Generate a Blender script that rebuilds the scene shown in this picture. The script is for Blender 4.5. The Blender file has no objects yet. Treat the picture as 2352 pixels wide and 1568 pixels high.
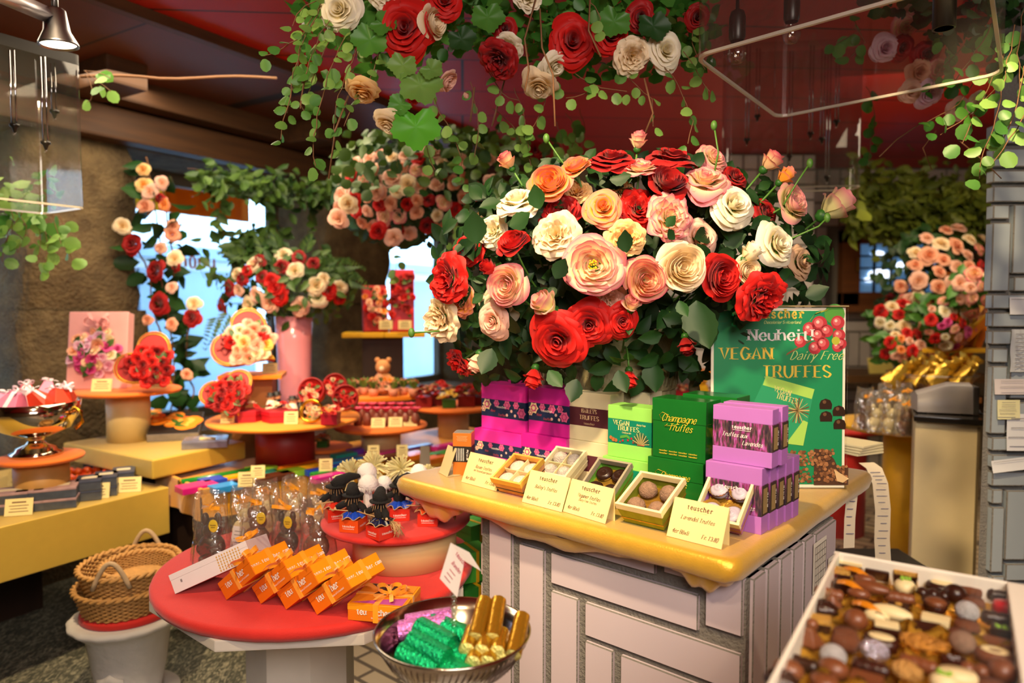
import bpy,bmesh,math,random
from mathutils import Vector,Matrix,Euler
sc=bpy.context.scene
COL=sc.collection
PI=math.pi
R=math.radians
# ---------------------------------------------------------------- camera, world, lamps, exposure
FPX=1600.0
TILT=R(3.0)
CAMZ=1.5
cam=bpy.data.cameras.new('camera');camo=bpy.data.objects.new('camera',cam);COL.objects.link(camo)
cam.sensor_width=36.0;cam.lens=36.0*FPX/2352.0
cam.clip_start=0.02;cam.clip_end=200
camo.location=(0,0,CAMZ);camo.rotation_euler=(PI/2-TILT,0,0)
cam.dof.use_dof=True;cam.dof.focus_distance=1.38;cam.dof.aperture_fstop=2.4;cam.dof.aperture_blades=9
sc.camera=camo
w=bpy.data.worlds.new('sky');sc.world=w;w.use_nodes=True
bg=w.node_tree.nodes['Background']
bg.inputs[0].default_value=(0.50,0.76,1.0,1);bg.inputs[1].default_value=7.5
sc.view_settings.view_transform='Standard'
sc.view_settings.look='None'
sc.view_settings.exposure=0.8
sc.view_settings.gamma=1.0
sc.view_settings.use_curve_mapping=False
try:
    cy=sc.cycles
    cy.max_bounces=8;cy.diffuse_bounces=3;cy.glossy_bounces=3;cy.transmission_bounces=6
    cy.transparent_max_bounces=16;cy.caustics_reflective=False;cy.caustics_refractive=False
    cy.sample_clamp_indirect=6.0;cy.use_denoising=True;cy.blur_glossy=0.5
except Exception:
    pass
WARM=(1.0,0.74,0.43)
def spot(name,loc,aim,watts,size=50,blend=0.6,rad=0.04,col=WARM):
    l=bpy.data.lights.new(name,'SPOT');l.energy=watts;l.color=col
    l.spot_size=R(size);l.spot_blend=blend;l.shadow_soft_size=rad
    o=bpy.data.objects.new(name,l);COL.objects.link(o);o.location=loc
    d=Vector(aim)-Vector(loc);o.rotation_euler=d.to_track_quat('-Z','Y').to_euler()
    return o
def area(name,loc,aim,watts,size,col=WARM):
    l=bpy.data.lights.new(name,'AREA');l.energy=watts;l.color=col;l.size=size
    o=bpy.data.objects.new(name,l);COL.objects.link(o);o.location=loc
    d=Vector(aim)-Vector(loc);o.rotation_euler=d.to_track_quat('-Z','Y').to_euler()
    return o
LAMPS=[
    ((-0.22,0.62,2.44),(0.26,1.52,1.42),92,48),
    ((0.1,-0.2,2.42),(0.25,1.35,1.12),25,42),
    ((-0.95,0.55,2.42),(-0.4,1.6,0.92),44,46),
    ((0.75,-0.2,2.42),(0.62,0.85,1.1),21,46),
    ((-0.9,1.15,2.42),(-1.75,2.75,0.85),85,60),
    ((-0.85,1.9,2.42),(-1.0,3.0,0.9),62,50),
    ((-0.3,3.45,2.42),(-0.5,3.9,0.9),46,62),
    ((1.6,2.25,2.42),(1.75,3.2,0.9),80,54),
    ((2.05,3.0,2.42),(2.3,4.1,1.0),17,66),
    ((0.75,1.1,2.42),(1.5,2.4,0.8),75,44),  # added spot that brightens the cream cabinet
    ((-1.4,0.7,2.42),(-0.62,1.6,2.0),42,30),
    ((1.0,3.3,2.42),(1.65,5.0,1.1),42,64),
    ((-0.35,0.05,2.42),(-0.08,1.02,1.0),28,34),  # added spot that brightens the silver bowl and the counter front
]
for lo,ai,wt,cn in LAMPS:
    spot('ceiling_and_fill_spot',lo,ai,wt,cn)
area('fill_light',(0.35,-0.75,2.42),(0.1,1.2,0.9),42,1.1,(1.0,0.88,0.8))  # unseen fill areas added to lift the overall brightness
area('fill_light',(-1.2,2.55,2.4),(-1.2,2.7,0.9),20,1.2,(1.0,0.8,0.56))
area('fill_light',(1.9,2.9,2.42),(2.1,3.8,0.9),12,1.0,(1.0,0.8,0.56))
# ---------------------------------------------------------------- pixel rays (frame 2352 x 1568)
_ct,_st=math.cos(TILT),math.sin(TILT)
def ray(px,py):
    x=(px-1176.0);u=(784.0-py)
    return Vector((x,FPX*_ct+u*_st,-FPX*_st+u*_ct))
def P(px,py,Y):
    d=ray(px,py);s=Y/d.y
    return Vector((d.x*s,Y,CAMZ+d.z*s))
def PZ(px,py,z):
    d=ray(px,py);s=(z-CAMZ)/d.z
    return Vector((d.x*s,d.y*s,z))
def onplane(px,py,p0,n):
    d=ray(px,py);o=Vector((0,0,CAMZ));n=Vector(n)
    return o+d*((Vector(p0)-o).dot(n)/d.dot(n))
def proj(p):
    q=Vector(p)-Vector((0,0,CAMZ))
    f=q.y*_ct-q.z*_st;u=q.y*_st+q.z*_ct
    return 1176+FPX*q.x/f,784-FPX*u/f
# ---------------------------------------------------------------- materials
def lin(h):
    if isinstance(h,(tuple,list)):return tuple(h[:3])
    h=h.lstrip('#');o=[]
    for i in(0,2,4):
        c=int(h[i:i+2],16)/255.0
        o.append(c/12.92 if c<=0.04045 else((c+0.055)/1.055)**2.4)
    return tuple(o)
MATS={}
def mat(key,col,rough=0.6,metal=0.0,var=0.12,vscale=30.0,bump=0.0,bscale=200.0,spec=0.5,sheen=0.0,coat=0.0,emit=None,estr=0.0):
    if key in MATS:return MATS[key]
    m=bpy.data.materials.new(key);m.use_nodes=True
    nt=m.node_tree;b=nt.nodes['Principled BSDF']
    c=lin(col)
    b.inputs['Roughness'].default_value=rough;b.inputs['Metallic'].default_value=metal
    b.inputs['Specular IOR Level'].default_value=spec
    if sheen:b.inputs['Sheen Weight'].default_value=sheen
    if coat:b.inputs['Coat Weight'].default_value=coat;b.inputs['Coat Roughness'].default_value=0.08
    tc=nt.nodes.new('ShaderNodeTexCoord')
    if var>0:
        n=nt.nodes.new('ShaderNodeTexNoise');n.inputs['Scale'].default_value=vscale;n.inputs['Detail'].default_value=3
        nt.links.new(tc.outputs['Object'],n.inputs['Vector'])
        mx=nt.nodes.new('ShaderNodeMix');mx.data_type='RGBA'
        mx.inputs[6].default_value=(*[max(0,v*(1-var))for v in c],1)
        mx.inputs[7].default_value=(*[min(1,v*(1+var))for v in c],1)
        nt.links.new(n.outputs['Fac'],mx.inputs[0]);nt.links.new(mx.outputs[2],b.inputs['Base Color'])
    else:
        b.inputs['Base Color'].default_value=(*c,1)
    if bump>0:
        n2=nt.nodes.new('ShaderNodeTexNoise');n2.inputs['Scale'].default_value=bscale;n2.inputs['Detail'].default_value=4
        nt.links.new(tc.outputs['Object'],n2.inputs['Vector'])
        bp=nt.nodes.new('ShaderNodeBump');bp.inputs['Strength'].default_value=bump;bp.inputs['Distance'].default_value=0.01
        nt.links.new(n2.outputs['Fac'],bp.inputs['Height']);nt.links.new(bp.outputs['Normal'],b.inputs['Normal'])
    if emit:b.inputs['Emission Color'].default_value=(*lin(emit),1);b.inputs['Emission Strength'].default_value=estr
    MATS[key]=m
    return m
def petal(key,base,tip,mid=0.55,trans=0.3,rough=0.55):
    """petal cloth: base colour near the heart, tip colour on the rim (attribute 'tip')"""
    if key in MATS:return MATS[key]
    m=bpy.data.materials.new(key);m.use_nodes=True
    nt=m.node_tree;b=nt.nodes['Principled BSDF'];out=nt.nodes['Material Output']
    at=nt.nodes.new('ShaderNodeAttribute');at.attribute_name='tip'
    cr=nt.nodes.new('ShaderNodeValToRGB')
    cr.color_ramp.elements[0].position=mid-0.3;cr.color_ramp.elements[0].color=(*lin(base),1)
    cr.color_ramp.elements[1].position=min(1,mid+0.42);cr.color_ramp.elements[1].color=(*lin(tip),1)
    nt.links.new(at.outputs['Fac'],cr.inputs['Fac']);nt.links.new(cr.outputs['Color'],b.inputs['Base Color'])
    b.inputs['Roughness'].default_value=rough;b.inputs['Specular IOR Level'].default_value=0.3
    b.inputs['Sheen Weight'].default_value=0.15
    tr=nt.nodes.new('ShaderNodeBsdfTranslucent');nt.links.new(cr.outputs['Color'],tr.inputs['Color'])
    mx=nt.nodes.new('ShaderNodeMixShader');mx.inputs[0].default_value=trans
    nt.links.new(b.outputs[0],mx.inputs[1]);nt.links.new(tr.outputs[0],mx.inputs[2]);nt.links.new(mx.outputs[0],out.inputs['Surface'])
    MATS[key]=m
    return m
def leafmat(key,c1,c2,rough=0.45,trans=0.3,vscale=14):
    if key in MATS:return MATS[key]
    m=bpy.data.materials.new(key);m.use_nodes=True
    nt=m.node_tree;b=nt.nodes['Principled BSDF'];out=nt.nodes['Material Output']
    geo=nt.nodes.new('ShaderNodeNewGeometry')
    mx=nt.nodes.new('ShaderNodeMix');mx.data_type='RGBA'
    mx.inputs[6].default_value=(*lin(c1),1);mx.inputs[7].default_value=(*lin(c2),1)
    nt.links.new(geo.outputs['Random Per Island'],mx.inputs[0])
    nt.links.new(mx.outputs[2],b.inputs['Base Color']);b.inputs['Roughness'].default_value=rough
    tr=nt.nodes.new('ShaderNodeBsdfTranslucent');nt.links.new(mx.outputs[2],tr.inputs['Color'])
    ms=nt.nodes.new('ShaderNodeMixShader');ms.inputs[0].default_value=trans
    nt.links.new(b.outputs[0],ms.inputs[1]);nt.links.new(tr.outputs[0],ms.inputs[2]);nt.links.new(ms.outputs[0],out.inputs['Surface'])
    MATS[key]=m
    return m
def clear(key,tint=(0.95,0.95,0.93),fac=0.12,rough=0.06,milky=0.0,dcol=(0.6,0.58,0.52),bump=0.0):
    """thin clear plastic: mostly see-through, with a glossy film on top"""
    if key in MATS:return MATS[key]
    m=bpy.data.materials.new(key);m.use_nodes=True
    nt=m.node_tree;nt.nodes.remove(nt.nodes['Principled BSDF']);out=nt.nodes['Material Output']
    t=nt.nodes.new('ShaderNodeBsdfTransparent');t.inputs[0].default_value=(*tint,1)
    g=nt.nodes.new('ShaderNodeBsdfGlossy');g.inputs['Roughness'].default_value=rough
    if bump:
        tn=nt.nodes.new('ShaderNodeTexNoise');tn.inputs['Scale'].default_value=bump;tn.inputs['Detail'].default_value=2;tcn=nt.nodes.new('ShaderNodeTexCoord');nt.links.new(tcn.outputs['Object'],tn.inputs['Vector'])
        bp=nt.nodes.new('ShaderNodeBump');bp.inputs['Distance'].default_value=0.01;nt.links.new(tn.outputs['Fac'],bp.inputs['Height']);nt.links.new(bp.outputs['Normal'],g.inputs['Normal'])
    lw=nt.nodes.new('ShaderNodeLayerWeight');lw.inputs['Blend'].default_value=0.5
    pw=nt.nodes.new('ShaderNodeMath');pw.operation='POWER';pw.inputs[1].default_value=4.0;nt.links.new(lw.outputs['Facing'],pw.inputs[0])
    ad=nt.nodes.new('ShaderNodeMath');ad.operation='MULTIPLY_ADD';ad.inputs[1].default_value=0.55;ad.inputs[2].default_value=fac+0.03
    nt.links.new(pw.outputs[0],ad.inputs[0])
    ms=nt.nodes.new('ShaderNodeMixShader');nt.links.new(ad.outputs[0],ms.inputs[0])
    nt.links.new(t.outputs[0],ms.inputs[1]);nt.links.new(g.outputs[0],ms.inputs[2])
    last=ms
    if milky>0:  # pale diffuse mix: milky cellophane, acrylic haze, brightened acrylic edges
        d=nt.nodes.new('ShaderNodeBsdfDiffuse');d.inputs[0].default_value=(*dcol,1)
        m2=nt.nodes.new('ShaderNodeMixShader');m2.inputs[0].default_value=milky
        nt.links.new(ms.outputs[0],m2.inputs[1]);nt.links.new(d.outputs[0],m2.inputs[2]);last=m2
    nt.links.new(last.outputs[0],out.inputs['Surface'])
    MATS[key]=m
    return m
def flat(key,col,rough=0.6,**k):return mat(key,col,rough,var=0.0,**k)
def foil(key,col,rough=0.22,bump=0.6,bscale=60,metal=0.75):
    return mat(key,col,rough,metal=metal,var=0.1,vscale=40,bump=bump,bscale=bscale)
# ---------------------------------------------------------------- mesh builder
class MB:
    def __init__(s):s.v=[];s.f=[];s.mi=[];s.sm=[];s.tip=[];s.M=[Matrix.Identity(4)]
    def add(s,vs,fs,m=0,smooth=True,M=None,tips=None):
        o=len(s.v)
        if M is not None:vs=[M@Vector(a)for a in vs]
        s.v+=[tuple(a)for a in vs]
        s.f+=[tuple(i+o for i in f)for f in fs]
        s.mi+=[m]*len(fs);s.sm+=[smooth]*len(fs)
        s.tip+=list(tips)if tips else[0.0]*len(vs)
    def box(s,c,d,m=0,M=None,taper=1.0):
        x,y,z=d[0]/2,d[1]/2,d[2]/2;t=taper
        vs=[(-x*t,-y*t,-z),(x*t,-y*t,-z),(x*t,y*t,-z),(-x*t,y*t,-z),(-x,-y,z),(x,-y,z),(x,y,z),(-x,y,z)]
        vs=[(a[0]+c[0],a[1]+c[1],a[2]+c[2])for a in vs]
        s.add(vs,[(3,2,1,0),(4,5,6,7),(0,1,5,4),(1,2,6,5),(2,3,7,6),(3,0,4,7)],m,False,M)
    def grid(s,fn,nu,nv,m=0,smooth=True,M=None,closeu=False,tipfn=None):
        vs=[];tp=[]
        for j in range(nv+1):
            for i in range(nu if closeu else nu+1):
                vs.append(fn(i/nu,j/nv));tp.append(tipfn(i/nu,j/nv)if tipfn else 0.0)
        W=nu if closeu else nu+1;fs=[]
        for j in range(nv):
            for i in range(nu):
                a=j*W+i;b=j*W+(i+1)%W
                fs.append((a,b,b+W,a+W))
        s.add(vs,fs,m,smooth,M,tp)
    def lathe(s,prof,n=24,m=0,M=None,smooth=True,cap=True,fl=None):
        vs=[];k=len(prof)
        for(r,z)in prof:
            for i in range(n):
                a=2*PI*i/n;q=r*(fl(a,z)if fl else 1)
                vs.append((q*math.cos(a),q*math.sin(a),z))
        fs=[(j*n+i,j*n+(i+1)%n,(j+1)*n+(i+1)%n,(j+1)*n+i)for j in range(k-1)for i in range(n)]
        if cap:
            if prof[0][0]>1e-5:fs.append(tuple(range(n-1,-1,-1)))
            if prof[-1][0]>1e-5:fs.append(tuple((k-1)*n+i for i in range(n)))
        s.add(vs,fs,m,smooth,M)
    def tube(s,path,r,n=6,m=0,M=None,cap=True):
        path=[Vector(p)for p in path];k=len(path);vs=[]
        up=Vector((0.13,0.21,0.97))
        for j,p in enumerate(path):
            t=(path[min(j+1,k-1)]-path[max(j-1,0)])
            t=t.normalized()if t.length>1e-9 else Vector((0,0,1))
            a=t.cross(up);a=a.normalized()if a.length>1e-4 else Vector((1,0,0))
            b=t.cross(a);rr=r[j]if isinstance(r,(list,tuple))else r
            for i in range(n):
                th=2*PI*i/n;vs.append(p+(a*math.cos(th)+b*math.sin(th))*rr)
        fs=[(j*n+i,j*n+(i+1)%n,(j+1)*n+(i+1)%n,(j+1)*n+i)for j in range(k-1)for i in range(n)]
        if cap:fs+=[tuple(range(n-1,-1,-1)),tuple((k-1)*n+i for i in range(n))]
        s.add(vs,fs,m,True,M)
    def ball(s,c,r,m=0,nu=12,nv=8,M=None,sc=(1,1,1)):
        def fn(u,v):
            a=2*PI*u;b=PI*v
            return(c[0]+r*sc[0]*math.sin(b)*math.cos(a),c[1]+r*sc[1]*math.sin(b)*math.sin(a),c[2]-r*sc[2]*math.cos(b))
        s.grid(fn,nu,nv,m,True,M,closeu=True)
    def ribbon(s,pts,wid,nrm,m=0,th=0.0006):
        """flat band along pts, wid = width, nrm = width direction (vector or list)"""
        k=len(pts);vs=[]
        for j,p in enumerate(pts):
            w_=Vector(nrm[j]if isinstance(nrm,list)else nrm)*(wid/2);p=Vector(p)
            vs+=[p-w_,p+w_]
        s.add(vs,[(2*j,2*j+1,2*j+3,2*j+2)for j in range(k-1)],m,True)
    def mesh(s,name,mats):
        me=bpy.data.meshes.new(name);me.from_pydata(s.v,[],s.f)
        for m in(mats if isinstance(mats,(list,tuple))else[mats]):me.materials.append(m)
        me.polygons.foreach_set('material_index',s.mi);me.polygons.foreach_set('use_smooth',s.sm)
        if any(s.tip):
            a=me.attributes.new('tip','FLOAT','POINT');a.data.foreach_set('value',s.tip)
        me.update()
        return me
def obj(name,me,parent=None,loc=None,rot=None,M=None):
    o=bpy.data.objects.new(name,me);COL.objects.link(o)
    if parent:o.parent=parent
    if loc is not None:o.location=loc
    if rot is not None:o.rotation_euler=rot
    if M is not None:o.matrix_local=M
    return o
def part(name,mb,mats,parent=None,bevel=0.0,seg=2,label=None,kind=None):
    o=obj(name,mb.mesh(name,mats),parent)
    if bevel>0:
        b=bmesh.new();b.from_mesh(o.data)
        es=[e for e in b.edges if len(e.link_faces)==2 and e.calc_face_angle()>0.6]
        bmesh.ops.bevel(b,geom=es,offset=bevel,segments=seg,profile=0.7,affect='EDGES',clamp_overlap=True)
        b.to_mesh(o.data);b.free()
    if label:o['label']=label
    if kind:o['kind']=kind
    return o
def thing(name,label,cat,loc=(0,0,0),rz=0.0,group=None,rot=None,M=None):
    o=bpy.data.objects.new(name,None);COL.objects.link(o);o.empty_display_size=0.02
    if M is not None:o.matrix_world=M
    else:o.location=loc;o.rotation_euler=rot if rot is not None else(0,0,rz)
    o['label']=label;o['category']=cat
    if group:o['group']=group
    return o
def tag(o,label,cat,group=None,kind=None):
    o['label']=label;o['category']=cat
    if group:o['group']=group
    if kind:o['kind']=kind
    return o
def struct(name,mb,mats,bevel=0.0,parent=None):
    o=part(name,mb,mats,parent,bevel);o['kind']='structure';return o
def copy_thing(root,loc=None,rz=None,label=None,group=None,M=None):
    r=root.copy();COL.objects.link(r)
    if M is not None:r.matrix_world=M
    if loc is not None:r.location=loc
    if rz is not None:r.rotation_euler=(0,0,rz)
    if label:r['label']=label
    if group:r['group']=group
    for ch in list(root.children):
        c=ch.copy();COL.objects.link(c);c.parent=r
        for g in list(ch.children):
            d=g.copy();COL.objects.link(d);d.parent=c
    return r
def frame(o,x,y,z=None):
    """matrix with columns x, y and z = x cross y at o"""
    x=Vector(x).normalized();y=Vector(y);y=(y-x*y.dot(x)).normalized();z=x.cross(y)
    M=Matrix.Identity(4)
    for i in range(3):M[i][0]=x[i];M[i][1]=y[i];M[i][2]=z[i];M[i][3]=o[i]
    return M
def look(o,d,roll=0.0):
    """+Z along d"""
    q=Vector(d).to_track_quat('Z','Y')
    return Matrix.Translation(Vector(o))@q.to_matrix().to_4x4()@Matrix.Rotation(roll,4,'Z')
def T(x,y,z):return Matrix.Translation((x,y,z))
def RZ(a):return Matrix.Rotation(a,4,'Z')
def RX(a):return Matrix.Rotation(a,4,'X')
def RY(a):return Matrix.Rotation(a,4,'Y')
ORD=['first','second','third','fourth','fifth','sixth','seventh','eighth','ninth','tenth','eleventh','twelfth','thirteenth','fourteenth','fifteenth','sixteenth',
       'seventeenth','eighteenth','nineteenth','twentieth']
# ---------------------------------------------------------------- pen-stroke roman lettering
GL={
 'a':(7,'~1536566462 ~643413224263'),'b':(7,'1812 ~15365664523213'),'c':(7,'~65563614325263'),'d':(7,'6862 ~65563614325263'),
 'e':(7,'1464 ~64563614325263'),'f':(6,'~58483732 1656'),'g':(7,'~65563614325263 6661 ~61503011'),'h':(7,'1812 ~1536566462'),
 'i':(4,'2622 2728'),'j':(4,'~26211000'),'k':(7,'1812 6614 3462'),'l':(4,'2822'),'m':(10,'1612 ~1536465552 ~5576869592'),
 'n':(7,'1612 ~1536566462'),'o':(7,'~14265664522214'),'p':(7,'1610 ~15365664523213'),'r':(6,'2622 ~25365665'),
 's':(7,'~65462544634213'),'t':(6,'~37334252 0656'),'u':(7,'~1613324263 6662'),'v':(7,'163266'),'w':(10,'1632567296'),
 'x':(7,'1662 6612'),'y':(7,'1632 ~66322010'),'z':(7,'16661262'),'ö':(7,'~14265664522214 2728 5758'),'ü':(7,'~1613324263 6662 2728 5758'),
 'A':(8,'124872 2464'),'B':(7,'1812 ~1858675515 ~1555635212'),'C':(8,'~77583815325273'),'D':(8,'1812 ~1848754212'),
 'E':(6.4,'1812 1868 1555 1262'),'F':(7,'1812 1868 1555'),'G':(8,'~77583815325273 7375 5575'),'H':(8,'1812 7872 1575'),
 'I':(4,'2822'),'K':(8,'1812 7815 3572'),'L':(7,'1812 1262'),'N':(8,'1812 1872 7872'),'O':(8,'~15385875523215'),
 'R':(8,'1812 ~1858675515 4572'),'S':(7,'~6748281664634213'),'T':(8,'4842 1878'),'U':(8,'~181432527478'),'V':(8,'184278'),
 'W':(10,'1832587298'),'Y':(8,'184578 4542'),'M':(10,'1812 185398 9892'),'P':(7,'1812 ~1858675515'),
 '0':(7,'~15285865522215'),'1':(5,'1728 2822'),'2':(7,'~1738586612 1262'),'3':(7,'~1738676535 ~3565634213'),'4':(7,'5814 1474 5852'),
 '6':(7,'~5826143252644514'),'8':(7,'~4827456748 ~4513426345'),'.':(3,'1213'),'!':(4,'2824 2223'),"'":(3,'1816'),'%':(8,'1862 1817 6362'),' ':(4,''),
}
def _smooth(p):
    out=[];n=len(p)
    for i in range(n-1):
        a=p[max(i-1,0)];b=p[i];c=p[i+1];d=p[min(i+2,n-1)]
        for k in range(4):
            t=k/4.0
            out.append(tuple(0.5*((2*b[q])+(-a[q]+c[q])*t+(2*a[q]-5*b[q]+4*c[q]-d[q])*t*t+(-a[q]+3*b[q]-3*c[q]+d[q])*t**3)for q in(0,1)))
    out.append(p[-1])
    return out
def text_into(mb,s,M,cap,m=0,weight=0.95,thin=0.42,serif=True,slant=0.0,align='C',arc=0.0,mono=False,gap=0.15,wx=1.0):
    """letters lying in the local XY plane of M, cap height = cap"""
    k=cap/6.0;x=0.0;geo=[]
    for ch in s:
        wd,st=GL.get(ch,(5,''))
        off=0.0;adv=wd*0.5+gap
        if mono:off=(4.6-wd*0.5)/2;adv=4.6
        for stroke in st.split():
            sm=stroke[0]=='~';q=stroke[1:]if sm else stroke
            pts=[(int(q[i])*0.5,int(q[i+1])-2.0)for i in range(0,len(q),2)]
            if sm:pts=_smooth(pts)
            geo.append((x+off,pts,sm))
        x+=adv
    tot=x;sh={'C':-tot/2,'L':0.0,'R':-tot}[align]
    def put(a):
        X=((a[0]+sh)*wx+a[1]*slant)*k;Y=a[1]*k
        if arc:
            th=X*arc;return(math.sin(th)*(1/arc+Y),math.cos(th)*(1/arc+Y)-1/arc,0)
        return(X,Y,0)
    for(ox,pts,sm)in geo:
        vs=[];n=len(pts)
        for i,p in enumerate(pts):
            a=pts[max(i-1,0)];b=pts[min(i+1,n-1)]
            dx,dy=b[0]-a[0],b[1]-a[1];L=math.hypot(dx,dy)or 1;dx/=L;dy/=L
            wv=weight*(thin+(1-thin)*abs(dy))*0.5
            vs.append(put((ox+p[0]-dy*wv,p[1]+dx*wv)));vs.append(put((ox+p[0]+dy*wv,p[1]-dx*wv)))
        mb.add(vs,[(2*i,2*i+1,2*i+3,2*i+2)for i in range(n-1)],m,False,M)
        if serif and not sm:
            for e,q in((pts[0],pts[1]),(pts[-1],pts[-2])):
                if abs(e[1]-q[1])>1.6 and abs(e[0]-q[0])<1.7:
                    hw=weight*0.5+0.5;hh=weight*thin*0.5;yy=e[1]+(hh if e[1]<q[1]else-hh)
                    c=[(ox+e[0]-hw,yy-hh),(ox+e[0]+hw,yy-hh),(ox+e[0]+hw,yy+hh),(ox+e[0]-hw,yy+hh)]
                    mb.add([put(z)for z in c],[(0,1,2,3)],m,False,M)
    return tot*k
BRAND='teuscher'
# ================================================================ the room
rnd=random.Random(7);FZ=0.30
WD=Vector((0.515,0.857,0));WN=Vector((0.857,-0.515,0));W0=Vector((-1.77,3.3,0))
WM=frame(W0,WD,(0,0,1))
WM=Matrix(((WD.x,0,WN.x,W0.x),(WD.y,0,WN.y,W0.y),(0,1,0,0),(0,0,0,1)))
def wallpt(s,z,off=0.0):return W0+WD*s+WN*off+Vector((0,0,z))
def stone_mat(key,c1,c2,sc_=9):
    m=bpy.data.materials.new(key);m.use_nodes=True;nt=m.node_tree;b=nt.nodes['Principled BSDF']
    tc=nt.nodes.new('ShaderNodeTexCoord');n=nt.nodes.new('ShaderNodeTexNoise');n.inputs['Scale'].default_value=sc_;n.inputs['Detail'].default_value=6;n.inputs['Roughness'].default_value=0.7
    nt.links.new(tc.outputs['Object'],n.inputs['Vector'])
    cr=nt.nodes.new('ShaderNodeValToRGB');cr.color_ramp.elements[0].position=0.32;cr.color_ramp.elements[1].position=0.7
    cr.color_ramp.elements[0].color=(*lin(c1),1);cr.color_ramp.elements[1].color=(*lin(c2),1)
    nt.links.new(n.outputs['Fac'],cr.inputs['Fac']);nt.links.new(cr.outputs[0],b.inputs['Base Color']);b.inputs['Roughness'].default_value=0.9
    n2=nt.nodes.new('ShaderNodeTexNoise');n2.inputs['Scale'].default_value=60;n2.inputs['Detail'].default_value=5;nt.links.new(tc.outputs['Object'],n2.inputs['Vector'])
    bp=nt.nodes.new('ShaderNodeBump');bp.inputs['Strength'].default_value=0.7;bp.inputs['Distance'].default_value=0.02
    nt.links.new(n2.outputs['Fac'],bp.inputs['Height']);nt.links.new(bp.outputs['Normal'],b.inputs['Normal'])
    return m
M_stone=stone_mat('rough_stone','#4f402b','#7d6a48')
def planks(key,c1,c2,width,rot=0.0,gapc=(0.01,0.004,0.003)):
    m=bpy.data.materials.new(key);m.use_nodes=True;nt=m.node_tree;b=nt.nodes['Principled BSDF']
    tc=nt.nodes.new('ShaderNodeTexCoord');mp=nt.nodes.new('ShaderNodeMapping');mp.inputs['Rotation'].default_value=(0,0,rot)
    nt.links.new(tc.outputs['Object'],mp.inputs['Vector'])
    bk=nt.nodes.new('ShaderNodeTexBrick');bk.inputs['Scale'].default_value=1.0;bk.inputs['Brick Width'].default_value=9.0;bk.inputs['Row Height'].default_value=width
    bk.inputs['Mortar Size'].default_value=0.006;bk.inputs['Color1'].default_value=(*lin(c1),1);bk.inputs['Color2'].default_value=(*lin(c2),1);bk.inputs['Mortar'].default_value=(*gapc,1)
    nt.links.new(mp.outputs[0],bk.inputs['Vector']);nt.links.new(bk.outputs['Color'],b.inputs['Base Color'])
    b.inputs['Roughness'].default_value=0.55
    return m
def wood_mat(key,c1,c2,ax=(1,12,12),rough=0.6):
    if key in MATS:return MATS[key]
    m=bpy.data.materials.new(key);m.use_nodes=True;nt=m.node_tree;b=nt.nodes['Principled BSDF']
    tc=nt.nodes.new('ShaderNodeTexCoord');mp=nt.nodes.new('ShaderNodeMapping');mp.inputs['Scale'].default_value=ax
    nt.links.new(tc.outputs['Object'],mp.inputs['Vector'])
    n=nt.nodes.new('ShaderNodeTexNoise');n.inputs['Scale'].default_value=3;n.inputs['Detail'].default_value=6
    nt.links.new(mp.outputs[0],n.inputs['Vector'])
    mx=nt.nodes.new('ShaderNodeMix');mx.data_type='RGBA';mx.inputs[6].default_value=(*lin(c1),1);mx.inputs[7].default_value=(*lin(c2),1)
    nt.links.new(n.outputs['Fac'],mx.inputs[0]);nt.links.new(mx.outputs[2],b.inputs['Base Color']);b.inputs['Roughness'].default_value=rough
    MATS[key]=m;return m
M_beam=wood_mat('old_beam','#2c1a0d','#64401f')
M_redceil=planks('red_ceiling','#c01c14','#a81811',0.42,R(-4))
M_brownceil=planks('brown_soffit','#5e2e17','#6c361b',0.34,R(-10))
M_tile=mat('glazed_tile','#bfb2b9',0.28,var=0.05,vscale=6,spec=0.6)
M_tile2=mat('white_tile','#b9b4b4',0.35,var=0.08,vscale=5)
M_mortar=mat('grey_mortar','#6f6c66',0.9,var=0.18,vscale=60,bump=0.5,bscale=150)
M_plaster=mat('plaster','#8a7a62',0.9,var=0.1)
M_pane=clear('window_pane',(0.97,0.98,1.0),0.02,0.02)
fm=bpy.data.materials.new('floor_mix');fm.use_nodes=True;nt=fm.node_tree;b=nt.nodes['Principled BSDF']
tc=nt.nodes.new('ShaderNodeTexCoord');mp=nt.nodes.new('ShaderNodeMapping');mp.inputs['Scale'].default_value=(60,22,1);mp.inputs['Rotation'].default_value=(0,0,0.5)
nt.links.new(tc.outputs['Object'],mp.inputs['Vector'])
n=nt.nodes.new('ShaderNodeTexNoise');n.inputs['Scale'].default_value=1.4;n.inputs['Detail'].default_value=3;n.inputs['Distortion'].default_value=1.5
nt.links.new(mp.outputs[0],n.inputs['Vector'])
cr=nt.nodes.new('ShaderNodeValToRGB');cr.color_ramp.elements[0].position=0.45;cr.color_ramp.elements[1].position=0.72
cr.color_ramp.elements[0].color=(*lin('#55574c'),1);cr.color_ramp.elements[1].color=(*lin('#b8b49a'),1)
nt.links.new(n.outputs['Fac'],cr.inputs['Fac'])
bk=nt.nodes.new('ShaderNodeTexBrick');bk.inputs['Scale'].default_value=1.0;bk.inputs['Brick Width'].default_value=0.21;bk.inputs['Row Height'].default_value=0.075;bk.inputs['Mortar Size'].default_value=0.008
bk.inputs['Color1'].default_value=(*lin('#cfc0a4'),1);bk.inputs['Color2'].default_value=(*lin('#b9a888'),1);bk.inputs['Mortar'].default_value=(*lin('#6b6155'),1)
mp2=nt.nodes.new('ShaderNodeMapping');mp2.inputs['Rotation'].default_value=(0,0,R(40));nt.links.new(tc.outputs['Object'],mp2.inputs['Vector']);nt.links.new(mp2.outputs[0],bk.inputs['Vector'])
sx=nt.nodes.new('ShaderNodeSeparateXYZ');nt.links.new(tc.outputs['Object'],sx.inputs[0])
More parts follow.
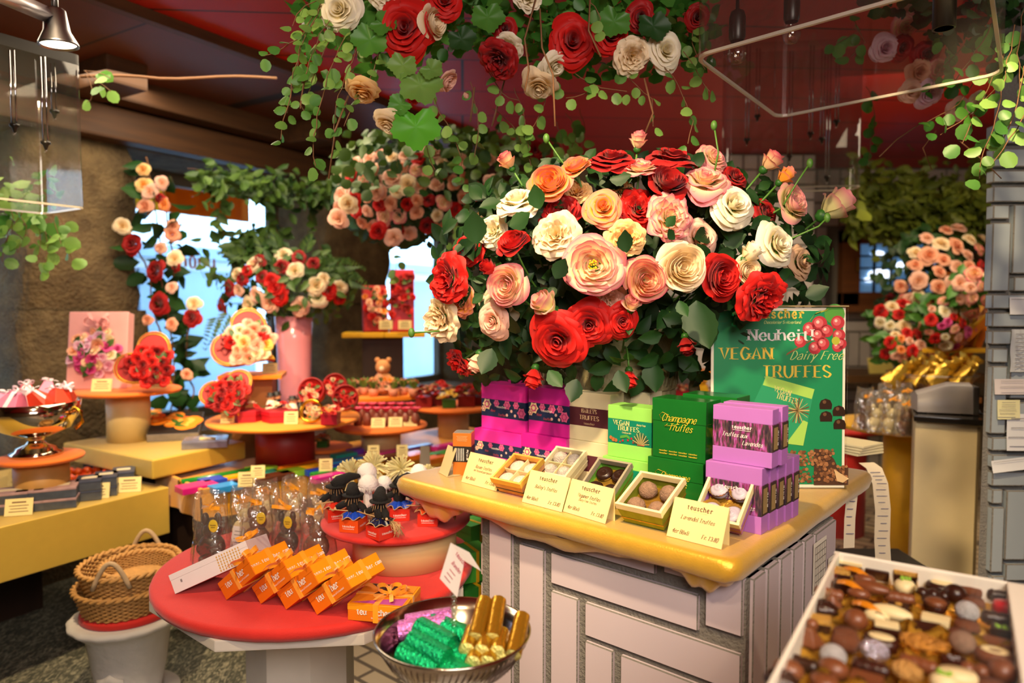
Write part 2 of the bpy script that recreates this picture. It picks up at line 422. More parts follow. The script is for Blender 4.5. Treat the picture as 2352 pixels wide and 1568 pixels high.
gt=nt.nodes.new('ShaderNodeMath');gt.operation='GREATER_THAN';gt.inputs[1].default_value=-0.75;nt.links.new(sx.outputs['X'],gt.inputs[0])
mx=nt.nodes.new('ShaderNodeMix');mx.data_type='RGBA';nt.links.new(gt.outputs[0],mx.inputs[0]);nt.links.new(cr.outputs[0],mx.inputs[6]);nt.links.new(bk.outputs['Color'],mx.inputs[7])
nt.links.new(mx.outputs[2],b.inputs['Base Color']);b.inputs['Roughness'].default_value=0.55
m=MB();m.box((-0.6,2.5,FZ-.05),(9,8.6,0.1));struct('floor',m,fm)
m=MB();m.box((-0.6,2.5,2.56),(9,8.6,0.1));struct('ceiling',m,M_redceil)
ZS,ZL=0.85,2.23
OPEN=[(-1.75,-0.481),(0.0,1.207),(1.789,3.0)]
def wallbox(mb,s0,s1,z0,z1,o0=-0.55,o1=0.0,mi=0):mb.box(((s0+s1)/2,(z0+z1)/2,(o0+o1)/2),(s1-s0,z1-z0,o1-o0),mi)
def rough(mb_fn,name,mats):
    o=struct(name,mb_fn,mats);o.matrix_world=WM;return o
m=MB();wallbox(m,-6,OPEN[0][0],0,2.5);wallbox(m,OPEN[0][0],3.7,0,ZS);wallbox(m,OPEN[2][1],3.7,ZS,2.5);wallbox(m,OPEN[0][0],OPEN[2][1],ZL,2.5)
rough(m,'wall_left',M_stone)
def stone_pier(name,s0,s1,courses):
    """a pillar of big rounded stone blocks"""
    for k,(z0,z1,g0,g1)in enumerate(courses):
        mb=MB()
        def fn(u,v,z0=z0,z1=z1,g0=g0,g1=g1):
            c=[(s0-g0,-0.55),(s0-g0,-0.01),(s0-g0+0.02,0.012),(s1+g1-0.02,0.012),(s1+g1,-0.01),(s1+g1,-0.55)]
            q=u*len(c);i=int(q)%len(c);f=q-int(q);a=c[i];b_=c[(i+1)%len(c)]
            x=a[0]+(b_[0]-a[0])*f;o=a[1]+(b_[1]-a[1])*f
            j=0.012*math.sin(9*v+5*x+k)+0.006*math.sin(31*v*(z1-z0)+17*o)
            e=-0.015 if v in(0.0,1.0)else 0.0
            return(x+j*0.7,z0+(z1-z0)*v,o+(j+e if o>-0.3 else 0))
        mb.grid(fn,24,10,0,True,closeu=True)
        o=struct(name,mb,M_stone);o.matrix_world=WM
stone_pier('wall_left_pier',OPEN[0][1],OPEN[1][0],[(ZS-0.02,1.475,0.02,0.045),(1.47,ZL,0.0,0.0)])
stone_pier('wall_left_pier',OPEN[1][1],OPEN[2][0],[(ZS-0.02,1.515,0.0,0.0),(1.51,ZL,0.0,0.0)])
for k,(a,b_)in enumerate(OPEN):
    f=MB()
    for(s0,s1,z0,z1)in((a,a+0.05,ZS,ZL),(b_-0.05,b_,ZS,ZL),(a,b_,ZS,ZS+0.05),(a,b_,ZL-0.06,ZL)):wallbox(f,s0,s1,z0,z1,-0.5,-0.45)
    fo=struct('window_%d'%(k+1),f,wood_mat('window_timber','#5f5648','#77705f'));fo.matrix_world=WM
    g=MB();wallbox(g,a+0.05,b_-0.05,ZS+0.05,ZL-0.06,-0.478,-0.474)
    part('window_pane',g,M_pane,fo)
m=MB();wallbox(m,-6,3.6,2.235,2.375,-0.3,0.10);o=struct('trim_1',m,M_beam,0.012);o.matrix_world=WM
m=MB();wallbox(m,-6,3.6,2.385,2.51,-0.3,0.2);o=struct('trim_2',m,M_beam,0.012);o.matrix_world=WM
for sp in(-0.35,0.75,1.9):
    m=MB();wallbox(m,sp,sp+0.17,2.38,2.5,0.0,0.42);o=struct('trim_3',m,M_beam,0.012);o.matrix_world=WM
m=MB();wallbox(m,-6,3.6,2.485,2.515,0.0,0.86);o=struct('trim_4',m,M_brownceil);o.matrix_world=WM
m=MB();wallbox(m,-6,3.6,2.472,2.515,0.86,0.90);o=struct('trim_5',m,M_beam);o.matrix_world=WM
M_fac=mat('street_render','#c3ccd4',0.9,var=0.1,vscale=2)
M_fac2=mat('street_shopfront','#5c7488',0.5,var=0.4,vscale=1.5)
m=MB();wallbox(m,-9,9,-0.1,4.6,-4.6,-4.2);o=struct('exterior',m,M_fac);o.matrix_world=WM
m=MB()
for q in range(8):wallbox(m,-8+q*2.1,-6.5+q*2.1,0.3,1.9,-4.2,-4.15)
wallbox(m,-9,9,2.02,2.16,-4.2,-4.0)
o=struct('exterior',m,M_fac2);o.matrix_world=WM
m=MB();wallbox(m,-9,9,-0.12,-0.02,-4.2,-0.55);o=struct('ground',m,mat('street_paving','#a9b2b8',0.9,vscale=5));o.matrix_world=WM
M_awn=leafmat('awning_cloth','#ffb81a','#ffb81a',0.7,0.85)
M_awn2=leafmat('awning_trim','#c8641f','#c8641f',0.7,0.7)
for k,(a,b_,sc2)in enumerate(((-0.1,1.3,0),(1.75,3.1,1))):
    t=thing('awning',['yellow and brown cloth awning outside the window with the rose trellis','yellow scalloped awning outside the window behind the high red gift boxes'][k],'awning')
    v=MB();N=48
    def low(u):return 2.08-(0.03*abs(math.sin(u*PI*4))if sc2 else 0)
    v.grid(lambda u,q:(a+(b_-a)*u,low(u)+(2.33-low(u))*q,-0.9+0.01*math.sin(u*60)),N,2)
    part('valance',v,M_awn,t).matrix_world=WM
    v=MB();v.grid(lambda u,q:(a+(b_-a)*u,2.33+0.22*q,-0.9+0.33*q),6,2);part('cover',v,M_awn,t).matrix_world=WM
    if not sc2:
        v=MB();v.grid(lambda u,q:(0.72+0.62*u,2.075+0.2*q,-0.885+0.008*math.sin(u*40)),20,2);part('trim',v,M_awn2,t).matrix_world=WM
t=MB();text_into(t,'onouu',Matrix.Identity(4),0.085,0,weight=1.1,thin=0.6,serif=False,gap=0.9)
o=part('window_lettering',t,flat('orange_film','#c76a35',0.6));o.matrix_world=WM@T(0.62,1.72,-0.47);tag(o,'orange letters stuck across the pane behind the rose trellis','lettering')
m=MB();m.box((2.0,5.3,1.25),(2.84,0.2,2.52));
def parquet(mb,M,W,H,cell=0.26,n=3,gap=0.014,th=0.012,mi=1,seed=1,skip=None):
    r_=random.Random(seed);nx=int(math.ceil(W/cell));nz=int(math.ceil(H/cell));tw=cell/n
    for i in range(nx):
        for j in range(nz):
            hor=(i+j)%2==0
            for k in range(n):
                x0,x1=(i*cell,(i+1)*cell)if hor else(i*cell+k*tw,i*cell+(k+1)*tw)
                z0,z1=(j*cell+k*tw,j*cell+(k+1)*tw)if hor else(j*cell,(j+1)*cell)
                x1=min(x1,W);z1=min(z1,H)
                if x1-x0<0.03 or z1-z0<0.03:continue
                if skip and skip(x0,x1,z0,z1):continue
                mb.box(((x0+x1)/2,-th/2,(z0+z1)/2),(x1-x0-gap,th,z1-z0-gap),mi,M)
wx0,wz0=P(1922,702,5.2).x,P(1922,702,5.2).z;wx1,wz1=P(2115,702,5.2).x+0.25,P(1922,530,5.2).z
parquet(m,T(0.6,5.2,0),2.8,2.5,skip=lambda a,b_,c,d:b_+0.6>wx0-0.02 and a+0.6<wx1+0.02 and d>wz0-0.02 and c<wz1+0.02)
struct('wall_back',m,[M_mortar,M_tile2])
m=MB();m.box((0.55,5.9,1.25),(0.1,1.3,2.52));m.box((0.2,6.5,1.25),(1.2,0.1,2.52));struct('wall_back_recess',m,M_plaster)
m=MB();m.box((3.45,2.3,1.25),(0.1,7.2,2.52));struct('wall_right',m,M_plaster)
m=MB();m.box((-0.6,-1.3,1.25),(8.6,0.1,2.52));struct('wall_front',m,M_plaster)
x0=P(1600,600,4.7).x;x1=P(1868,600,4.7).x
m=MB();m.box(((x0+x1)/2,4.95,1.25),(x1-x0,0.49,2.5));parquet(m,T(x0,4.705,0),x1-x0,2.5,0.2,2,seed=3)
for j in range(16):m.box((x1+0.005,4.95,0.08+j*0.155),(0.012,0.44,0.13),1)
struct('wall_back_pier',m,[M_mortar,M_tile2])
f=MB()
for(a,b_,c,d)in((wx0,wx0+0.13,wz0,wz1),(wx1-0.13,wx1,wz0,wz1),(wx0,wx1,wz0,wz0+0.1),(wx0,wx1,wz1-0.1,wz1)):f.box(((a+b_)/2,5.17,(c+d)/2),(b_-a,0.1,d-c))
f.box(((wx0+wx1)/2,5.12,wz0-0.02),(wx1-wx0+0.1,0.14,0.05))
wo=struct('window_4',f,wood_mat('brown_timber','#5a3214','#7d4a20'),0.006)
g=MB();g.box(((wx0+wx1)/2,5.16,(wz0+wz1)/2),(wx1-wx0-0.2,0.004,wz1-wz0-0.16));part('window_pane',g,M_pane,wo)
g=MB()
for k in range(1,5):g.box((wx0+0.13+(wx1-wx0-0.26)*k/5,5.165,(wz0+wz1)/2),(0.014,0.02,wz1-wz0-0.18))
for k in range(1,4):g.box(((wx0+wx1)/2,5.165,wz0+0.1+(wz1-wz0-0.2)*k/4),(wx1-wx0-0.24,0.02,0.014))
part('glazing_bar',g,flat('dark_bar','#20242a'),wo)
g=MB();g.box((wx0+0.1,5.11,wz0+0.3),(0.02,0.03,0.1));part('window_handle',g,flat('brass','#b08a3a',0.3,metal=1.0),wo)
g=MB();g.box(((wx0+wx1)/2,5.198,(wz0+wz1)/2),(wx1-wx0-0.2,0.004,wz1-wz0-0.16));part('room_glow_panel',g,mat('blue_room_glow','#7fa6c8',0.8,var=0.5,vscale=7,emit='#4f7da6',estr=0.35),wo)  # flat emissive panel on the solid wall stands in for a lit room
for(a,c,rr)in((0.33,0.37,0.09),(0.62,0.55,0.075),(0.3,0.8,0.05),(0.88,0.68,0.05),(0.2,0.26,0.04)):
    g=MB();g.ball((wx0+0.1+(wx1-wx0-0.25)*a,5.183,wz0+0.1+(wz1-wz0-0.2)*c),rr,0,12,8,sc=(1,0.08,0.45));part('lamp_glow',g,mat('lamp_white','#ffffff',0.5,var=0,emit='#eaf4ff',estr=1.6),wo)  # flattened emissive blobs stand in for lamps beyond the pane
PY=1.9
def pz(zx,zy):return P(2230+zx/1.689,380+zy/1.689,PY)
m=MB();xe=P(2268,700,PY).x;m.add([(x,y,z)for z in(0,2.5)for x,y in((xe,PY),(xe+.75,PY),(xe+.75,PY+.5),(xe+.42,PY+.5))],[(3,2,1,0),(4,5,6,7)]+[(i,(i+1)%4,4+(i+1)%4,4+i)for i in range(4)],0,False)
TL=[(70,206,-150,-80),(70,206,-60,70-60),(70,206,24,70),(70,206,85,145),(70,130,157,210),(150,250,155,420),(68,128,225,488),(150,250,433,488),(64,250,500,555),(62,250,570,625),(60,145,640,692),(58,124,708,762),
      (140,250,640,900),(57,114,776,1035),(130,250,915,1035),(50,250,1050,1100),(50,250,1116,1166),(48,192,1182,1236),(48,104,1250,1304),(122,190,1254,1520),(46,104,1318,1568),(205,250,1182,1520),(46,104,1582,1800),(118,250,1536,1600),(118,250,1616,1700),(118,250,1716,1900)]
for(a,b_,c,d)in TL:
    p=pz(max(a,66),c);q=pz(b_,d);m.box(((p.x+q.x)/2,PY-0.004,(p.z+q.z)/2),(abs(q.x-p.x),0.03,abs(p.z-q.z)),1)
struct('wall_right_pier',m,[M_mortar,mat('grey_blue_tile','#8f9aa2',0.4,var=0.08,vscale=6)],0.003)
def note(px0,py0,px1,py1,key,col,label,lines=5,inkc='#7a7a86',tilt=0.0,sec=None):
    p,q=P(px0,py0,PY-0.024),P(px1,py1,PY-0.024);W_,H_=q.x-p.x,p.z-q.z
    t=thing('paper_note',label,'paper',((p.x+q.x)/2,PY-0.024,(p.z+q.z)/2),rot=(0,tilt,0),group=None)
    s=MB();s.grid(lambda u,v:((u-0.5)*W_,-0.004*(1-v)**2-0.002,(v-0.5)*H_),4,5);part('sheet',s,flat(key,col,0.8),t)
    l=MB();r_=random.Random(len(label))
    for k in range(lines):
        z=H_*(0.38-0.76*k/max(1,lines-1));l.box((-W_*0.06+r_.uniform(-.05,.02)*W_,-0.0065,z),(W_*r_.uniform(0.55,0.78),0.0006,H_*0.018))
    part('writing',l,flat('ink_'+inkc[1:],inkc),t)
    return t
note(2318,682,2372,722,'paper_w','#c9ccd0','white paper with a teal emblem taped to the grey tiled pier',1)
t=thing('paper_note','crumpled clear sleeve with a printed list pinned high on the grey tiled pier','paper',P(2345,805,PY-0.025));s=MB();s.grid(lambda u,v:((u-.5)*0.06,-0.003-0.002*math.sin(u*17+v*9),(v-.5)*0.115),10,14);part('sheet',s,flat('paper_g','#aeb3b8',0.35),t)
l=MB();[l.box((0,-0.0075,0.045-0.011*k),(0.04,0.0006,0.002))for k in range(9)];part('writing',l,flat('ink_7a7a86','#7a7a86'),t)
s=MB();s.box((P(2350,700,PY).x,PY-0.033,P(2350,700,PY).z),(0.03,0.001,0.012));o=part('emblem',s,flat('teal_print','#2f8f9c'));tag(o,'small teal fish-like emblem on the white paper on the pier','emblem')
note(2283,870,2372,905,'paper_pink','#b9b3b6','wide pinkish printed form on the grey tiled pier',3)
note(2290,918,2340,962,'paper_yel','#c9c69a','small yellow-rimmed memo on the grey tiled pier below the form',5)
note(2312,950,2372,1034,'paper_w','#c9ccd0','white sheet pinned on the grey tiled pier under the yellow memo',4)
note(2277,1052,2372,1080,'paper_w','#c9ccd0','narrow white paper strip hanging crooked low on the grey tiled pier',1,tilt=R(-7))
M_steel=flat('brushed_steel','#8f8f94',0.3,metal=1.0)
M_blackm=flat('black_metal','#15130f',0.5)
def spot_lamp(loc,aim,label,glow=6.0):
    M_=look(loc,Vector(aim)-Vector(loc))
    t=thing('spot_lamp',label,'lamp',M=M_,group='ceiling spot lamps')
    h=MB();h.lathe([(0.018,-0.085),(0.024,-0.08),(0.03,-0.03),(0.045,0.0),(0.046,0.006),(0.042,0.006),(0.028,-0.03),(0.0,-0.032)],20,cap=False);part('shade',h,M_steel,t)
    l=MB();l.lathe([(0.0,0.0),(0.040,0.001)],16,cap=False);part('lens',l,mat('lamp_lens','#ffffff',0.4,var=0,emit='#fff1d8',estr=glow),t)
    a=MB();up=M_.inverted().to_3x3()@Vector((0,0,1));a.tube([(0,0,-0.07),Vector((0,0,-0.07))+up*0.1],0.008);part('arm',a,M_steel,t)
    return t
p=P(134,100,1.8)
spot_lamp(p,p+Vector((0.05,0.05,-1)),'round steel spot lamp under the track beside the acrylic box')
m=MB();a,b_=P(-60,-40,1.5),P(128,42,1.82);m.tube([a,b_],0.02,4);o=part('lamp_track',m,flat('track_grey','#a9a6b0',0.35,metal=0.6));tag(o,'grey lamp track running over the acrylic box','track')
# ================================================================ roses, leaves, vines
M_leafd=leafmat('rose_leaf_dark','#123212','#224f1a',0.55,0.14)
M_leafg=leafmat('leaf_green','#2f6b24','#5c9a3a',0.45,0.3)
M_leaff=leafmat('fern_green','#23481a','#56742c',0.5,0.2)
M_leafp=leafmat('trailing_leaf','#3a7a2e','#8fb85a',0.45,0.35)
M_leafy=leafmat('olive_leaf','#4a5a18','#7d8a2a',0.55,0.25)
M_leafb=leafmat('geranium_leaf','#3f9a24','#6cc43a',0.45,0.35)
M_stem=mat('green_stem','#4c7a2b',0.5)
M_twig=mat('brown_twig','#7a5433',0.7)
PET={
 'red':petal('petal_red','#b30d0c','#d81a12',trans=0.22),'dred':petal('petal_dark_red','#7d080b','#a80f10',trans=0.15),
 'white':petal('petal_white','#f3e3ab','#fbf3dc',trans=0.25),'cream':petal('petal_cream','#f6d79a','#fbe9c8',trans=0.25),
 'pink':petal('petal_pink_edge','#fbe2b4','#ea6f88',0.9,0.28),'blush':petal('petal_blush','#f6c9a2','#f7c7b5',trans=0.28),
 'peach':petal('petal_peach','#f2a878','#f3b79a',trans=0.25),'orange':petal('petal_orange','#f6a432','#ef8f86',0.98,0.25),
 'apricot':petal('petal_apricot','#f5b548','#f8d59a',0.6,0.25),'coral':petal('petal_coral','#f8cf9c','#dd4f70',0.92,0.28),
 'greenpink':petal('petal_green_pink','#e9e2a0','#ea8f9c',0.85,0.28),'beige':petal('petal_beige','#d6be84','#e0b796',0.6,0.25),
 'magenta':petal('petal_magenta','#c22a78','#e45aa0',trans=0.25),'lilac':petal('petal_lilac','#e8a0c0','#f4cfe0',trans=0.25),
 'yellow':petal('petal_yellow','#f0c02a','#f8de7a',trans=0.25),
}
CNAME={'red':'red','dred':'dark red','white':'white','cream':'cream','pink':'cream rose with pink rims','blush':'blush','peach':'peach','orange':'orange','apricot':'apricot','coral':'coral pink','yellow':'yellow','magenta':'magenta','lilac':'lilac'}
def petals_mesh(name,layers,seed,nu=8,nv=6):
    r_=random.Random(seed);mb=MB()
    th=r_.uniform(0,6)
    for li,(n,Rr,H,W,curl,ruf,edge)in enumerate(layers):
        for k in range(n):
            a0=th+2*PI*k/n+r_.uniform(-.16,.16);rr=Rr*r_.uniform(.95,1.05);h=H*r_.uniform(.94,1.05)
            c_=curl*r_.uniform(.6,1.35);ph=r_.uniform(0,6);sp=0.09+0.04*r_.random();tilt=r_.uniform(-.05,.05)
            def fn(u,v,a0=a0,rr=rr,h=h,c_=c_,ph=ph,sp=sp,W=W,ruf=ruf,edge=edge,tilt=tilt):
                u=u*2-1;vv=v*(1-edge*u*u)
                ang=a0+u*W*(0.4+0.6*math.sin(min(1,v*1.3)*PI/2))
                rad=rr*(max(0.0,math.sin(vv*PI/2))**0.65)*(1+sp*u)+0.02
                c2=max(0.0,(vv-0.55)/0.45)
                rad+=c_*c2*c2*(1-0.35*abs(u))+0.5*ruf*math.sin(ph*2+u*6)*vv**3
                z=h*vv**0.85-1.15*c_*c2*c2+ruf*math.sin(ph+u*5.3)*vv**3+tilt*u*vv
                k_=1+.05*math.sin(2*ang+seed)+.03*math.sin(3*ang+2*seed);return(rad*k_*math.cos(ang),rad*k_*math.sin(ang),z+.05*math.sin(2*ang+seed*1.7)*rad)
            mb.grid(fn,nu,nv,0,True,tipfn=lambda u,v:max(0.02,v*(1-0.1*(2*u-1)**2)))
        th+=PI/n+0.5
    return mb.mesh(name,[])
TEA=[(2,.09,.64,2.3,0,.02,.08),(3,.19,.69,1.6,.02,.03,.1),(3,.34,.71,1.4,.07,.05,.12),(4,.52,.66,1.2,.13,.06,.14),(4,.7,.55,1.15,.2,.06,.16),(5,.86,.38,1.0,.26,.07,.18),(4,.9,.18,1.0,.28,.07,.2)]
OPENR=[(4,.2,.3,1.1,0,.04,.2),(5,.36,.44,.95,-.04,.05,.2),(6,.52,.54,.85,-.02,.05,.2),(6,.68,.54,.8,.05,.05,.2),(7,.82,.44,.76,.12,.04,.2),(6,.9,.28,.8,.18,.05,.2)]
CUP=[(3,.15,.58,1.6,0,.04,.1),(4,.28,.64,1.2,-.03,.05,.1),(4,.43,.72,1.1,-.02,.04,.12),(4,.58,.78,1.1,-.01,.03,.14),(5,.72,.78,1.05,.02,.03,.16),(5,.83,.66,1.0,.1,.03,.2),(4,.9,.42,.95,.22,.04,.22)]
RUF=[(4,.15,.6,1.3,.03,.08,.1),(5,.3,.66,.95,.05,.1,.12),(6,.46,.66,.85,.09,.12,.12),(7,.62,.58,.76,.12,.12,.14),(7,.76,.46,.74,.16,.11,.15),(7,.86,.28,.74,.18,.1,.18)]
BUD=[(3,.22,1.35,1.4,0,.01,.1),(3,.36,1.3,1.25,.03,.01,.12),(4,.48,1.2,1.0,.08,.02,.15),(4,.55,.85,.85,.16,.03,.25)]
MINI=[(3,.2,.6,1.5,.02,.02,.1),(4,.42,.6,1.05,.08,.04,.14),(5,.66,.48,.85,.16,.04,.18),(5,.8,.28,.8,.22,.04,.2)]
TINY=[(3,.3,.6,1.4,.05,.03,.1),(5,.72,.4,.85,.2,.05,.2)]
BLOOM={'tea':[petals_mesh('rose_tea',TEA,s,11,7)for s in(1,2,3)],'open':[petals_mesh('rose_open',OPENR,s,11,7)for s in(4,5)],'cup':[petals_mesh('rose_cup',CUP,s,11,7)for s in(6,7)],
         'ruf':[petals_mesh('rose_ruffled',RUF,s,11,7)for s in(8,9)],'bud':[petals_mesh('rose_bud',BUD,s,7,6)for s in(10,11)],'mini':[petals_mesh('rose_small',MINI,s,6,4)for s in(12,13,14)],
         'tiny':[petals_mesh('rose_tiny',TINY,s,4,3)for s in(15,16)]}
_bc={}
def bloom_mesh(kind,col,i=0):
    ms=BLOOM[kind];k=(kind,col,i%len(ms))
    if k not in _bc:
        me=ms[i%len(ms)].copy();me.materials.clear();me.materials.append(PET[col]);_bc[k]=me
    return _bc[k]
def leaf_into(mb,M,L,wd=0.34,m=0,nv=4,fold=0.25,droop=0.25,serr=0.0):
    vs=[];
    for j in range(nv+1):
        v=j/nv;hw=wd*(math.sin(PI*min(1,v**0.85))+0.02)*(1+(serr if j%2 else-serr))
        z=-droop*v*v
        for u in(-1,-0.5,0,0.5,1):
            vs.append((u*hw*L,v*L-abs(u)*serr*0.1*L,(z+fold*hw*abs(u))*L))
    fs=[(5*j+i,5*j+i+1,5*j+i+6,5*j+i+5)for j in range(nv)for i in range(4)]
    mb.add(vs,fs,m,True,M)
def round_leaf_into(mb,M,L,m=0,cup=0.15):
    vs=[(0,0,0),(0,L*0.5,-cup*0.3*L)]
    for k in range(9):
        a=-PI/2+2*PI*(k+0.5)/9
        r_=L*(0.5 if k not in(4,)else 0.54)
        vs.append((r_*math.cos(a)*0.95,L*0.5+r_*math.sin(a),cup*L*(abs(math.cos(a))-0.3)))
    fs=[(1,2+k,2+(k+1)%9)for k in range(8)]+[(1,10,0),(1,0,2)]
    mb.add(vs,fs,m,True,M)
_lf=MB();leaf_into(_lf,Matrix.Identity(4),1.0,0.33,0,8,0.3,0.25,0.05);ME_LEAF=_lf.mesh('rose_leaf',M_leafd)
_lf=MB();leaf_into(_lf,Matrix.Identity(4),1.0,0.33,0,8,0.3,0.25,0.05);ME_LEAFG=_lf.mesh('rose_leaf_light',M_leafg)
_sp=MB()
for k in range(5):
    leaf_into(_sp,RZ(2*PI*k/5)@RX(0.75),0.7,0.16,0,3,0.3,0.5)
_sp.lathe([(0.0,-0.2),(0.13,-0.16),(0.2,-0.02),(0.12,0.06)],8,cap=False)
ME_SEPAL=_sp.mesh('sepals',M_leafg)
_sb=MB()
for k in range(5):leaf_into(_sb,RZ(2*PI*k/5)@RX(1.25),1.0,0.2,0,4,-0.3,-0.3)
_sb.lathe([(0.0,-0.25),(0.2,-0.18),(0.3,0.05),(0.2,0.2)],8,cap=False)
ME_SEPALB=_sb.mesh('sepals_bud',M_leafg)
_sm=MB();_r=random.Random(3)
for k in range(22):
    a=_r.uniform(0,6.28);q=0.16*math.sqrt(_r.random());_sm.ball((q*math.cos(a),q*math.sin(a),0.34+_r.uniform(0,.1)),0.035,0,6,4)
ME_STAM=_sm.mesh('stamens',flat('stamen_yellow','#f2c61e',0.6))
def rose_thing(label,kind,col,pos,d,dia,i=0,foot=None,leaves=2,seed=0,group=None,roll=None,name=None):
    """a cut rose as a thing: bloom, sepals, stem and leaves; pos = heart of the bloom, d = way it faces"""
    r_=random.Random(seed*31+5);Rr=dia/2
    d=Vector(d).normalized()
    nm=name or('rose_bud' if kind=='bud' else 'rose')
    base=Vector(pos)-d*Rr*0.35
    M_=look(base,d,roll if roll is not None else r_.uniform(0,6.28))@Matrix.Scale(Rr,4)
    t=thing(nm,label,'rose',foot if foot is not None else base,group=group)
    Ti=t.matrix_basis.inverted()
    b=obj('bloom',bloom_mesh(kind,col,i),t,M=Ti@M_)
    s=obj('sepals',ME_SEPALB if kind=='bud' else ME_SEPAL,t,M=Ti@M_)
    if kind=='open':obj('stamens',ME_STAM,b)
    if foot is not None:
        f=Vector(foot);q=base-d*Rr*0.25;mb=MB()
        c1=q-d*(q-f).length*0.4;pts=[]
        for k in range(9):
            tt=k/8;pts.append((q*(1-tt)**2+c1*2*tt*(1-tt)+f*tt*tt)-f)
        mb.tube(pts,0.0024,5);part('stem',mb,M_stem,t)
        for k in range(leaves):
            tt=0.12+0.16*k;p=q*(1-tt)**2+c1*2*tt*(1-tt)+f*tt*tt
            side=d.cross(Vector((r_.uniform(-1,1),r_.uniform(-1,1),r_.uniform(-.3,1)))).normalized()
            dirn=(side+d*r_.uniform(.1,.6)).normalized()
            ML=frame(p,dirn.cross(d).normalized(),dirn)@Matrix.Scale(r_.uniform(.032,.055),4)
            obj('leaf',ME_LEAF if r_.random()<.7 else ME_LEAFG,t,M=Ti@ML)
    return t
def rose_part(root,kind,col,pos,d,dia,i=0,roll=0.0,parent_inv=None):
    """a rose fixed into a garland, wreath or gift box"""
    Mi=parent_inv if parent_inv is not None else root.matrix_basis.inverted()
    return obj('rose',bloom_mesh(kind,col,i),root,M=Mi@look(Vector(pos),d,roll)@Matrix.Scale(dia/2,4))
def trail(mb_leaf,mb_stem,pts,size,rng,step=0.02,kind='round',m=0,ms=0,sr=0.0013,spread=0.9,jit=0.012):
    """a trailing shoot along pts with leaves on short stalks"""
    pts=[Vector(p)for p in pts];sm=[]
    for i in range(len(pts)-1):
        a=pts[max(i-1,0)];b=pts[i];c=pts[i+1];d=pts[min(i+2,len(pts)-1)]
        n=max(2,int((c-b).length/0.02))
        for k in range(n):
            t=k/n;sm.append(0.5*((2*b)+(c-a)*t+(2*a-5*b+4*c-d)*t*t+(3*b-a-3*c+d)*t**3)+Vector((rng.uniform(-1,1),rng.uniform(-1,1),rng.uniform(-1,1)))*jit*0.25)
    sm.append(pts[-1])
    if mb_stem is not None:mb_stem.tube(sm,sr,4,ms,cap=False)
    acc=0.0;side=1
    for i in range(1,len(sm)):
        acc+=(sm[i]-sm[i-1]).length
        if acc>step:
            acc=0;t=(sm[i]-sm[i-1]).normalized();side=-side
            rv=Vector((rng.uniform(-1,1),rng.uniform(-1,1),rng.uniform(-1,1)));s=t.cross(rv)
            if s.length<1e-3:continue
            s=s.normalized()*spread+t*rng.uniform(0,.8)+Vector((0,0,-0.5));s.normalize()
            nrm=(Vector((rng.uniform(-.5,.5),-1,rng.uniform(-.2,.9)))).normalized()
            M_=frame(sm[i]+s*size*0.25,s.cross(nrm)*-1,s)
            L=size*rng.uniform(.75,1.2)
            if kind=='round':round_leaf_into(mb_leaf,M_,L,m)
            else:leaf_into(mb_leaf,M_,L*1.3,0.3 if kind=='leaf' else 0.12,m,3)
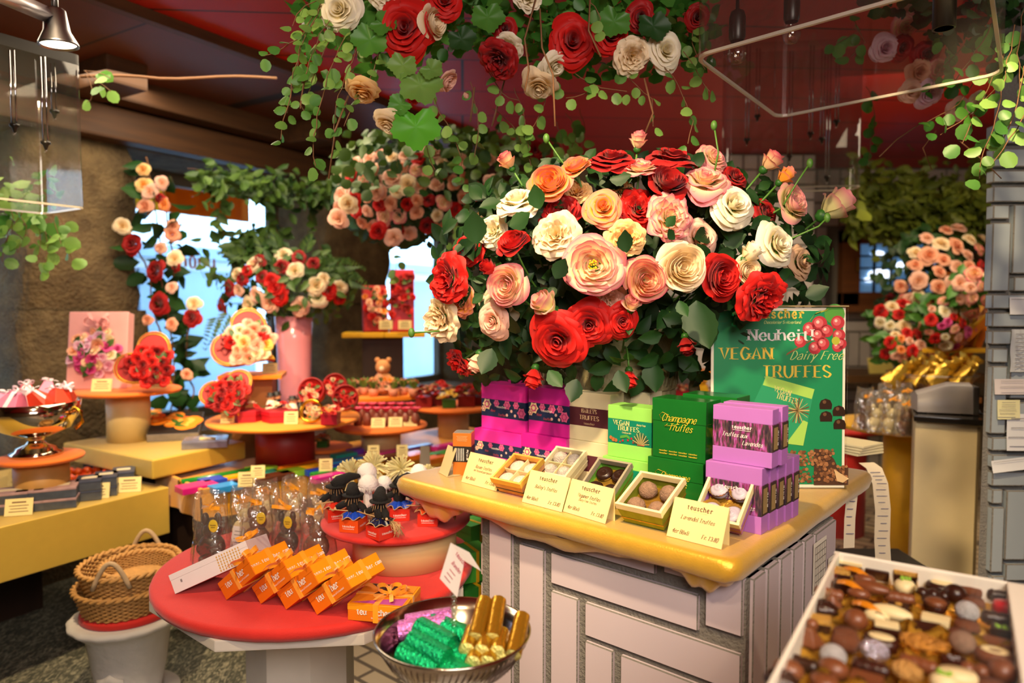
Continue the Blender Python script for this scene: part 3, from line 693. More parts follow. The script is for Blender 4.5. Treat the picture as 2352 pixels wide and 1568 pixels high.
# ================================================================ the large rose bouquet on the counter
BC=P(1425,620,1.66);BF=Vector((BC.x,1.68,1.4))
ROSES=[
 (1280,783,128,'red','tea',0,'largest red rose low at the front of the bouquet, above the pink boxes'),
 (1352,747,108,'red','tea',1,'open red rose touching the largest front red rose on its upper right'),
 (1430,738,74,'red','tea',2,'small red rose, third of the red row above the urn rim'),
 (1657,634,98,'red','cup',0,'deep red rose beside the cream rose, above the large serrated leaf'),
 (1755,686,118,'red','ruf',0,'bright red rose hanging in front of the green poster'),
 (1178,557,78,'red','cup',1,'upright red rose in profile under the two white roses'),
 (1023,640,112,'red','ruf',1,'shiny ruffled red rose at the outer end of the bouquet over the blue window'),
 (1075,568,78,'red','ruf',0,'scarlet rose peeping out behind the shiny ruffled red rose'),
 (1405,362,98,'dred','tea',0,'dark red rose crowning the bouquet beside the pair of orange buds'),
 (1543,357,98,'dred','tea',1,'dark red rose crowning the bouquet, second of the two on top'),
 (1535,418,92,'dred','cup',0,'dark red rose right beneath the second crowning red rose'),
 (1285,490,98,'dred','ruf',1,'half hidden dark red rose behind the cream carnation-like rose'),
 (1468,478,98,'red','ruf',0,'red rose squeezed behind the orange-hearted rose and the pink ruffled one'),
 (1762,488,66,'dred','tea',2,'dark red rose in shade behind the big white rose'),
 (1052,838,76,'red','ruf',1,'red rose hanging lowest at the window end of the bouquet'),
 (1362,608,138,'pink','open',0,'big wide-open pink and cream rose with yellow stamens'),
 (1483,642,102,'coral','cup',0,'cupped rose with dark pink rims next to the wide-open one'),
 (1567,614,116,'cream','cup',1,'pale yellow rose with a soft heart beside the deep red rose'),
 (1163,655,96,'pink','cup',1,'round rose with pink rims standing above two pale roses'),
 (1185,458,104,'white','tea',2,'white rose with wavy rims at the shoulder of the bouquet'),
 (1275,538,108,'cream','ruf',0,'frilly cream rose like a carnation above the wide-open pink rose'),
 (1130,530,78,'white','ruf',1,'small frilled white rose half behind the upright red rose'),
 (1262,418,92,'orange','cup',0,'orange rose with pink rims next to the wavy white rose'),
 (1322,383,70,'orange','cup',1,'orange and pink half-open rose below the green top bud'),
 (1385,475,86,'orange','tea',0,'rose with a glowing orange heart and pink outer petals'),
 (1437,545,90,'apricot','ruf',0,'apricot rose full of tiny petals under the orange-hearted rose'),
 (1470,380,84,'pink','open',1,'pale pink rose wedged between the two crowning red roses'),
 (1620,410,108,'pink','tea',1,'large pink-veined rose facing the ceiling beside the dark red ones'),
 (1640,362,74,'pink','tea',0,'small pink rose behind the large pink-veined rose'),
 (1540,495,112,'pink','ruf',1,'loose pink rose partly covered by a sprig of small green leaves'),
 (1687,468,110,'white','tea',0,'large pure white rose facing the viewer'),
 (1820,465,88,'greenpink','cup',0,'fat pink and green rose on the side of the poster, next to the outermost bud'),
 (1790,560,98,'white','tea',1,'white rose turned sideways above the red rose at the poster'),
 (1842,602,82,'beige','tea',2,'beige shaded rose behind the sideways white rose'),
 (1716,622,68,'cream','cup',1,'small cream rose beside the deep red rose'),
 (1005,735,108,'cream','ruf',0,'pale yellow frilly rose at the outer end above the yellow shelf'),
 (1145,700,98,'white','tea',1,'white rose hidden behind the round pink-rimmed rose'),
 (1130,738,78,'blush','tea',2,'blush rose with smooth petals low in the bouquet'),
 (1052,690,82,'orange','ruf',1,'orange-tinted rose tucked under the shiny ruffled red rose'),
 (1325,437,62,'apricot','ruf',1,'yellow rose in the gap left of the orange-hearted rose'),
 (1430,440,60,'apricot','ruf',0,'yellow rose in the gap right of the orange-hearted rose'),
 (1402,690,76,'blush','ruf',0,'blush rose beneath the wide-open pink rose'),
 (1612,545,84,'blush','tea',1,'pale rose peeking out under the large pure white rose'),
 (1690,405,62,'dred','tea',2,'small dark red rose over the large pure white rose'),
 (1905,483,82,'greenpink','bud',0,'outermost pink bud with green sepals pointing over the poster'),
 (1262,705,66,'greenpink','bud',1,'yellow and pink bud above the largest front red rose'),
 (1170,378,44,'coral','bud',0,'pinkish red bud sticking up over the wavy white rose'),
 (1465,333,44,'pink','bud',1,'small pink bud standing between the crowning red roses'),
 (1762,380,52,'coral','bud',0,'purple-pink bud rising before the acrylic box'),
 (1797,412,44,'orange','bud',1,'orange-green bud above the fat pink and green rose'),
 (1716,588,50,'white','bud',0,'white bud above the small cream rose'),
 (1445,860,46,'red','bud',0,'red bud hanging down over the face of the urn'),
 (1228,856,52,'red','bud',1,'red bud drooping over the pink boxes'),
 (1575,783,46,'dred','bud',0,'red bud in the shade of the large serrated leaf'),
 (1098,822,48,'blush','bud',1,'pale bud with open petals hanging beside the lowest red rose'),
 (1450,705,46,'pink','bud',0,'little cream bud over the small third red rose'),
 (1130,622,44,'red','bud',1,'little red bud against the round pink-rimmed rose'),
]
BEHIND={7:.06,11:.05,12:.05,13:.08,28:.05,33:.05,36:.07,38:.05,39:.06,40:.06,41:.04,42:.05,43:.07,21:.04,4:-.05,0:-.03,15:-.02,6:0.0}
def bouquet_point(px,py,cx=1440,cy=600,ax=530,ay=340,depth=0.30,Yc=1.66):
    q=max(0.03,1-((px-cx)/ax)**2-((py-cy)/ay)**2);Y=Yc-depth*math.sqrt(q)
    return P(px,py,Y),Vector(((px-cx)/ax*1.0,-math.sqrt(q)-0.35,-(py-cy)/ay*0.8+0.1))
for k,(px,py,dpx,col,kind,i,lab)in enumerate(ROSES):
    p,d=bouquet_point(px,py);bh=BEHIND.get(k,0.0)
    p=P(px,py,p.y+bh);dia=dpx*p.y/FPX
    if kind=='bud':
        if py>760:d=Vector((d.x*.5,-0.35,-1))
        else:d=Vector((d.x*1.0,-0.25,0.75-max(0,(py-560)/300)))
        dia*=1.45
    else:
        if k in(4,14):d=d+Vector((-.2,0,-.35))
        if k in(5,8,9,19,26):d=d+Vector((0,.35,0.9))
        if k in(23,27):d=d+Vector((-.3,.2,.7))
        if k in(10,):d=d+Vector((0,0,.6))
        dia*=1.0
    fx=(px-1425)/1600
    foot=Vector((BF.x+max(-.06,min(.06,fx*.25)),BF.y+random.Random(k).uniform(-.05,.05),BF.z-0.02))
    rose_thing(lab,kind,col,p,d,dia,i,foot,leaves=3 if kind!='bud' else 2,seed=k+1,group='roses of the large bouquet')
fo=MB();rg=random.Random(99);st=MB()
for k in range(1150):
    a=rg.uniform(0,2*PI);q=math.sqrt(rg.random());px=1448+445*q*math.cos(a);py=615+262*q*math.sin(a)
    if k%12==0:px,py=rg.uniform(1040,1260),rg.uniform(740,872)
    p,d=bouquet_point(px,py);p=P(px,py,p.y+rg.uniform(.045,.25))
    d=d.normalized();s=d.cross(Vector((rg.uniform(-1,1),rg.uniform(-1,1),rg.uniform(-1,1)))).normalized();s=(s+d*rg.uniform(.0,.8)).normalized()
    leaf_into(fo,frame(p,s.cross(d),s),rg.uniform(.03,.06),0.33,0,4,0.3,rg.uniform(0,.5),0.05)
for(px,py,Y,L,dx,dz)in[(1600,690,1.36,.1,.15,-1),(1095,560,1.36,.065,-.1,1),(1400,412,1.42,.045,1,.1),(1130,800,1.45,.06,-.4,-1),(1620,720,1.5,.08,0,-1),(1260,850,1.4,.045,.6,-.8),(1420,850,1.42,.05,.3,-1),(1560,690,1.3,.035,.4,-1),(1850,680,1.5,.05,1,.4),(1275,640,1.34,.045,.5,1),(1440,580,1.32,.045,-.2,1),(1240,480,1.38,.05,-.3,1),(1170,520,1.37,.05,.9,.5),(1530,520,1.33,.027,.5,.6),(1550,550,1.33,.027,-.5,.6),(1325,870,1.38,.05,-.3,-1),(1500,830,1.52,.07,0,-1),(1700,700,1.55,.07,.7,-1),(1380,655,1.36,.04,-1,.2),(1780,640,1.5,.05,1,-.2),(1660,560,1.45,.05,.8,.3)]:
    s=Vector((dx,-0.25,dz)).normalized();nrm=Vector((0.1,-1,0.35))
    leaf_into(fo,frame(P(px,py,Y),s.cross(nrm)*-1,s),L,0.36,0,10,0.25,0.15,0.05)
for(pts)in[[(1640,400),(1650,350),(1640,288)],[(1330,420),(1290,370),(1255,318)],[(1800,470),(1830,420),(1860,375)],[(1500,600),(1470,540),(1500,480)],[(1010,760),(980,762),(945,764)],[(1790,560),(1880,520),(1900,500)]]:
    st.tube([P(a,b,1.46)for a,b in pts],0.002,5)
    e=P(pts[-1][0],pts[-1][1],1.46);st.ball(e,0.007,0,8,6,sc=(1,1,1.5))
o=part('rose_foliage',fo,M_leafd);tag(o,'dark green rose leaves filling the large bouquet above the urn','leaves',kind='stuff')
o=part('rose_foliage',st,M_stem);tag(o,'thin green sprigs with closed buds sticking out of the large bouquet','leaves',kind='stuff')
# ================================================================ stone urn under the bouquet
M_urn=mat('weathered_urn','#8f8660',0.75,var=0.3,vscale=25,bump=0.5,bscale=80)
t=thing('flower_urn','weathered greenish stone urn with a frieze holding the large rose bouquet','vase',(BC.x+0.005,1.70,1.10))
m=MB();m.lathe([(0.0,0.0),(0.075,0.0),(0.078,0.012),(0.06,0.022),(0.035,0.04),(0.032,0.06),(0.05,0.075),(0.07,0.08),(0.105,0.11),(0.128,0.15),(0.137,0.19),(0.135,0.2)],40,cap=False,fl=lambda a,z:1+(0.02*math.cos(a*20)if 0.085<z<0.18 else 0));part('bowl',m,M_urn,t)
m=MB();m.lathe([(0.134,0.2),(0.139,0.205),(0.139,0.255),(0.134,0.26)],40,cap=False)
for k in range(44):
    a=2*PI*k/44;m.tube([(0.139*math.cos(a),0.139*math.sin(a),0.212),(0.139*math.cos(a+.08),0.139*math.sin(a+.08),0.248)],0.0035,4)
part('frieze',m,M_urn,t)
m=MB();m.lathe([(0.134,0.26),(0.14,0.27),(0.148,0.33),(0.152,0.338),(0.146,0.34),(0.138,0.3),(0.0,0.29)],40,cap=False,fl=lambda a,z:1+0.008*math.cos(a*24));part('rim',m,M_urn,t)
for s in(-1,1):
    m=MB();m.tube([(s*0.135,-.0,0.16),(s*0.165,-.01,0.15),(s*0.185,-.01,0.19),(s*0.178,-.005,0.24),(s*0.15,0,0.25)],[.012,.014,.013,.012,.01],8);m.ball((s*0.18,-0.012,0.2),0.018,0,10,8,sc=(.7,.7,1.3));part('handle',m,M_urn,t)
# ================================================================ the brick counter with the gold cloth top
N_=PZ(1690,1292,1.10);L_=PZ(903,1094,1.10)
CA=(Vector((L_.x-N_.x,L_.y-N_.y,0))).normalized()
CB=Vector((CA.y,-CA.x,0));
if CB.y<0:CB=-CB
CL=math.hypot(L_.x-N_.x,L_.y-N_.y)
CYAW=math.atan2(-CA.y,-CA.x)
def cpt(a,b,z=1.10):return Vector((N_.x,N_.y,0))+CA*a+CB*b+Vector((0,0,z))
M_gold=mat('gold_satin','#cfa12c',0.36,metal=0.35,var=0.1,vscale=50,sheen=0.3,bump=0.12,bscale=300)
t=thing('display_counter','brick-tiled counter with a gold satin top carrying the urn and truffle boxes','counter',cpt(0,0,0))
t.matrix_world=Matrix(((-CA.x,CB.x,0,N_.x),(-CA.y,CB.y,0,N_.y),(0,0,1,0),(0,0,0,1)))
CTM=t.matrix_world.copy()
BD=0.80
def cloth_top(mb):
    nx,ny=40,16;r_=random.Random(4)
    def ring(z,inset):
        pts=[]
        c=[(-CL,0),(0,0),(0,BD),(-CL,BD)];rad=0.03
        out=[]
        for i,(x,y)in enumerate(c):
            px_,py_=c[i-1];nx_,ny_=c[(i+1)%4]
            d0=Vector((px_-x,py_-y)).normalized();d1=Vector((nx_-x,ny_-y)).normalized()
            a=Vector((x,y))+d0*rad;b=Vector((x,y))+d1*rad
            for k in range(5):
                f=k/4;out.append(a*(1-f)**2+Vector((x,y))*2*f*(1-f)+b*f*f)
            e=Vector((nx_,ny_))+(-d1)*rad
            for k in range(1,12):out.append(b+(e-b)*k/12)
        cen=Vector((-CL/2,BD/2))
        return[(p+(cen-p).normalized()*(inset+0.0012*math.sin(7*i)),z)for i,p in enumerate(out)]
    rings=[ring(1.075,0.045),ring(1.058,0.012),ring(1.064,0.002),ring(1.082,-0.004),ring(1.094,0.001),ring(1.0995,0.008),ring(1.1,0.02)]
    vs=[];n=len(rings[0])
    for j,rg_ in enumerate(rings):
        for i,(p,z)in enumerate(rg_):vs.append((p.x,p.y,z+(0.0018*math.sin(i*1.7+j)if j<3 else 0)))
    fs=[(j*n+i,j*n+(i+1)%n,(j+1)*n+(i+1)%n,(j+1)*n+i)for j in range(len(rings)-1)for i in range(n)]
    fs.append(tuple((len(rings)-1)*n+i for i in range(n)))
    mb.add(vs,fs,0,True)
m=MB();cloth_top(m)
for(x0,x1,sag)in((-0.64,-0.16,0.035),(-0.13,-0.01,0.035),(-0.80,-0.62,0.05)):
    m.grid(lambda u,v:(x0+(x1-x0)*u,0.012+0.035*v,1.062-sag*math.sin(PI*u)*math.sin(PI*v*0.8)-0.004*math.sin(u*23)),20,6)
part('gold_cloth',m,M_gold,t,label='gold satin cloth with a rounded padded edge')
XB0,XB1,YF,YB=-0.60,-0.008,0.06,0.52
m=MB();m.box(((XB0+XB1)/2,(YF+YB)/2,0.525),(XB1-XB0+.002,YB-YF+.002,1.05))
Mi=CTM.inverted()
P0=CTM@Vector((0,YF,0));PN=CB
def fr(zx,zy):
    q=Mi@onplane(1080+zx/2.767,1150+zy/2.767,P0,PN);return q.x,q.z
def ftile(x0,x1,yt,yb):
    a0,zt=fr(x0,yt)if yt is not None else(fr(x0,300)[0],1.055)
    zb=fr(x0,yb)[1]if yb is not None else 0.02
    a1=fr(x1,yt if yt is not None else 300)[0]
    m.box(((a0+a1)/2,YF,(zt+zb)/2),(a1-a0,0.016,zt-zb),1)
for q in((135,278,None,None),(325,1190,None,218),(1243,1455,None,448),(325,483,262,None),(527,1465,318,515),(1510,1748,None,785),(527,697,563,None),(743,1738,635,845),(743,920,880,None)):ftile(*q)
a0,z1=fr(960,965)
for k in range(3):
    zt=z1-0.105*k
    if zt>0.1:m.box(((a0+XB1)/2,YF,zt-0.045),(XB1-a0-0.006,0.016,0.09),1)
for k in range(12):m.box((XB0,YF+0.05,0.06+k*0.088),(0.02,0.09,0.072),1)
y=YF+0.012
for k in range(5):m.box((XB1,y+0.029,0.56),(0.016,0.05,0.98),1);y+=0.062
for k in range(8):m.box((XB1,(y+YB)/2,1.05-0.06-k*0.13),(0.016,YB-y-0.01,0.115),1)
part('brick_body',m,[M_mortar,M_tile],t,bevel=0.002,seg=1)
for(y0,z0,w_,h_,key,lab)in((0.36,0.985,0.075,0.10,'paper_grid','checked calendar sheet taped to the side of the brick counter'),(0.455,0.93,0.05,0.1,'paper_w2','narrow white sheet taped behind the calendar on the counter side')):
    q=thing('paper_note',lab,'paper',CTM@Vector((0.0026,y0,z0)));q.rotation_euler=(0,0,CYAW)
    s=MB();s.grid(lambda u,v:(0.0005+0.0015*u*u,u*w_,(v-0.5)*h_),3,3);part('sheet',s,flat(key,'#d8d3c6',0.8),q)
    s=MB()
    for k in range(7):s.box((0.0032,w_/2,-h_*0.42+h_*0.84*k/6),(0.0003,w_*0.86,0.0009));s.box((0.0032,w_*0.07+w_*0.86*k/6,0),(0.0003,0.0009,h_*0.86))
    part('writing',s,flat('ink_dark','#4a4444'),q)
# ---------------------------------------------------------------- goods on the counter: all boxes sit square to the front edge
ROTC=RZ(CYAW)
def onc(px,py,z=1.10):return PZ(px,py,z)
M_ink=flat('brown_ink','#5a3320',0.7);M_goldink=foil('gold_ink','#d9ae3a',0.35,0.0);M_whiteink=flat('white_ink','#efe9e2',0.6)
FRONT=Matrix(((1,0,0,0),(0,0,-1,0),(0,1,0,0),(0,0,0,1)))
def face_text(mb,s,x,z,y,cap,m=0,**k):text_into(mb,s,T(x,y,z)@FRONT,cap,m,**k)
def carton(name,label,W,D,H,mats,band=None,lid=True,loc=None,group=None,M=None,topkey=None):
    """lidded carton: base and lid meet behind a printed band"""
    t=thing(name,label,'box',loc,group=group,M=M)
    m=MB()
    if band:
        m.box((0,0,H*.5),(W-.002,D-.002,H*.5))
        b=MB();b.box((0,0,H*(band[0]+band[1])/2),(W,D,H*(band[1]-band[0])))
        m2=MB();m2.box((0,0,H*band[0]/2),(W,D,H*band[0]))
        m3=MB();m3.box((0,0,H*(1+band[1])/2),(W,D,H*(1-band[1])))
        part('box_body',m2,mats[0],t,0.0012);bb=part('band',b,mats[1],t,0.0006);part('lid',m3,mats[0],t,0.0012)
        return t,bb
    m2=MB();m2.box((0,0,H*.32),(W-.001,D-.001,H*.64));part('box_body',m2,mats[0],t,0.001)
    m3=MB();m3.box((0,0,H*.81),(W+.001,D+.001,H*.38));l=part('lid',m3,mats[0],t,0.0012)
    return t,l
def onboxM(px,py,z,D):
    """centre of a box whose front bottom middle shows at px, py"""
    p=PZ(px,py,z);return T(*(p+CB*(D/2)))@ROTC
M_pk=mat('pink_carton','#f02fae',0.3,var=0.05,coat=0.4);M_mg=mat('magenta_carton','#cc1d95',0.3,var=0.05,coat=0.4);M_navy=mat('navy_band','#1c2c52',0.4,var=0.5,vscale=40)
M_ivory=mat('ivory_carton','#d9cfa8',0.45,var=0.04);M_plum=mat('plum_band','#4f1f2b',0.5,var=0.05);M_lime=mat('lime_carton','#93d860',0.4,var=0.05);M_teal=mat('teal_band','#067f62',0.45,var=0.08)
M_green=mat('green_foil_carton','#1f7a2e',0.22,metal=0.35,var=0.1,vscale=30,coat=0.3);M_lila=mat('lilac_carton','#ab6cba',0.42,var=0.05)
def lavender_mat():
    m=bpy.data.materials.new('lavender_print');m.use_nodes=True;nt=m.node_tree;b=nt.nodes['Principled BSDF']
    tc=nt.nodes.new('ShaderNodeTexCoord');mp=nt.nodes.new('ShaderNodeMapping');mp.inputs['Scale'].default_value=(240,240,50);nt.links.new(tc.outputs['Object'],mp.inputs['Vector'])
    n=nt.nodes.new('ShaderNodeTexNoise');n.inputs['Scale'].default_value=1.0;n.inputs['Detail'].default_value=4;nt.links.new(mp.outputs[0],n.inputs['Vector'])
    cr=nt.nodes.new('ShaderNodeValToRGB');e=cr.color_ramp.elements;e[0].position=0.33;e[0].color=(*lin('#241a2e'),1);e[1].position=0.72;e[1].color=(*lin('#b06ab8'),1)
    k=e.new(0.48);k.color=(*lin('#4d3a3c'),1);k=e.new(0.56);k.color=(*lin('#8a2f6e'),1)
    nt.links.new(n.outputs['Fac'],cr.inputs['Fac']);nt.links.new(cr.outputs[0],b.inputs['Base Color']);b.inputs['Roughness'].default_value=0.5
    return m
M_lav=lavender_mat()
M_print=flat('print_pink_flower','#e46a9a',0.5);M_print2=flat('print_pale_flower','#f0d9a8',0.5);M_pearl=flat('print_truffle','#e7b8ae',0.5);M_redink=flat('print_red_script','#c0485a',0.5)
def disc_on(mb,x,z,y,r_,m=0,n=14,petals=0):
    vs=[(x,y,z)]
    for k in range(n*2):
        a=PI*k/n;q=r_*(1+(0.18*math.cos(a*petals)if petals else 0));vs.append((x+q*math.cos(a),y,z+q*math.sin(a)))
    mb.add(vs,[(0,1+k,1+(k+1)%(2*n))for k in range(2*n)],m,False)
def rose_print(t,W,H,D,z0,z1):
    f=-D/2-0.0012;h=z1-z0
    p=MB()
    for(x,z,r_,mi)in((-.36,.7,.3,1),(-.14,.84,.2,0),(.1,.82,.24,0),(.3,.86,.2,0),(.42,.4,.28,0),(-.44,.42,.16,1)):
        for q in range(3):
            xx=max(-.5*W+r_*h,min(.5*W-r_*h,x*W));zz=min(z1-r_*h,max(z0+r_*h,z0+z*h))
            disc_on(p,xx,zz,f-0.0002*q,r_*h*(1-q*.3),mi if q!=1 else 2,9,6+q)
    for(x,z)in((.2,.45),(.1,.2),(.28,.22)):disc_on(p,x*W,z0+z*h,f-.0004,.085*h,3)
    part('flower_print',p,[M_print,M_print2,flat('print_rose_deep','#c23d7c',0.5),M_pearl],t)
    l=MB();face_text(l,BRAND,-.03*W,z0+.56*h,f-.0006,.075*h+.0022,0,mono=True,weight=1.2,thin=.6)
    face_text(l,'Rose',-.22*W,z0+.3*h,f-.0006,.14*h,1,slant=.35,serif=False);face_text(l,'Truffes',-.02*W,z0+.1*h,f-.0006,.14*h,1,slant=.35,serif=False)
    part('lettering',l,[M_whiteink,M_redink],t)
def px_w(px0,px1,py,z):
    return(PZ(px1,py,z)-PZ(px0,py,z)).length
GP='rose truffle cartons'
W1=0.088;H1=0.098;D1=0.05
def place(a,b,z=1.10):return CTM@T(-a,b,z)
def a_of(px,b,z):
    lo,hi=0.0,1.0
    for _ in range(40):
        mid=(lo+hi)/2
        if proj(CTM@Vector((-mid,b,z)))[0]>px:lo=mid
        else:hi=mid
    return lo
def box_at(pl,pr,b,z):
    """a-range seen between two pixel columns for a face at depth b"""
    a1,a0=a_of(pl,b,z),a_of(pr,b,z);return(a0+a1)/2,(a1-a0)
def zrow(px,py,b):
    q=onplane(px,py,CTM@Vector((0,b,0)),CB);return q.z
BR=0.24
def stack_of(pl,pr,ytop,ymid,D,fn,b=BR):
    a,w_=box_at(pl,pr,b,1.2);zt=zrow((pl+pr)/2,ytop,b);zm=zrow((pl+pr)/2,ymid,b)
    return a,w_,zt,zm
for(pl,pr,yt,ym,mt,col,lo_pl,lo_pr,back)in((1106,1207,884,990,M_pk,'bright pink',1090,1197,True),(1214,1306,892,1000,M_mg,'magenta',1198,1300,True)):
    a,w_,zt,zm=stack_of(pl,pr,yt,ym,D1,None)
    aL,wL=box_at(lo_pl,lo_pr,BR-.012,1.12)
    HL=zm-1.10
    t,bb=carton('truffle_box',col+' rose truffle carton standing on the counter, carrying another',wL,D1,HL,[mt,M_navy],(.28,.66),M=place(aL,BR-.012+D1/2),group=GP);rose_print(t,wL,HL,D1,HL*.28,HL*.66)
    t,bb=carton('truffle_box',col+' rose truffle carton with navy flowered band, upper of its stack',w_,D1,zt-zm,[mt,M_navy],(.28,.66),M=place(a,BR+D1/2,zm+.0005),group=GP);rose_print(t,w_,zt-zm,D1,(zt-zm)*.28,(zt-zm)*.66)
    if back:
        carton('truffle_box',col+' carton half hidden behind the front upper '+col+' one',w_,D1,zt-zm,[mt,M_navy],(.28,.66),M=place(a-.008,BR+D1*1.5+.004,zm+.0005),group=GP)
        carton('truffle_box',col+' carton standing behind the lower front '+col+' one',w_,D1,HL,[mt,M_navy],(.28,.66),M=place(a-.008,BR+D1*1.5+.004),group=GP)
a,w_,zt,zm=stack_of(1307,1397,902,1014,D1,None);w_+=.004
def ivory(M,H,label,text=True):
    t,bb=carton('truffle_box',label,w_,.055,H,[M_ivory,M_plum],(.3,.68),M=M)
    if text:
        f=-.055/2-.0012;l=MB();face_text(l,'BAILEYS',0,H*.58,f,H*.075,0,wx=1.25);face_text(l,'TRUFFES',0,H*.44,f,H*.085,0,wx=1.3)
        face_text(l,BRAND,0,H*.34,f,H*.045,0,mono=True)
        for s in(-1,1):l.tube([(s*.016,f,H*.58),(s*.018,f,H*.66),(0,f,H*.685)],.0004,4)
        part('lettering',l,flat('pale_gold_ink','#d3b48c'),t)
    return t
ivory(place(a,BR+.055/2+.004,zm),zt-zm,'ivory carton with a plum lettered band, upper of its stack')
ivory(place(a+.002,BR+.055/2,1.10),zm-1.1005,'ivory carton at the foot of the plum-banded stack',False)
ivory(place(a-.05,BR+.055*1.5+.03,1.10),zt-1.1,'taller ivory carton half hidden behind the plum-banded one, under the urn',False)
a,w_,zt,zm=stack_of(1396,1496,934,1054,D1,None,BR-.03)
def vegan(M,H,label,W,D=.055,full=True):
    t,bb=carton('truffle_box',label,W,D,H,[M_lime,M_teal],(.27,.74),M=M)
    if full:
        f=-D/2-.0012;l=MB();face_text(l,'VEGAN',-.18*W,H*.635,f,H*.085,0,weight=.9,thin=.35,wx=1.3);face_text(l,'TRUFFES',-.02*W,H*.535,f,H*.085,0,weight=.9,thin=.35,wx=1.3)
        face_text(l,'Dairy Free',.27*W,H*.655,f,H*.035,0,slant=.35,serif=False);face_text(l,'Criollero 66%',-.05*W,H*.48,f,H*.03,0,serif=False)
        part('lettering',l,flat('pale_yellow_ink','#e9dd8e'),t)
        p=MB()
        for(x,z,r_,mi)in((-.42,.37,.03,0),(-.36,.34,.035,0),(-.3,.33,.03,0),(-.14,.34,.018,1),(-.02,.36,.018,1),(.06,.4,.018,1),(-.2,.31,.014,1),(.1,.33,.016,1)):disc_on(p,x*W,z*H,f-.0003,r_*H*1.2,mi,8)
        for k in range(16):
            an=PI*(k+.5)/16;p.ribbon([(.27*W+.02*W*math.cos(an),f-.0003,.31*H),(.27*W+.24*W*math.cos(an)*.8,f-.0004,.31*H+.23*H*math.sin(an))],.0016,(math.sin(an),0,-math.cos(an)),2+k%2)
        p.box((.27*W,f,.3*H),(.16*W,.0003,.025*H),4);p.ribbon([(-.2*W,f-.0003,.4*H),(-.05*W,f-.0003,.44*H),(.02*W,f-.0003,.4*H)],.006,(0,0,1),5)
        part('fruit_print',p,[flat('print_almond','#b06a36'),flat('print_berry','#b3182c'),flat('print_agave','#c6b070'),flat('print_agave_dark','#4c5a3a'),flat('print_clay','#b5603c'),flat('print_leaf','#4f9a3a')],t)
    return t
vegan(place(a,BR-.03+.0275,zm),zt-zm,'lime carton with a teal band of fruit pictures, upper of its stack',w_)
vegan(place(a+.006,BR-.03+.022,1.10),zm-1.1005,'lime carton carrying the lime and teal one',w_+.006,full=False)
a,w_,zt,zm=stack_of(1498,1620,918,1056,.06,None,BR-.05)
def champ(M,H,label,W,D=.062):
    t,l_=carton('truffle_box',label,W,D,H,[M_green],None,M=M)
    f=-D/2-.0016;l=MB()
    face_text(l,'Champagne',0,H*.63,f,H*.115,0,slant=.4,serif=False,weight=.6,gap=-.1);face_text(l,'Truffes',.03*W,H*.48,f,H*.115,0,slant=.4,serif=False,weight=.6,gap=-.1)
    l.tube([(-.32*W,f,H*.66),(-.36*W,f,H*.72),(-.3*W,f,H*.77),(-.2*W,f,H*.74),(-.26*W,f,H*.66)],.0005,4);l.tube([(-.2*W,f,H*.58),(-.26*W,f,H*.54),(-.1*W,f,H*.56),(.02*W,f,H*.6)],.0005,4)
    for r_ in range(2):face_text(l,' '.join([BRAND]*4),0,H*(.07+.045*r_),f,H*.026,0,mono=True,weight=1.2)
    part('lettering',l,flat('gold_print','#e3c23a',.4),t);return t
champ(place(a,BR-.05+.031,zm),zt-zm,'shiny green carton with golden script, upper of its stack',w_)
champ(place(a+.004,BR-.05+.026,1.10),zm-1.1005,'shiny green carton carrying the one with golden script on top',w_+.004)
champ(place(a-.03,BR-.05+.1,1.10),zt-1.1+.004,'tall green carton behind the shiny green stack with golden script',w_)
def lav(M,H,label,W,D=.03,grp='lilac lavender cartons'):
    t,bb=carton('truffle_box',label,W,D,H,[M_lila,M_lav],(.27,.74),M=M,group=grp)
    f=-D/2-.0012;l=MB();face_text(l,BRAND,.0,H*.62,f,H*.06,0,mono=True,weight=1.2,thin=.6);l.box((0,f,H*.595),(W*.3,.0002,.0006))
    face_text(l,'Truffes aux',-.12*W,H*.47,f,H*.075,0,slant=.35,serif=False,weight=.7);face_text(l,'Lavendes',.18*W,H*.345,f,H*.075,0,slant=.35,serif=False,weight=.7)
    part('lettering',l,M_whiteink,t)
    s=MB();MS=T(W/2+.0008,0,0)@RZ(PI/2)
    s.box((W/2+.0004,0,H*.505),(.0008,D*.96,H*.45),0)
    for k in range(9):s.box((W/2+.001,-D*.3+D*.55*k/8,H*.5),(.0006,.0007,H*.38),1)
    text_into(s,'NT WT 2 oz',T(W/2+.0012,D*.4,H*.5)@Matrix(((0,0,1,0),(0,-1,0,0),(1,0,0,0),(0,0,0,1))),.0045,2,weight=1.4,serif=False)
    part('side_panel',s,[flat('dark_panel','#3a2a20'),flat('panel_print','#8c7448'),M_whiteink],t);return t
b6=BR-.075
a,w_,zt,zm=stack_of(1636,1772,935,1066,.03,None,b6)
lav(place(a,b6+.015,zm),zt-zm,'upper front lilac carton with a band showing a lavender field',w_)
lav(place(a-.004,b6+.05,zm),zt-zm+.002,'upper lilac carton just behind the front upper one',w_)
aL,wL=box_at(1619,1748,b6-.012,1.13)
HL=zm-1.1005
for k in range(5):
    lab=['front lower lilac carton half covered by the open lavender box','second lower lilac carton of the row receding along the counter side','third lower lilac carton of the row along the counter side','fourth lower lilac carton of the row along the counter side','rearmost lower lilac carton next to the foot of the poster'][k]
    lav(place(aL-.002*k,b6-.012+.016+.0335*k,1.10),HL,lab,wL)
pb=PZ(1064,1093,1.10);M_cop=mat('copper_carton','#c9742c',0.35,metal=0.2,var=0.05)
dC=(PZ(1033,1085,1.10)-PZ(1098,1078,1.10)).length
W_,D_,H_=.044,.042,.1
M7=T(pb.x,pb.y+.025,1.10)@RZ(R(-8))
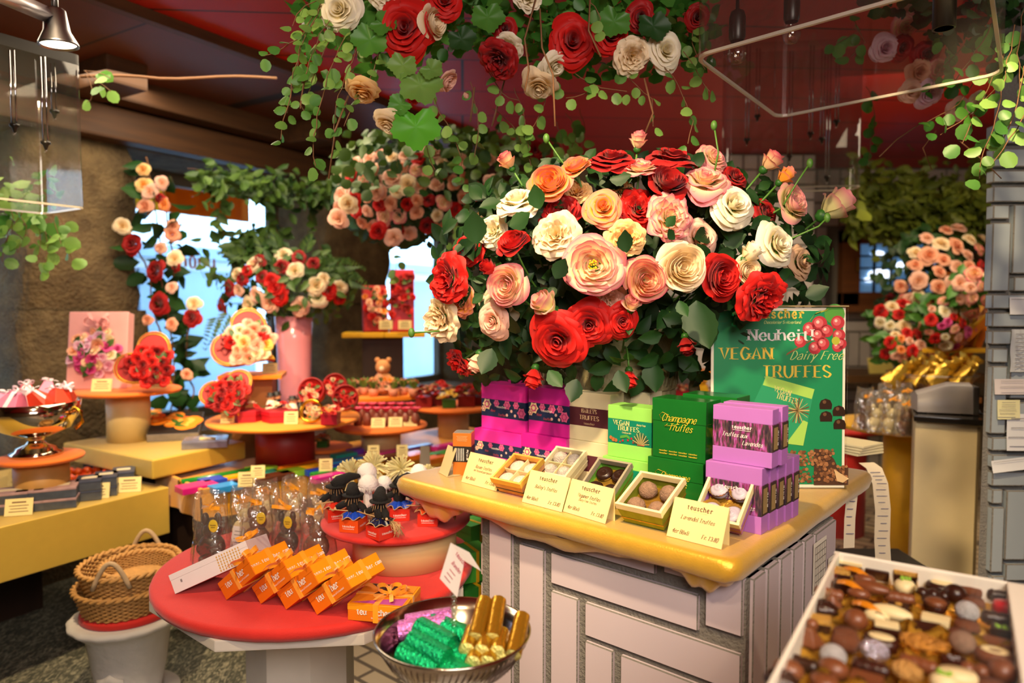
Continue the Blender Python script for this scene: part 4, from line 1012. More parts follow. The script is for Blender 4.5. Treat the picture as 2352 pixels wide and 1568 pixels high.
t=thing('truffle_box','slim copper carton with a black band reading NT WT 2 oz','box',M=M7)
m=MB();m.box((0,0,.016),(W_,D_,.032));part('box_body',m,M_cop,t,.0008);m=MB();m.box((0,0,.0505),(W_+.0005,D_+.0005,.037));part('band',m,flat('black_band','#17130f',.5),t,.0005);m=MB();m.box((0,0,.0845),(W_,D_,.031));part('lid',m,M_cop,t,.0008)
l=MB()
for k in range(5):l.box((-.013+.0042*k,-D_/2-.001,.05),(.0012,.0003,.03),0)
text_into(l,'NT WT 2 oz',T(.015,-D_/2-.001,.05)@Matrix(((0,-1,0,0),(0,0,-1,0),(1,0,0,0),(0,0,0,1))),.0042,0,serif=False,weight=1.3)
for k in range(4):l.box((0,-D_/2-.0008,.093-.0035*k),(.026-.003*(k%2),.0003,.0008),1)
part('lettering',l,[M_whiteink,flat('copper_print','#e3b07a')],t)
m=MB();m.box((0,0,.1006),(W_*.9,D_*.9,.0008));part('seal',m,flat('silver_seal','#c9c5c0',.25,metal=.6),t)
# ---------------------------------------------------------------- open sample boxes of four truffles
M_card=mat('cream_card','#ead9a2',0.7,var=0.03)
M_cell=clear('box_window',(1,1,1),0.03,0.03)
M_goldcup=foil('gold_tray','#c89b3c',0.3,0.3,90)
def truffle(par,x,y,z,r_,kind,i):
    t=None
    if kind=='swirl':
        m=MB();m.lathe([(0,0),(r_*.9,0),(r_,r_*.35),(r_*.93,r_*.62),(r_*.7,r_*.78),(r_*.62,r_*.74),(r_*.45,r_*.9),(r_*.3,r_*.95),(r_*.25,r_*.9),(r_*.16,r_*1.04),(0,r_*1.08)],20,cap=False)
    elif kind=='dome':
        m=MB();m.lathe([(0,0),(r_*.85,0),(r_,r_*.3),(r_*.92,r_*.8),(r_*.6,r_*1.2),(r_*.25,r_*1.38),(0,r_*1.4)],18,cap=False,fl=lambda a,zz:1+.03*math.sin(a*5+zz*300))
    else:
        m=MB();m.lathe([(0,0),(r_,0),(r_*1.02,r_*.3),(r_*.8,r_*.6),(r_*.4,r_*.65),(r_*.35,r_*.6),(r_*.12,r_*.72),(0,r_*.74)],22,cap=False)
    return m
M_snow=mat('cocoa_dusted','#9a7a62',0.9,var=0.55,vscale=160,bump=.6,bscale=500);M_sugar=mat('sugar_crusted','#cfc6bc',0.9,var=0.4,vscale=180,bump=.8,bscale=450)
M_pinkch=mat('rose_chocolate','#e9b7ac',0.45,var=.04);M_lilch=mat('lavender_chocolate','#a7a0b4',0.4,var=.04);M_dkch=mat('dark_chocolate','#2c1710',0.3,var=.15)
def sample(pxs,label,mt,kind,chm,trlabel,shell='card',tilt=R(30),W=.078,D=.085,h=.032,foot=(0,0),insl=None,lidm=None):
    """pxs = bottom front middle pixel of the box on the cloth; the box leans back"""
    p=PZ(pxs[0],pxs[1],1.1005)
    M_=T(*p)@ROTC@RX(tilt)@T(0,D/2,0)
    t=thing('truffle_sampler',label,'box',M=M_)
    m=MB()
    for(c,d)in(((0,0,.002),(W-.012,D-.012,.004)),):m.box(c,d)
    b=MB();k=.006
    def wallq(a0,a1,b0,b1):b.add([a0,a1,b1,b0],[(0,1,2,3)],0,False)
    lo=[(-W/2+k,-D/2+k,0),(W/2-k,-D/2+k,0),(W/2-k,D/2-k,0),(-W/2+k,D/2-k,0)];hi=[(-W/2,-D/2,h),(W/2,-D/2,h),(W/2,D/2,h),(-W/2,D/2,h)]
    for i in range(4):wallq(lo[i],lo[(i+1)%4],hi[i],hi[(i+1)%4])
    b.add(lo,[(3,2,1,0)],0,False);part('box_body',b,mt,t)
    f=MB();e=.005
    for(c,d)in(((0,-D/2+e/2,h+.001),(W+.002,e,.012)),((0,D/2-e/2,h+.001),(W+.002,e,.012)),((-W/2+e/2,0,h+.001),(e,D-2*e,.012)),((W/2-e/2,0,h+.001),(e,D-2*e,.012))):f.box(c,d)
    part('rim',f,lidm or M_card,t,.0006)
    n=MB();n.box((0,0,.012),(W-.006,D-.006,.002));part('tray',n,insl or M_goldcup,t)
    if kind=='swirl' or kind=='cross':
        n=MB();n.box((0,0,.022),(W-.01,.0012,.02));n.box((0,0,.022),(.0012,D-.01,.02));part('divider',n,M_card,t)
    for i,(sx_,sy_)in enumerate(((-1,-1),(1,-1),(-1,1),(1,1))):
        x,y=sx_*W*.235,sy_*D*.235
        if shell=='cup':
            c=MB();c.lathe([(.012,0),(.0195,.018)],40,cap=False,fl=lambda a,zz:1+.035*math.cos(a*20));part('paper_cup',c,M_goldcup,t).location=(x,y,.013)
        tr=part('truffle',truffle(None,x,y,0,.0178,'dome' if kind=='dome' or kind=='cross' else('disc' if kind=='disc' else 'swirl'),i),chm,t);tr.location=(x,y,.015);tr.rotation_euler=(0,0,i*1.3)
    if insl is None or True:
        wn=MB();wn.add([(-W/2+.003,-D/2+.003,h+.005),(W/2-.003,-D/2+.003,h+.005),(W/2-.003,D/2-.003,h+.005),(-W/2+.003,D/2-.003,h+.005)],[(0,1,2,3)],0,False);part('window',wn,M_cell,t)
    return t
M_pinkgold=mat('pink_gold_sleeve','#d98a5a',0.35,var=0.7,vscale=25);M_limeg=mat('lime_wrap','#6fae3a',0.35,var=0.1);M_grass=mat('gold_green_wrap','#8f9a2c',0.3,metal=.3,var=.4,vscale=60);M_darkin=flat('dark_insert','#2b221f')
sample((1172,1138),'opened pink and gold box of four pink rose truffles',M_pinkgold,'swirl',M_pinkch,'',insl=M_darkin,tilt=R(28),W=.082,D=.088,lidm=mat('gold_card','#d9a848',.35,metal=.3))
sample((1275,1120),'opened cream box of sugar-crusted truffles behind the second price card from the counter tip',M_ivory,'cross',M_sugar,'',insl=M_ivory,tilt=R(30),W=.082,D=.09,lidm=M_ivory)
sample((1378,1160),'opened lime box of dark chocolate discs behind the third price card',M_limeg,'disc',M_dkch,'',tilt=R(34),W=.08,D=.09,lidm=flat('clear_grey','#9a927c',.2))
sample((1476,1212),'opened green and gold box of four cocoa-dusted truffles',M_grass,'dome',M_snow,'',tilt=R(26),W=.092,D=.1,h=.038)
sample((1655,1224),'opened lilac box of pale lavender truffles behind the largest price card',M_lila,'swirl2',M_lilch,'',shell='cup',tilt=R(42),W=.085,D=.1)
# ---------------------------------------------------------------- price cards leaning on the samples
M_pcard=mat('price_card','#e0cb8a',0.6,var=0.02)
def price_card(p,yaw,tilt,W,H,label,title,sub=None,price='Fr. 13.80',left='4er Böxli',lip=True):
    t=thing('price_card',label,'price card',M=T(*p)@RZ(yaw)@RX(-tilt))
    m=MB();m.box((0,0,H/2),(W,.0016,H));part('card',m,M_pcard,t,.0004)
    l=MB();f=-.0012
    face_text(l,BRAND,0,H*.765,f,H*.115,0,mono=True,weight=1.15,thin=.6);face_text(l,'Chocolates of Switzerland',0,H*.71,f,H*.03,1,serif=False,weight=.6)
    face_text(l,title,0,H*(.54 if sub else .5),f,H*.1,0,slant=.28,weight=.9)
    if sub:face_text(l,sub,0,H*.43,f,H*.068,0,slant=.28,weight=.8)
    face_text(l,left,-W*.42,H*.13,f,H*.1,0,slant=.28,align='L');face_text(l,price,W*.42,H*.13,f,H*.1,0,slant=.28,align='R')
    part('lettering',l,[M_ink,flat('pale_ink','#b39a78')],t)
    if lip:
        m=MB();m.grid(lambda u,v:((u-.5)*W,.001+.03*v,H-(H*1.0)*v),1,1);part('back_strut',m,M_pcard,t)
    return t
def card_px(bl,br,hpx,label,title,sub=None,**k):
    """bl, br: lower corners of the card on the cloth, hpx: height in the picture"""
    a,b=PZ(*bl,1.1005),PZ(*br,1.1005);c=(a+b)/2;yaw=math.atan2(b.y-a.y,b.x-a.x);W=(b-a).length
    H=hpx*c.y/FPX*1.04
    return price_card(c,yaw,R(24),W,H,label,title,sub,**k)
card_px((1060,1106),(1140,1128),71,'cream price card beside the slim copper carton','Rosen Truffes','mit Rosenöl parfümiert')
card_px((1199,1152),(1290,1176),76,'cream price card, second from the counter tip, before the sugar-crusted truffles','Bailey\'s Truffes')
card_px((1293,1174),(1390,1203),78,'cream price card before the dark chocolate discs, third from the counter tip','Veganer Truffes','Dairy Free Truffes')
card_px((1531,1230),(1657,1262),92,'largest cream price card, nearest the counter corner','Lavendel Truffes')
p=PZ(1018,1090,1.1005);t=thing('card_holder','folded clear card holder seen edge-on at the counter tip','holder',M=T(*p)@RZ(R(-62)))
m=MB();m.box((0,0,.033),(.05,.0014,.072),M=RX(R(-20)));m.box((0,.016,.001),(.05,.035,.0014));part('holder',m,flat('clear_edge','#c9b88a',.15),t)
# ---------------------------------------------------------------- poster in an acrylic stand
pL,pR=P(1632,1136,1.50),P(1944,1136,1.50);PW=(pR-pL).length;PT=P(1780,708,1.50);
z0=1.1005;PH=PT.z-z0+.004
t=thing('poster_stand','green poster with cherries and yellow capitals in an acrylic stand on the counter','poster',M=T((pL.x+pR.x)/2-.002,1.50,z0)@RX(R(-2)))
m=MB();m.box((0,.003,PH/2),(PW-.004,.0012,PH-.004));part('paper',m,flat('poster_border','#efe9d8',.5),t)
m=MB();m.box((0,.0018,PH/2),(PW-.016,.0008,PH-.018));part('print_ground',m,mat('poster_green','#0d8a58',.5,var=.06,vscale=8),t)
f=.0010
l=MB();X=lambda px:(px-1782)/300.0*PW*1.0;Zp=lambda py:PH*(1-(py-708)/428.0)
face_text(l,BRAND,X(1778),Zp(735),f,PH*.05,0,mono=True,weight=1.2,thin=.6);face_text(l,'Chocolatier Switzerland',X(1790),Zp(748),f,PH*.016,2,slant=.25,serif=False)
face_text(l,'Neuheit!',X(1788),Zp(787),f-.0006,PH*.06,1,weight=.9,thin=.35,wx=1.42)
face_text(l,'VEGAN',X(1712),Zp(831),f,PH*.062,0,weight=.9,thin=.3,gap=.3,wx=1.4);face_text(l,'TRUFFES',X(1823),Zp(874),f,PH*.064,0,weight=.9,thin=.3,gap=.3,wx=1.3)
face_text(l,'Dairy Free',X(1865),Zp(832),f-.0006,PH*.045,2,slant=.45,serif=False,weight=.6,wx=1.18)
part('lettering',l,[flat('poster_yellow','#e7c64a',.5),flat('poster_white','#eee6e8',.5),flat('poster_pale','#cfe08a',.5)],t)
p=MB();r_=random.Random(5)
for(x,y,rr)in((1850,760,15),(1872,748,17),(1888,765,14),(1870,775,15),(1830,790,13),(1880,795,14),(1912,745,15),(1915,775,14),(1920,795,12),(1862,805,14),(1912,802,12)):
    for q,mi in((1,0),(.6,1),(.22,2)):disc_on(p,X(x-(1-q)*5),Zp(y-(1-q)*5),f-.0003-.0001*(1-q),rr/300*PW*q,mi,9)
p.ribbon([(X(1800),f-.0002,Zp(820)),(X(1840),f-.0002,Zp(795)),(X(1895),f-.0002,Zp(762)),(X(1925),f-.0002,Zp(745))],.006,(.4,0,.9),3)
p.ribbon([(X(1850),f-.0002,Zp(742)),(X(1862),f-.0002,Zp(725)),(X(1890),f-.0002,Zp(715))],.006,(.7,0,.7),4);disc_on(p,X(1905),Zp(725),f-.0001,.022,5,9);disc_on(p,X(1908),Zp(788),f-.0004,.009,4,8)
part('berry_print',p,[flat('print_cherry','#b92f3c'),flat('print_cherry_lit','#d2626a'),flat('print_shine','#f0c9c4'),flat('print_twig','#8a5a34'),flat('print_leaf_yellow','#b7b93a'),flat('print_leaf','#4f9a3a')],t)
p=MB();A_=[(1755,870),(1862,902),(1838,1035),(1700,1000)]
p.add([(X(x),f-.0002,Zp(y))for x,y in A_],[(3,2,1,0)],0,False);p.add([(X(x),f-.0004,Zp(y))for x,y in[(1755,870),(1862,902),(1856,925),(1748,892)]],[(3,2,1,0)],1,False)
p.add([(X(x),f-.0004,Zp(y))for x,y in[(1838,975),(1848,980),(1838,1035),(1800,1030)]],[(3,2,1,0)],1,False)
for k in range(22):
    an=2*PI*k/22;p.ribbon([(X(1825),f-.0006,Zp(952)),(X(1825+26*math.cos(an)),f-.0006,Zp(952+30*math.sin(an)))],.003,(-math.sin(an),0,math.cos(an)),2+k%2)
q=MB();text_into(q,'VEGAN',T(X(1790),f-.0006,Zp(912))@FRONT@RZ(R(-17)),PH*.03,0,weight=.8);text_into(q,'TRUFFES',T(X(1800),f-.0006,Zp(930))@FRONT@RZ(R(-17)),PH*.028,0,weight=.8)
part('lettering',q,flat('pale_yellow_ink','#e9dd8e'),t)
part('carton_print',p,[flat('poster_box_green','#1f9a6a'),flat('poster_lime','#a8d860'),flat('print_agave','#c6b070'),flat('print_brown','#6a4a28')],t)
p=MB()
for(x,y)in((1887,937),(1916,953),(1888,966),(1918,984)):
    pts=[(-13,12),(13,12),(14,0),(10,-9),(0,-13),(-10,-9),(-14,0)]
    p.add([(X(x+a),f-.0003,Zp(y+b))for a,b in pts],[tuple(range(7))],0,False);disc_on(p,X(x-3),Zp(y-5),f-.0005,.004,1,7)
part('chocolate_print',p,[flat('print_choc','#2f1a10',.4),flat('print_choc_lit','#6b4a34',.4)],t)
p=MB();pts=[(1862,1128),(1862,1042)]+[(1862+52*math.sin(k*.26),1042+52-52*math.cos(k*.26)if k<6 else 1090)for k in range(1,7)]+[(1938,1085),(1938,1128)]
p.add([(X(x),f-.0002,Zp(y))for x,y in pts],[tuple(range(len(pts)))],0,False)
for k in range(230):
    x=r_.uniform(1800,1934);y=r_.uniform(1045,1120)
    if x>1905 and y<1082:continue
    disc_on(p,X(x),Zp(y),f-.0003-.00001*k,r_.uniform(.0025,.0042),1+k%3,5)
p.add([(X(x),f-.003,Zp(y))for x,y in[(1905,1090),(1938,1112),(1925,1122),(1912,1118)]],[(0,1,2,3)],4,False)
part('bean_print',p,[flat('bean_ground','#4a2c1a'),flat('bean_a','#8a5a36'),flat('bean_b','#6e4426'),flat('bean_c','#a87248'),flat('print_wood','#d8b88a')],t)
m=MB();m.box((0,-.004,PH/2),(PW,.0016,PH));m.box((0,.0055,PH/2),(PW,.0016,PH));m.box((0,.03,.001),(PW,.07,.002));part('acrylic_stand',m,clear('acrylic_thin',(.98,.98,.97),.01,.03),t)
m=MB();m.box((0,.0008,PH+.001),(PW+.004,.011,.003));part('top_edge',m,flat('edge_glint','#8a7a5a',.2),t)
p=PZ(1968,1040,1.1005);t=thing('paper_pile','small pile of loose papers behind the poster at the counter end','papers',M=T(p.x+.0,p.y+.03,1.1005)@RZ(R(30)))
for k in range(4):
    m=MB();m.box((0,0,.003+.007*k),(.1,.12,.005));part('sheet',m,flat('paper_cream','#d6cda8',.8),t).rotation_euler=(0,0,.06*k-.1)
def strip(pts,wpx,Y,key,label,lines,dirx=(1,0.15,0)):
    P3=[P(x,y,Y_)for(x,y,Y_)in pts];o_=P3[0];t=thing('receipt_strip',label,'paper',o_)
    m=MB();m.ribbon([q-o_ for q in P3],wpx*Y/FPX,Vector(dirx).normalized());part('sheet',m,flat(key,'#d9cdb4',.8),t)
    l=MB();r2=random.Random(lines)
    for k in range(lines):
        f_=.25+.68*k/lines;i=min(len(P3)-2,int(f_*(len(P3)-1)));ff=f_*(len(P3)-1)-i;q=P3[i]*(1-ff)+P3[i+1]*ff-o_
        l.box((q.x+r2.uniform(-.004,.004),q.y-.004,q.z),(wpx*Y/FPX*r2.uniform(.3,.7),.0004,.0016))
    part('writing',l,flat('ink_blue','#5a5f86'),t)
strip([(1990,1062,1.80),(2008,1075,1.77),(2022,1110,1.76),(2028,1170,1.76),(2026,1240,1.765),(2030,1310,1.76)],40,1.76,'paper_strip','long handwritten receipt strip hanging off the counter end',14)
strip([(1955,1105,1.60),(1958,1130,1.595),(1952,1190,1.595),(1950,1258,1.6)],28,1.6,'paper_strip','short white slip with blue writing hanging below the poster',7)
p=P(1960,1300,2.05);m=MB();m.box((0,0,.36),(.36,.4,.72));t=thing('under_counter_cabinet','black cabinet in the gap behind the brick counter','cabinet',(1.06,2.0,0));part('cabinet_body',m,flat('black_lacquer','#0f0d0d',.5),t,.004)
m=MB();m.box((0,-.203,.36),(.33,.012,.66));part('door',m,flat('black_lacquer','#0f0d0d',.5),t,.003)
# ================================================================ round table with the red cloth
M_red=mat('red_cloth','#cc2118',0.8,var=0.06,vscale=60,sheen=0.2,bump=0.15,bscale=400)
M_orange=mat('orange_cloth','#e8741c',0.75,var=0.06,sheen=0.15);M_orange2=mat('bright_orange_cloth','#f08a12',0.75,var=0.06,sheen=0.15)
M_white=mat('chipped_white_paint','#cfc9bf',0.6,var=0.1,vscale=10);M_chip=mat('bare_wood','#8a6a44',0.8)
M_cream=mat('cream_drum','#dcc387',0.5,var=0.05);M_yellow=mat('yellow_cloth','#e2b013',0.6,var=0.1)
TZ=0.88;TD=1.669;TR=0.372;TX=(728-1176)/1600*TD
def disc_prof(r,z,th):return[(0,z-th),(r-.006,z-th),(r,z-th*.6),(r,z-th*.3),(r-.003,z-.002),(r-.01,z),(0,z)]
t=thing('round_table','round table with a red cloth on an octagonal white pedestal','table',(TX,TD,0))
m=MB();m.lathe(disc_prof(TR,TZ,.026),96,cap=False,fl=lambda a,z:1+(.0018*math.sin(a*41)+.001*math.sin(a*97)if z<TZ-.004 else 0));part('tabletop',m,M_red,t)
m=MB();m.lathe([(0,TZ-.068),(.33,TZ-.068),(.372,TZ-.05),(.372,TZ-.027),(0,TZ-.027)],8,M=RZ(PI/8+.1),smooth=False,cap=False);part('under_plate',m,M_white,t,.003)
m=MB();m.lathe([(0,.04),(.128,.04),(.128,TZ-.069),(0,TZ-.069)],8,M=T(-.05,0,0)@RZ(PI/8+.05),smooth=False,cap=False);part('column',m,M_white,t,.002)
m=MB();m.lathe([(0,0),(.2,0),(.2,.03),(.19,.04),(0,.04)],8,M=T(-.05,0,0)@RZ(PI/8+.05),smooth=False,cap=False);part('foot',m,M_white,t)
TIZ=0.985;TID=1.684;TIX=(907-1176)/1600*TID
t=thing('tier_stand','small red round tier on a cream drum standing on the round table','stand',(TIX,TID,TZ))
m=MB();m.lathe(disc_prof(.18,TIZ-TZ,.016),80,cap=False,fl=lambda a,z:1+.002*math.sin(a*53));part('tier_top',m,M_red,t)
m=MB();m.lathe([(0,.001),(.126,.001),(.126,TIZ-TZ-.016),(0,TIZ-TZ-.016)],64,cap=False);part('drum',m,M_cream,t).location=(.02,0,0)
# ---------------------------------------------------------------- leaning orange gift boxes
M_oc=mat('orange_carton','#e8780f',0.4,var=0.04,coat=0.2);M_oc2=mat('orange_carton_lid','#f39a14',0.4,var=0.04);M_rib=mat('orange_ribbon','#f6a51e',0.4,var=0.08,sheen=0.3);M_wc=mat('white_carton','#e9e4e6',0.45,var=0.02)
M_art=flat('art_brown','#8a3d14')
def screen_axes(py):
    th=math.atan((py-700)/1600.0);return Vector((1,0,0)),Vector((0,math.sin(th),math.cos(th))),Vector((0,math.cos(th),-math.sin(th)))
def bow(parent,M,s,m=None,name='bow',col=None):
    b=MB()
    for(a,L,tw)in((0.4,1.0,.3),(2.7,1.0,-.3),(1.35,.8,.5),(-.4,.6,.2)):
        pts=[];nr=[]
        for k in range(11):
            u=k/10;x=L*math.sin(PI*u)*.95;y=.34*math.sin(2*PI*u);z=.3*math.sin(PI*u)+.06
            pts.append(Vector((x*math.cos(a)-y*math.sin(a),x*math.sin(a)+y*math.cos(a),z))*s);nr.append(Vector((tw*math.sin(a),-tw*math.cos(a),1)).normalized())
        b.ribbon(pts,.3*s,nr)
    for a in(0.9,2.2,-1.2,4.2):
        pts=[Vector((math.cos(a)*q,math.sin(a)*q,.22*math.sin(q*2.2)+.04))*s for q in(0,.4,.8,1.25)];b.ribbon(pts,.24*s,Vector((-math.sin(a),math.cos(a),.2)).normalized())
    b.ball((0,0,.12*s),.17*s,0,10,6)
    o=part(name,b,m or M_rib,parent);o.matrix_local=M;return o
def leaning(px,py,label,E1,E2,TH,e1,e2,mats,text=BRAND,ribbon=True,z=TZ+.001,lift=0.0,gold=False):
    r_,u,f=screen_axes(py)
    x=r_*e1[0]+u*e1[1]+f*e1[2];y=r_*e2[0]+u*e2[1]+f*e2[2]
    M_=frame(PZ(px,py,z+lift),x,y)
    if M_[2][2]<0:print('flip')
    t=thing('gift_box',label,'box',M=M_)
    m=MB();m.box((E1/2,E2/2,TH*.35),(E1,E2,TH*.7));part('box_body',m,mats[0],t,.001)
    m=MB();m.box((E1/2,E2/2,TH*.85),(E1+.0008,E2+.0008,TH*.3));part('lid',m,mats[0],t,.001)
    m=MB();m.box((E1+.0006,E2/2,TH/2),(.0012,E2*.97,TH*.96));part('end_panel',m,mats[1],t)
    l=MB()
    if text:
        face_text(l,'teu',E1*.27,TH*.45,-.001,TH*.34,0,weight=1.1,thin=.6);face_text(l,'her',E1*.69,TH*.45,-.001,TH*.34,0,weight=1.1,thin=.6);face_text(l,'Chocolates of Switzerland',E1*.66,TH*.22,-.001,TH*.09,0,serif=False)
        text_into(l,'www.'+BRAND+'.com',T(E1+.0016,E2*.5,TH*.4)@RZ(PI/2)@FRONT,TH*.2,0,mono=True,weight=1.2)
    if gold:
        for i in range(9):
            for j in range(6):l.box((E1*.62+.0065*i,-.001,TH*.12+.006*j),(.0026,.0003,.0036),3)
        l.box((E1*.13,-.001,TH*.5),(.004,.0003,.006),2)
    if text or gold:part('lettering',l,[M_whiteink,M_goldink,flat('ink_grey','#8a8488'),flat('honey_print','#cfa548')],t)
    if ribbon:
        b=MB()
        b.box((E1*.5,E2/2,TH/2),(.011,E2+.003,TH+.003));b.box((E1/2,E2*.5,TH/2),(E1+.004,.011,TH+.003));part('ribbon',b,M_rib,t)
        bow(t,T(E1*.72,E2*.2,TH+.002)@RZ(.5),.034)
    return t
e1=(.085,.05,-.08);e2=(.053,.042,.083)
LB=['orange gift box leaning next to the white box, its bow over the white lid','second orange gift box of the leaning row, bow against the bags','third orange gift box of the leaning row','frontmost orange gift box of the leaning row, before the flat one']
for k,(px,py)in enumerate(((520,1378),(599,1387),(657,1400),(728,1412))):
    leaning(px,py,LB[k],.122,.1,.040,e1,e2,[M_oc,M_oc2])
leaning(402,1364,'long white gift box with a gold honeycomb print leaning at the table rim',.185,.1,.042,(.16,.066,-.035),(.02,.03,.12),[M_wc,M_wc],text=None,ribbon=False,gold=True)
bow(bpy.data.objects['gift_box.004'],T(.17,.04,.044),.03)
a_,b_=PZ(799,1423,TZ+.001),PZ(928,1434,TZ+.001);yaw=math.atan2(b_.y-a_.y,b_.x-a_.x)
t=thing('gift_box','flat orange gift box with a witch picture, right of the leaning row','box',M=T(*a_)@RZ(yaw))
E=(b_-a_).length;TH=.033
m=MB();m.box((E/2,E*.45,TH*.32),(E,E*.9,TH*.64));part('box_body',m,M_oc,t,.001)
m=MB();m.box((E/2,E*.45,TH*.82),(E+.001,E*.9+.001,TH*.36));part('lid',m,M_oc2,t,.001)
m=MB();z=TH+.0008;rr=random.Random(8)
m.box((E*.5,E*.45,z),(E*.94,E*.84,.0004),0);m.add([(E*.05,E*.05,z+.0004),(E*.95,E*.05,z+.0004),(E*.95,E*.35,z+.0004),(E*.45,E*.2,z+.0004)],[(0,1,2,3)],1,False)
m.add([(E*.1,E*.86,z+.0006),(E*.75,E*.86,z+.0006),(E*.55,E*.6,z+.0006),(E*.3,E*.68,z+.0006)],[(3,2,1,0)],2,False)
for k in range(9):m.box((E*rr.uniform(.6,.92),E*rr.uniform(.5,.82),z+.0007),(.012,.0012,.0003),2,)
disc_q=MB()
m.ball((E*.4,E*.4,z),.012,3,10,6,sc=(1,1,.05));m.add([(E*.3,E*.42,z+.001),(E*.55,E*.5,z+.001),(E*.42,E*.7,z+.001)],[(0,1,2)],2,False)
part('picture',m,[flat('art_orange','#e88a1c'),flat('art_purple','#b54aa0'),flat('art_dark','#3a1710'),flat('art_skin','#f2b35a')],t)
l=MB();face_text(l,'teu',E*.25,TH*.42,-.0014,TH*.36,0,weight=1.1,thin=.6);face_text(l,'cher',E*.65,TH*.42,-.0014,TH*.36,0,weight=1.1,thin=.6);face_text(l,'Chocolates of Switzerland',E*.6,TH*.2,-.0014,TH*.09,0,serif=False);part('lettering',l,M_whiteink,t)
b=MB();b.box((E/2,E*.45,TH/2),(.011,E*.9+.003,TH+.003));b.box((E/2,E*.45,TH/2),(E+.004,.011,TH+.003));part('ribbon',b,M_rib,t);bow(t,T(E*.62,E*.42,TH+.002),.034)
# ---------------------------------------------------------------- cellophane bags of chocolate figures
M_cello=clear('cellophane',(.97,.96,.93),.12,.12,.06,(.9,.86,.76),40);M_choc=mat('milk_chocolate','#6e432a',.4,var=.12);M_dchoc=mat('dark_figure','#3c2116',.35,var=.15);M_wchoc=mat('white_chocolate','#ecdcab',.5,var=.04)
def cello(parent,W,D,H,seed,wave=.012):
    r_=random.Random(seed);ph=[r_.uniform(0,6)for _ in range(4)]
    def fn(u,v):
        a=2*PI*u;k=0
        e=1+.10*math.sin(a*5+ph[0]+v*4)*(1-.3*v)+.06*math.sin(a*11+ph[1])
        return(W/2*math.cos(a)*(1-.25*v)*e,D/2*math.sin(a)*max(.06,(1-v)**.5)*e+.006*math.sin(a*3+v*9),H*v*(1+.03*math.sin(a*2+ph[2])*v))
    m=MB();m.grid(fn,30,8,closeu=True)
    return part('cellophane_bag',m,M_cello,parent)
def choc_bag(px,py,label,H,W,mt,z=TZ+.001,sticker=True,yaw=0.0,seed=1,flower=False,group='cellophane bags of chocolate figures',ribbonm=None,name='chocolate_bag'):
    p=PZ(px,py,z);t=thing(name,label,'bag',M=T(*p)@RZ(yaw),group=group);r_=random.Random(seed)
    m=MB();m.ball((0,0,H*.2),W*.36,0,12,8,sc=(1,.7,1));m.ball((.004,0,H*.45),W*.25,0,12,8);m.ball((-.012,-.004,H*.6),W*.1,0,8,6,sc=(1,1,1.8));m.ball((.018,-.004,H*.6),W*.1,0,8,6,sc=(1,1,1.8))
    for s in(-1,1):m.ball((s*W*.26,-.008,H*.2),W*.1,0,8,6,sc=(1,1,1.5));m.ball((s*W*.16,-W*.14,H*.06),W*.12,0,8,6,sc=(1,1.4,.8))
    part('chocolate_figure',m,mt,t)
    cello(t,W,W*.7,H,seed)
    if sticker:
        s=MB();s.ball((0,0,0),.0135,0,16,6,sc=(.85,.06,1.15));o=part('gold_sticker',s,flat('sticker_gold','#e3c63a',.35,metal=.2),t);o.location=(W*.18,-W*.3,H*.55)
        l=MB();face_text(l,'Chocolate',0,.001,-.0016,.0026,0,serif=False,weight=1.2);face_text(l,'maison',0,-.004,-.0016,.0026,0,serif=False,weight=1.2);q=part('lettering',l,M_ink,o)
    b=MB();rr=random.Random(seed)
    for k in range(4):b.ribbon([Vector((0,-.01,H*.8)),Vector((rr.uniform(-.02,.02),-.02,H*.8+rr.uniform(-.01,.015))),Vector((rr.uniform(-.03,.03),-.02,H*.78))],.008,(0,.3,1))
    part('ribbon',b,ribbonm or M_rib,t)
    return t
for k,(px,py,H,W,mt,lab,st)in enumerate([
    (487,1288,0.173,0.094,M_dchoc,'cellophane bag of a dark chocolate figure at the left rim of the round table',True),
    (590,1262,0.160,0.088,M_choc,'cellophane bag with a round gold sticker behind the white gift box',True),
    (660,1272,0.160,0.083,M_dchoc,'cellophane bag with a gold sticker behind the second orange box',True),
    (728,1282,0.154,0.088,M_choc,'cellophane bag of a brown figure behind the third orange box, nearest the drum',False),
    (610,1222,0.147,0.083,M_wchoc,'cellophane bag of a white chocolate figure leftmost in the back row',False),
    (678,1216,0.151,0.083,M_wchoc,'cellophane bag of a white chocolate figure in the middle of the back row',False),
    (735,1222,0.147,0.077,M_wchoc,'cellophane bag of a white chocolate figure in the back row beside the red tier',False),
    (560,1238,0.141,0.077,M_wchoc,'cellophane bag with pale filling between the dark figure and the stickered bag',False)]):
    choc_bag(px,py,lab,H,W,mt,seed=k+20,sticker=st,yaw=.2*math.sin(k*2))
t=thing('price_card','small white card standing among the cellophane bags','price card',M=T(*PZ(540,1262,TZ+.001))@RZ(-.3)@RX(-.3));m=MB();m.box((0,0,.03),(.034,.0014,.055));part('card',m,flat('white_card','#ece4da',.6),t)
l=MB();[l.box((0,-.001,.045-.009*k),(.02,.0003,.0012))for k in range(4)];part('writing',l,M_ink,t)
